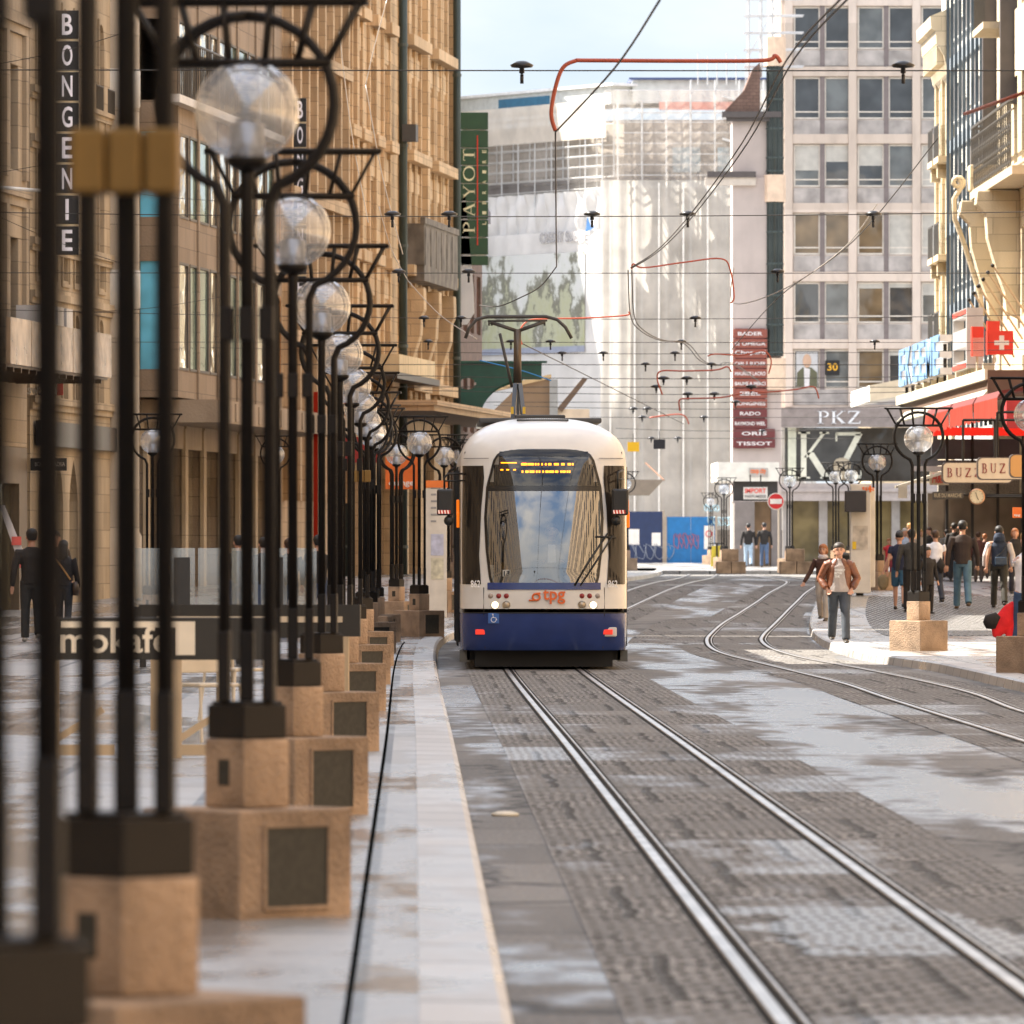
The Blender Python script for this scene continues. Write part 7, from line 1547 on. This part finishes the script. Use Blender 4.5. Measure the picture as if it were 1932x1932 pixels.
def pp(x, yf, yh, label, e=.13, **k):
    X, D = at(x, yf, e); h = (yf-yh)*K*D/F; return person(X, D, e, label, h=h, **k), D
BACK = math.pi
# the couple walking towards the viewer
r, D = pp(1583, 1213, 1026, 'man in open brown leather jacket and grey shirt walking with hands in pockets', near=True, arms='pockets', top=(.33, .29, .27), bottom=(.05, .06, .075), hair='dark', sleeves='short', stride=.34, tw=1.02, fat=1.16, wide=1.08)
Jm = mat('leather_brown', (.16, .055, .025), .42, var=.35, scale=8, bump=.5, bscale=20)
def open_jacket(r, m, w0=.3):
    b = MB(); n = 26; L_ = [(.84, .215, .16, .66), (1.0, .205, .16, .62), (1.15, .2, .155, .5), (1.3, .21, .15, .4), (1.4, .185, .13, .32), (1.46, .12, .1, .3), (1.5, .085, .085, .5)]; vs = []
    for z, rx, ry, gp in L_:
        for i in range(n+1): a_ = -math.pi/2+gp+(2*math.pi-2*gp)*i/n; vs.append((rx*math.cos(a_), ry*math.sin(a_)+.01, z))
    b.add(vs, [(j*(n+1)+i, j*(n+1)+i+1, (j+1)*(n+1)+i+1, (j+1)*(n+1)+i) for j in range(len(L_)-1) for i in range(n)])
    o = b.build('leather_jacket', m, r, True, fix=False); s_ = o.modifiers.new('thick', 'SOLIDIFY'); s_.thickness = .02
    s2 = o.modifiers.new('sub', 'SUBSURF'); s2.levels = 1; s2.render_levels = 1
    for s in (-1, 1):
        sh = Vector((s*.195, .0, 1.385)); el = Vector((s*.3, .07, 1.14)); wr = Vector((s*.215, -.07, .97)); b = MB()
        b.loft([(Vector((s*.12, 0, 1.41)), .075, .08), (sh, .074, .078), (sh.lerp(el, .5), .07, .074), (el, .07, .07), (el.lerp(wr, .5), .068, .066), (wr, .058, .056)], 14); vox(b.build('sleeve', m, r), .012, 2)
open_jacket(r, Jm); txm = mat('print_white', (.7, .7, .68), .6)
for i, t_ in enumerate(('TENSE P', 'BETW', 'THE')): text(t_, 'shirt_print', txm, (.17, .12, .08)[i], .04, (-.08, -.163-.004*i, 1.265-i*.055), depth=.006, parent=r)
r, D = pp(1553, 1172, 1028, 'woman in brown jacket and patterned trousers with pale scarf looking sideways', face=R(-18), near=True, top=(.06, .025, .016), bottom=(.4, .35, .3), hair='red', hs='bob', stride=.14, e=.13, armR=((-.3, .0, 1.14), (-.42, -.1, .9)), tw=.92)
b = MB(); b.lathe((0, 0, 1.47), [(.06, -.06), (.11, -.04), (.12, .02), (.07, .06)], 16); b.build('scarf', cm((.6, .54, .54)), r, True)
# kerb side people
pp(60, 1211, 1000, 'man in dark jacket and dark trousers seen from behind near the dark shop door', face=BACK+.1, top=(.02, .016, .014), bottom=(.03, .03, .03), hair='black', stride=.16, tw=1.12, shoe=(.3, .28, .26))
r, D = pp(120, 1195, 1021, 'woman in black coat with long black hair and tan shoulder strap seen from behind', face=BACK-.15, top=(.006, .006, .009), bottom=(.008, .012, .02), hair='black', hs='long', stride=.1, tw=1.0)
b = MB(); b.path([(.14, .12, 1.42), (0, .155, 1.25), (-.16, .14, 1.02)], .018, 6, flat=.5); b.build('shoulder_strap', cm((.35, .18, .05), 'leather'), r); b = MB(); b.loft([((-.24, .02, .72), .05, .1), ((-.25, .02, .85), .07, .14), ((-.23, .02, .98), .04, .1)], 12); b.build('handbag', cm((.05, .03, .02), 'leather'), r, True)
pp(104, 1188, 1004, 'man in brown jacket and pale trousers facing the viewer behind the black coated woman', face=.1, top=(.045, .03, .02), bottom=(.5, .47, .48), hair='dark', stride=.1, tw=1.1)
for x, y, hc_, lab in ((450, 1012, 'black', 'dark haired person behind the first terrace screen'), (497, 1016, 'dark', 'person with round dark head behind the glass screens'), (545, 1018, 'brown', 'brown haired person behind the second terrace screen'), (600, 1012, 'black', 'person beside the red banner behind the posts')):
    D = 146; X = (x*K-CX)*D/F; h = CAMH+(HY-y*K)*D/F-.13; person(X, D, .13, lab, h=h, face=BACK+.3, top=(.015, .015, .02), hair=hc_, tw=1.05)
# sunny side crowd
C_ = [
 (1442, 1070, 987, 'man in black jacket and blue jeans walking away under the no entry sign', dict(face=BACK, top=(.02, .018, .016), bottom=(.08, .12, .2), stride=.2, tw=1.1)),
 (1412, 1070, 988, 'man in black jacket and pale jeans walking away beside a stone bench', dict(face=BACK, top=(.012, .012, .012), bottom=(.35, .45, .55), stride=.18, tw=1.1)),
 (1375, 1052, 1002, 'small figure in dark coat by the perfumery entrance', dict(face=BACK, top=(.012, .012, .02), bottom=(.02, .02, .03))),
 (1208, 1063, 1003, 'man in tan coat walking past the navy hoarding', dict(face=R(80), top=(.3, .22, .14), bottom=(.12, .17, .25), stride=.3, coat=.08)),
 (1362, 1050, 1006, 'person in navy clothes near the small distant lamp', dict(face=.4, top=(.02, .025, .05), bottom=(.02, .02, .03))),
 (1340, 1062, 1004, 'person in black and white jacket standing by the scooter', dict(face=BACK, top=(.1, .1, .1), bottom=(.02, .02, .02))),
 (1697, 1150, 1005, 'boy in navy shirt and denim shorts carrying a patterned bag', dict(face=BACK-.1, top=(.012, .016, .04), bottom=(.03, .09, .15), sleeves='short', shorts=True, hair='black', hs='cap', stride=.2, armR=((.27, .02, 1.12), (.36, .0, .86)))),
 (1720, 1155, 1000, 'man in charcoal jacket and black trousers seen from behind', dict(face=BACK+.1, top=(.045, .042, .036), bottom=(.012, .012, .014), hair='dark', tw=1.15, stride=.1)),
 (1750, 1158, 1033, 'dark haired man in black coat turned sideways behind the lone lamp', dict(face=R(35), top=(.02, .016, .012), bottom=(.015, .015, .02), hair='dark', coat=.15, tw=1.1)),
 (1765, 1140, 1002, 'young person in white T-shirt with jacket tied at the waist', dict(face=BACK+.2, top=(.75, .76, .82), bottom=(.03, .035, .05), sleeves='short', hair='brown', stride=.2)),
 (1816, 1149, 984, 'man in dark brown jacket and blue jeans in mid stride seen from behind', dict(face=BACK, near=True, top=(.035, .022, .017), bottom=(.08, .15, .2), hair='black', stride=.28, tw=1.15, shoe=(.1, .06, .03))),
 (1885, 1147, 994, 'person with dark hood, navy vest and pale sleeves carrying a shoulder bag', dict(face=BACK, near=True, top=(.02, .03, .055), bottom=(.03, .027, .02), hair='black', hs='hood', stride=.26, sleeves='none')),
 (1915, 1120, 998, 'woman with auburn hair and black coat facing the viewer', dict(face=.1, top=(.02, .018, .018), bottom=(.02, .02, .03), hair='red', hs='bob')),
 (1846, 1098, 1005, 'person in maroon top behind the man in mid stride', dict(face=BACK, top=(.12, .05, .045), bottom=(.1, .08, .07), hair='brown')),
 (1800, 1096, 988, 'tall man in black jacket walking away in the thick of the crowd', dict(face=BACK, top=(.018, .018, .018), bottom=(.03, .03, .035), hair='dark')),
 (1786, 1090, 1000, 'person in grey hooded top in the crowd', dict(face=BACK+.3, top=(.2, .2, .19), bottom=(.05, .05, .07), hair='dark')),
 (1772, 1086, 1004, 'brown haired person in beige coat in the crowd', dict(face=.4, top=(.35, .26, .18), bottom=(.06, .05, .05), hair='brown')),
 (1753, 1092, 996, 'man with brown hair and dark coat looking back in the crowd', dict(face=R(-60), top=(.03, .025, .02), bottom=(.03, .03, .04), hair='brown')),
 (1737, 1088, 1000, 'fair haired person in light coat behind the lamp posts', dict(face=.3, top=(.5, .4, .3), bottom=(.1, .1, .1), hair='blond')),
 (1707, 1100, 998, 'grey haired person in pale blue shirt behind the boy', dict(face=.2, top=(.35, .45, .6), bottom=(.05, .05, .08), hair='grey', hs='bob')),
 (1716, 1080, 988, 'person with fair hair far back in the crowd', dict(face=BACK, top=(.45, .3, .2), bottom=(.1, .1, .1), hair='blond')),
 (1677, 1092, 1017, 'small boy with red shirt and fair hair beside the dark lamp', dict(face=.2, top=(.5, .03, .04), bottom=(.3, .05, .06), hair='red', sleeves='short')),
 (1833, 1086, 976, 'tall dark haired person standing out above the crowd', dict(face=BACK, top=(.05, .05, .05), bottom=(.03, .03, .03), hair='black')),
 (1858, 1092, 1008, 'person in rust brown coat at the back of the crowd', dict(face=BACK, top=(.2, .1, .07), bottom=(.05, .04, .04), hair='red')),
 (1792, 1082, 1003, 'person in black coat with dark bun far back', dict(face=BACK, top=(.02, .02, .02), bottom=(.02, .02, .02), hair='dark')),
]
for x, yf, yh, lab, kw in C_:
    e = .13
    if yf < 1068: e = .1
    r, D = pp(x, yf, yh, lab, e=e, **kw)
    if 'patterned bag' in lab:
        b = MB(); b.loft([((.37, 0, .45), .05, .06), ((.37, 0, .55), .12, .07), ((.37, 0, .72), .13, .06), ((.37, 0, .8), .03, .03)], 12); b.build('carrier_bag', cm((.2, .15, .08)), r, True)
    if 'hood' in lab and 'vest' in lab:
        for s in (-1, 1): b = MB(); sh = Vector((s*.2, 0, 1.4)); b.loft([(sh, .075, .075), (Vector((s*.29, -.03, 1.13)), .068, .068), (Vector((s*.3, -.1*s-.05, .9)), .05, .05)], 12); vox(b.build('sleeve', cm((.55, .5, .48)), r), .016)
        b = MB(); b.box(-.16, .1, .13, .2, .93, 1.1); b.build('shoulder_bag', cm((.03, .05, .08), 'leather'), r, bevel=.02); b = MB(); b.path([(-.17, .12, 1.4), (-.05, .15, 1.2), (.08, .15, 1.1)], .012, 5); b.build('strap', cm((.02, .02, .02), 'leather'), r)
    if 'tied' in lab: b = MB(); b.loft([((-.1, .1, .75), .05, .05), ((-.12, .12, .9), .09, .06), ((0, .12, 1.0), .16, .05)], 10); b.build('tied_jacket', cm((.02, .02, .02)), r, True)
# person at the picture edge with red jacket over the arm
X, D = at(1938, 1255); r = person(X, D, .13, 'person in white T-shirt and jeans at the picture edge holding a red jacket', h=1.76, face=BACK+.5, top=(.8, .78, .8), bottom=(.04, .08, .16), sleeves='short', hair='blond', near=True, stride=.15, armL=((-.3, .05, 1.12), (-.33, .02, .86)), armR=((-.27, .02, 1.12), (-.36, -.04, .88)))
q = root('red_jacket', 'bright red jacket with black lining hanging from a hand at the picture edge', 'jacket', (PO(1886, 1195, D).x, D, g(D)+.13)); b = MB(); zc = PO(0, 1160, D).z-g(D)-.13
b.loft([((.2, 0, zc+.16), .04, .05), ((.13, 0, zc+.08), .08, .07), ((.06, 0, zc-.06), .12, .08), ((-.02, 0, zc-.2), .1, .06), ((-.06, 0, zc-.3), .04, .04)], 14); b.loft([((.16, .02, zc+.1), .05, .05), ((.17, .02, zc-.1), .07, .05), ((.12, .02, zc-.3), .05, .03)], 10); vox(b.build('cloth', cm((.7, .015, .02)), q), .015)
b = MB(); b.loft([((-.02, -.03, zc+.0), .05, .06), ((-.12, -.03, zc-.1), .12, .06), ((-.2, -.02, zc-.14), .05, .04)], 10); b.build('lining', cm((.02, .02, .02)), q, True)
# tram driver
r = person(TX+.12, TD+1.0, .95-.62, 'tram driver in dark jacket and white shirt behind the windscreen', h=1.7, face=0, top=(.015, .015, .02), bottom=(.02, .02, .02), hair='brown', arms='hold')
b = MB(); b.prism([(-.06, 1.18), (.06, 1.18), (.05, 1.44), (-.05, 1.44)], -.155, -.12); b.build('shirt_front', mat('shirt_white_cloth', (.8, .8, .8), .7), r)
for o in bpy.data.objects:
    if o.get('used') is not None: del o['used']

# countable pieces that were drawn in one mesh become parts of their own
SPLIT = {'console', 'spandrel', 'post', 'door_edge', 'bay_band', 'pipe_bracket', 'band', 'notice', 'stair_flight', 'shop_pier', 'pier', 'metal_cap', 'attic', 'balcony_slab', 'roof_unit', 'support', 'arm', 'window_hood', 'arched_window', 'bay_glass', 'step_block', 'warning_stripe', 'shop_window', 'step_block', 'leg', 'sign_foot', 'block', 'hand', 'lower_arm', 'dark_lintel', 'bracket', 'red_mark', 'roof_gear', 'red_edge', 'box_letter', 'hanger', 'roof_plate', 'spacer', 'mirror_stripes'}
import bmesh
def split(o):
    me = o.data; n = len(me.vertices); par = list(range(n))
    def fd(x):
        while par[x] != x: par[x] = par[par[x]]; x = par[x]
        return x
    for e in me.edges: par[fd(e.vertices[0])] = fd(e.vertices[1])
    isl = {}
    for p in me.polygons: isl.setdefault(fd(p.vertices[0]), []).append(p)
    if not 1 < len(isl) <= 60: return
    base = o.name.split('.')[0]; sm = me.polygons[0].use_smooth
    for k, ps in enumerate(isl.values()):
        ix = {}; vs = []; fs = []
        for p in ps:
            f = []
            for v in p.vertices:
                if v not in ix: ix[v] = len(vs); vs.append(me.vertices[v].co.copy())
                f.append(ix[v])
            fs.append(f)
        m2 = bpy.data.meshes.new(base); m2.from_pydata(vs, [], fs); m2.materials.append(me.materials[0])
        if sm: m2.polygons.foreach_set('use_smooth', [True]*len(fs))
        if k == 0: o.data = m2; continue
        q = bpy.data.objects.new(base, m2); COL.objects.link(q); q.parent = o.parent
        for md in o.modifiers:
            if md.type == 'BEVEL': b_ = q.modifiers.new('bevel', 'BEVEL'); b_.width = md.width; b_.segments = 2; b_.limit_method = 'ANGLE'; b_.angle_limit = R(50)
for o in list(bpy.data.objects):
    if o.type == 'MESH' and (o.name.split('.')[0] in SPLIT or (o.name.startswith('cornice') and o.parent and o.parent.name.split('.')[0] in ('wrapped_building', 'pink_gable_house', 'stone_house'))) and o.parent and o.data.users == 1: split(o)
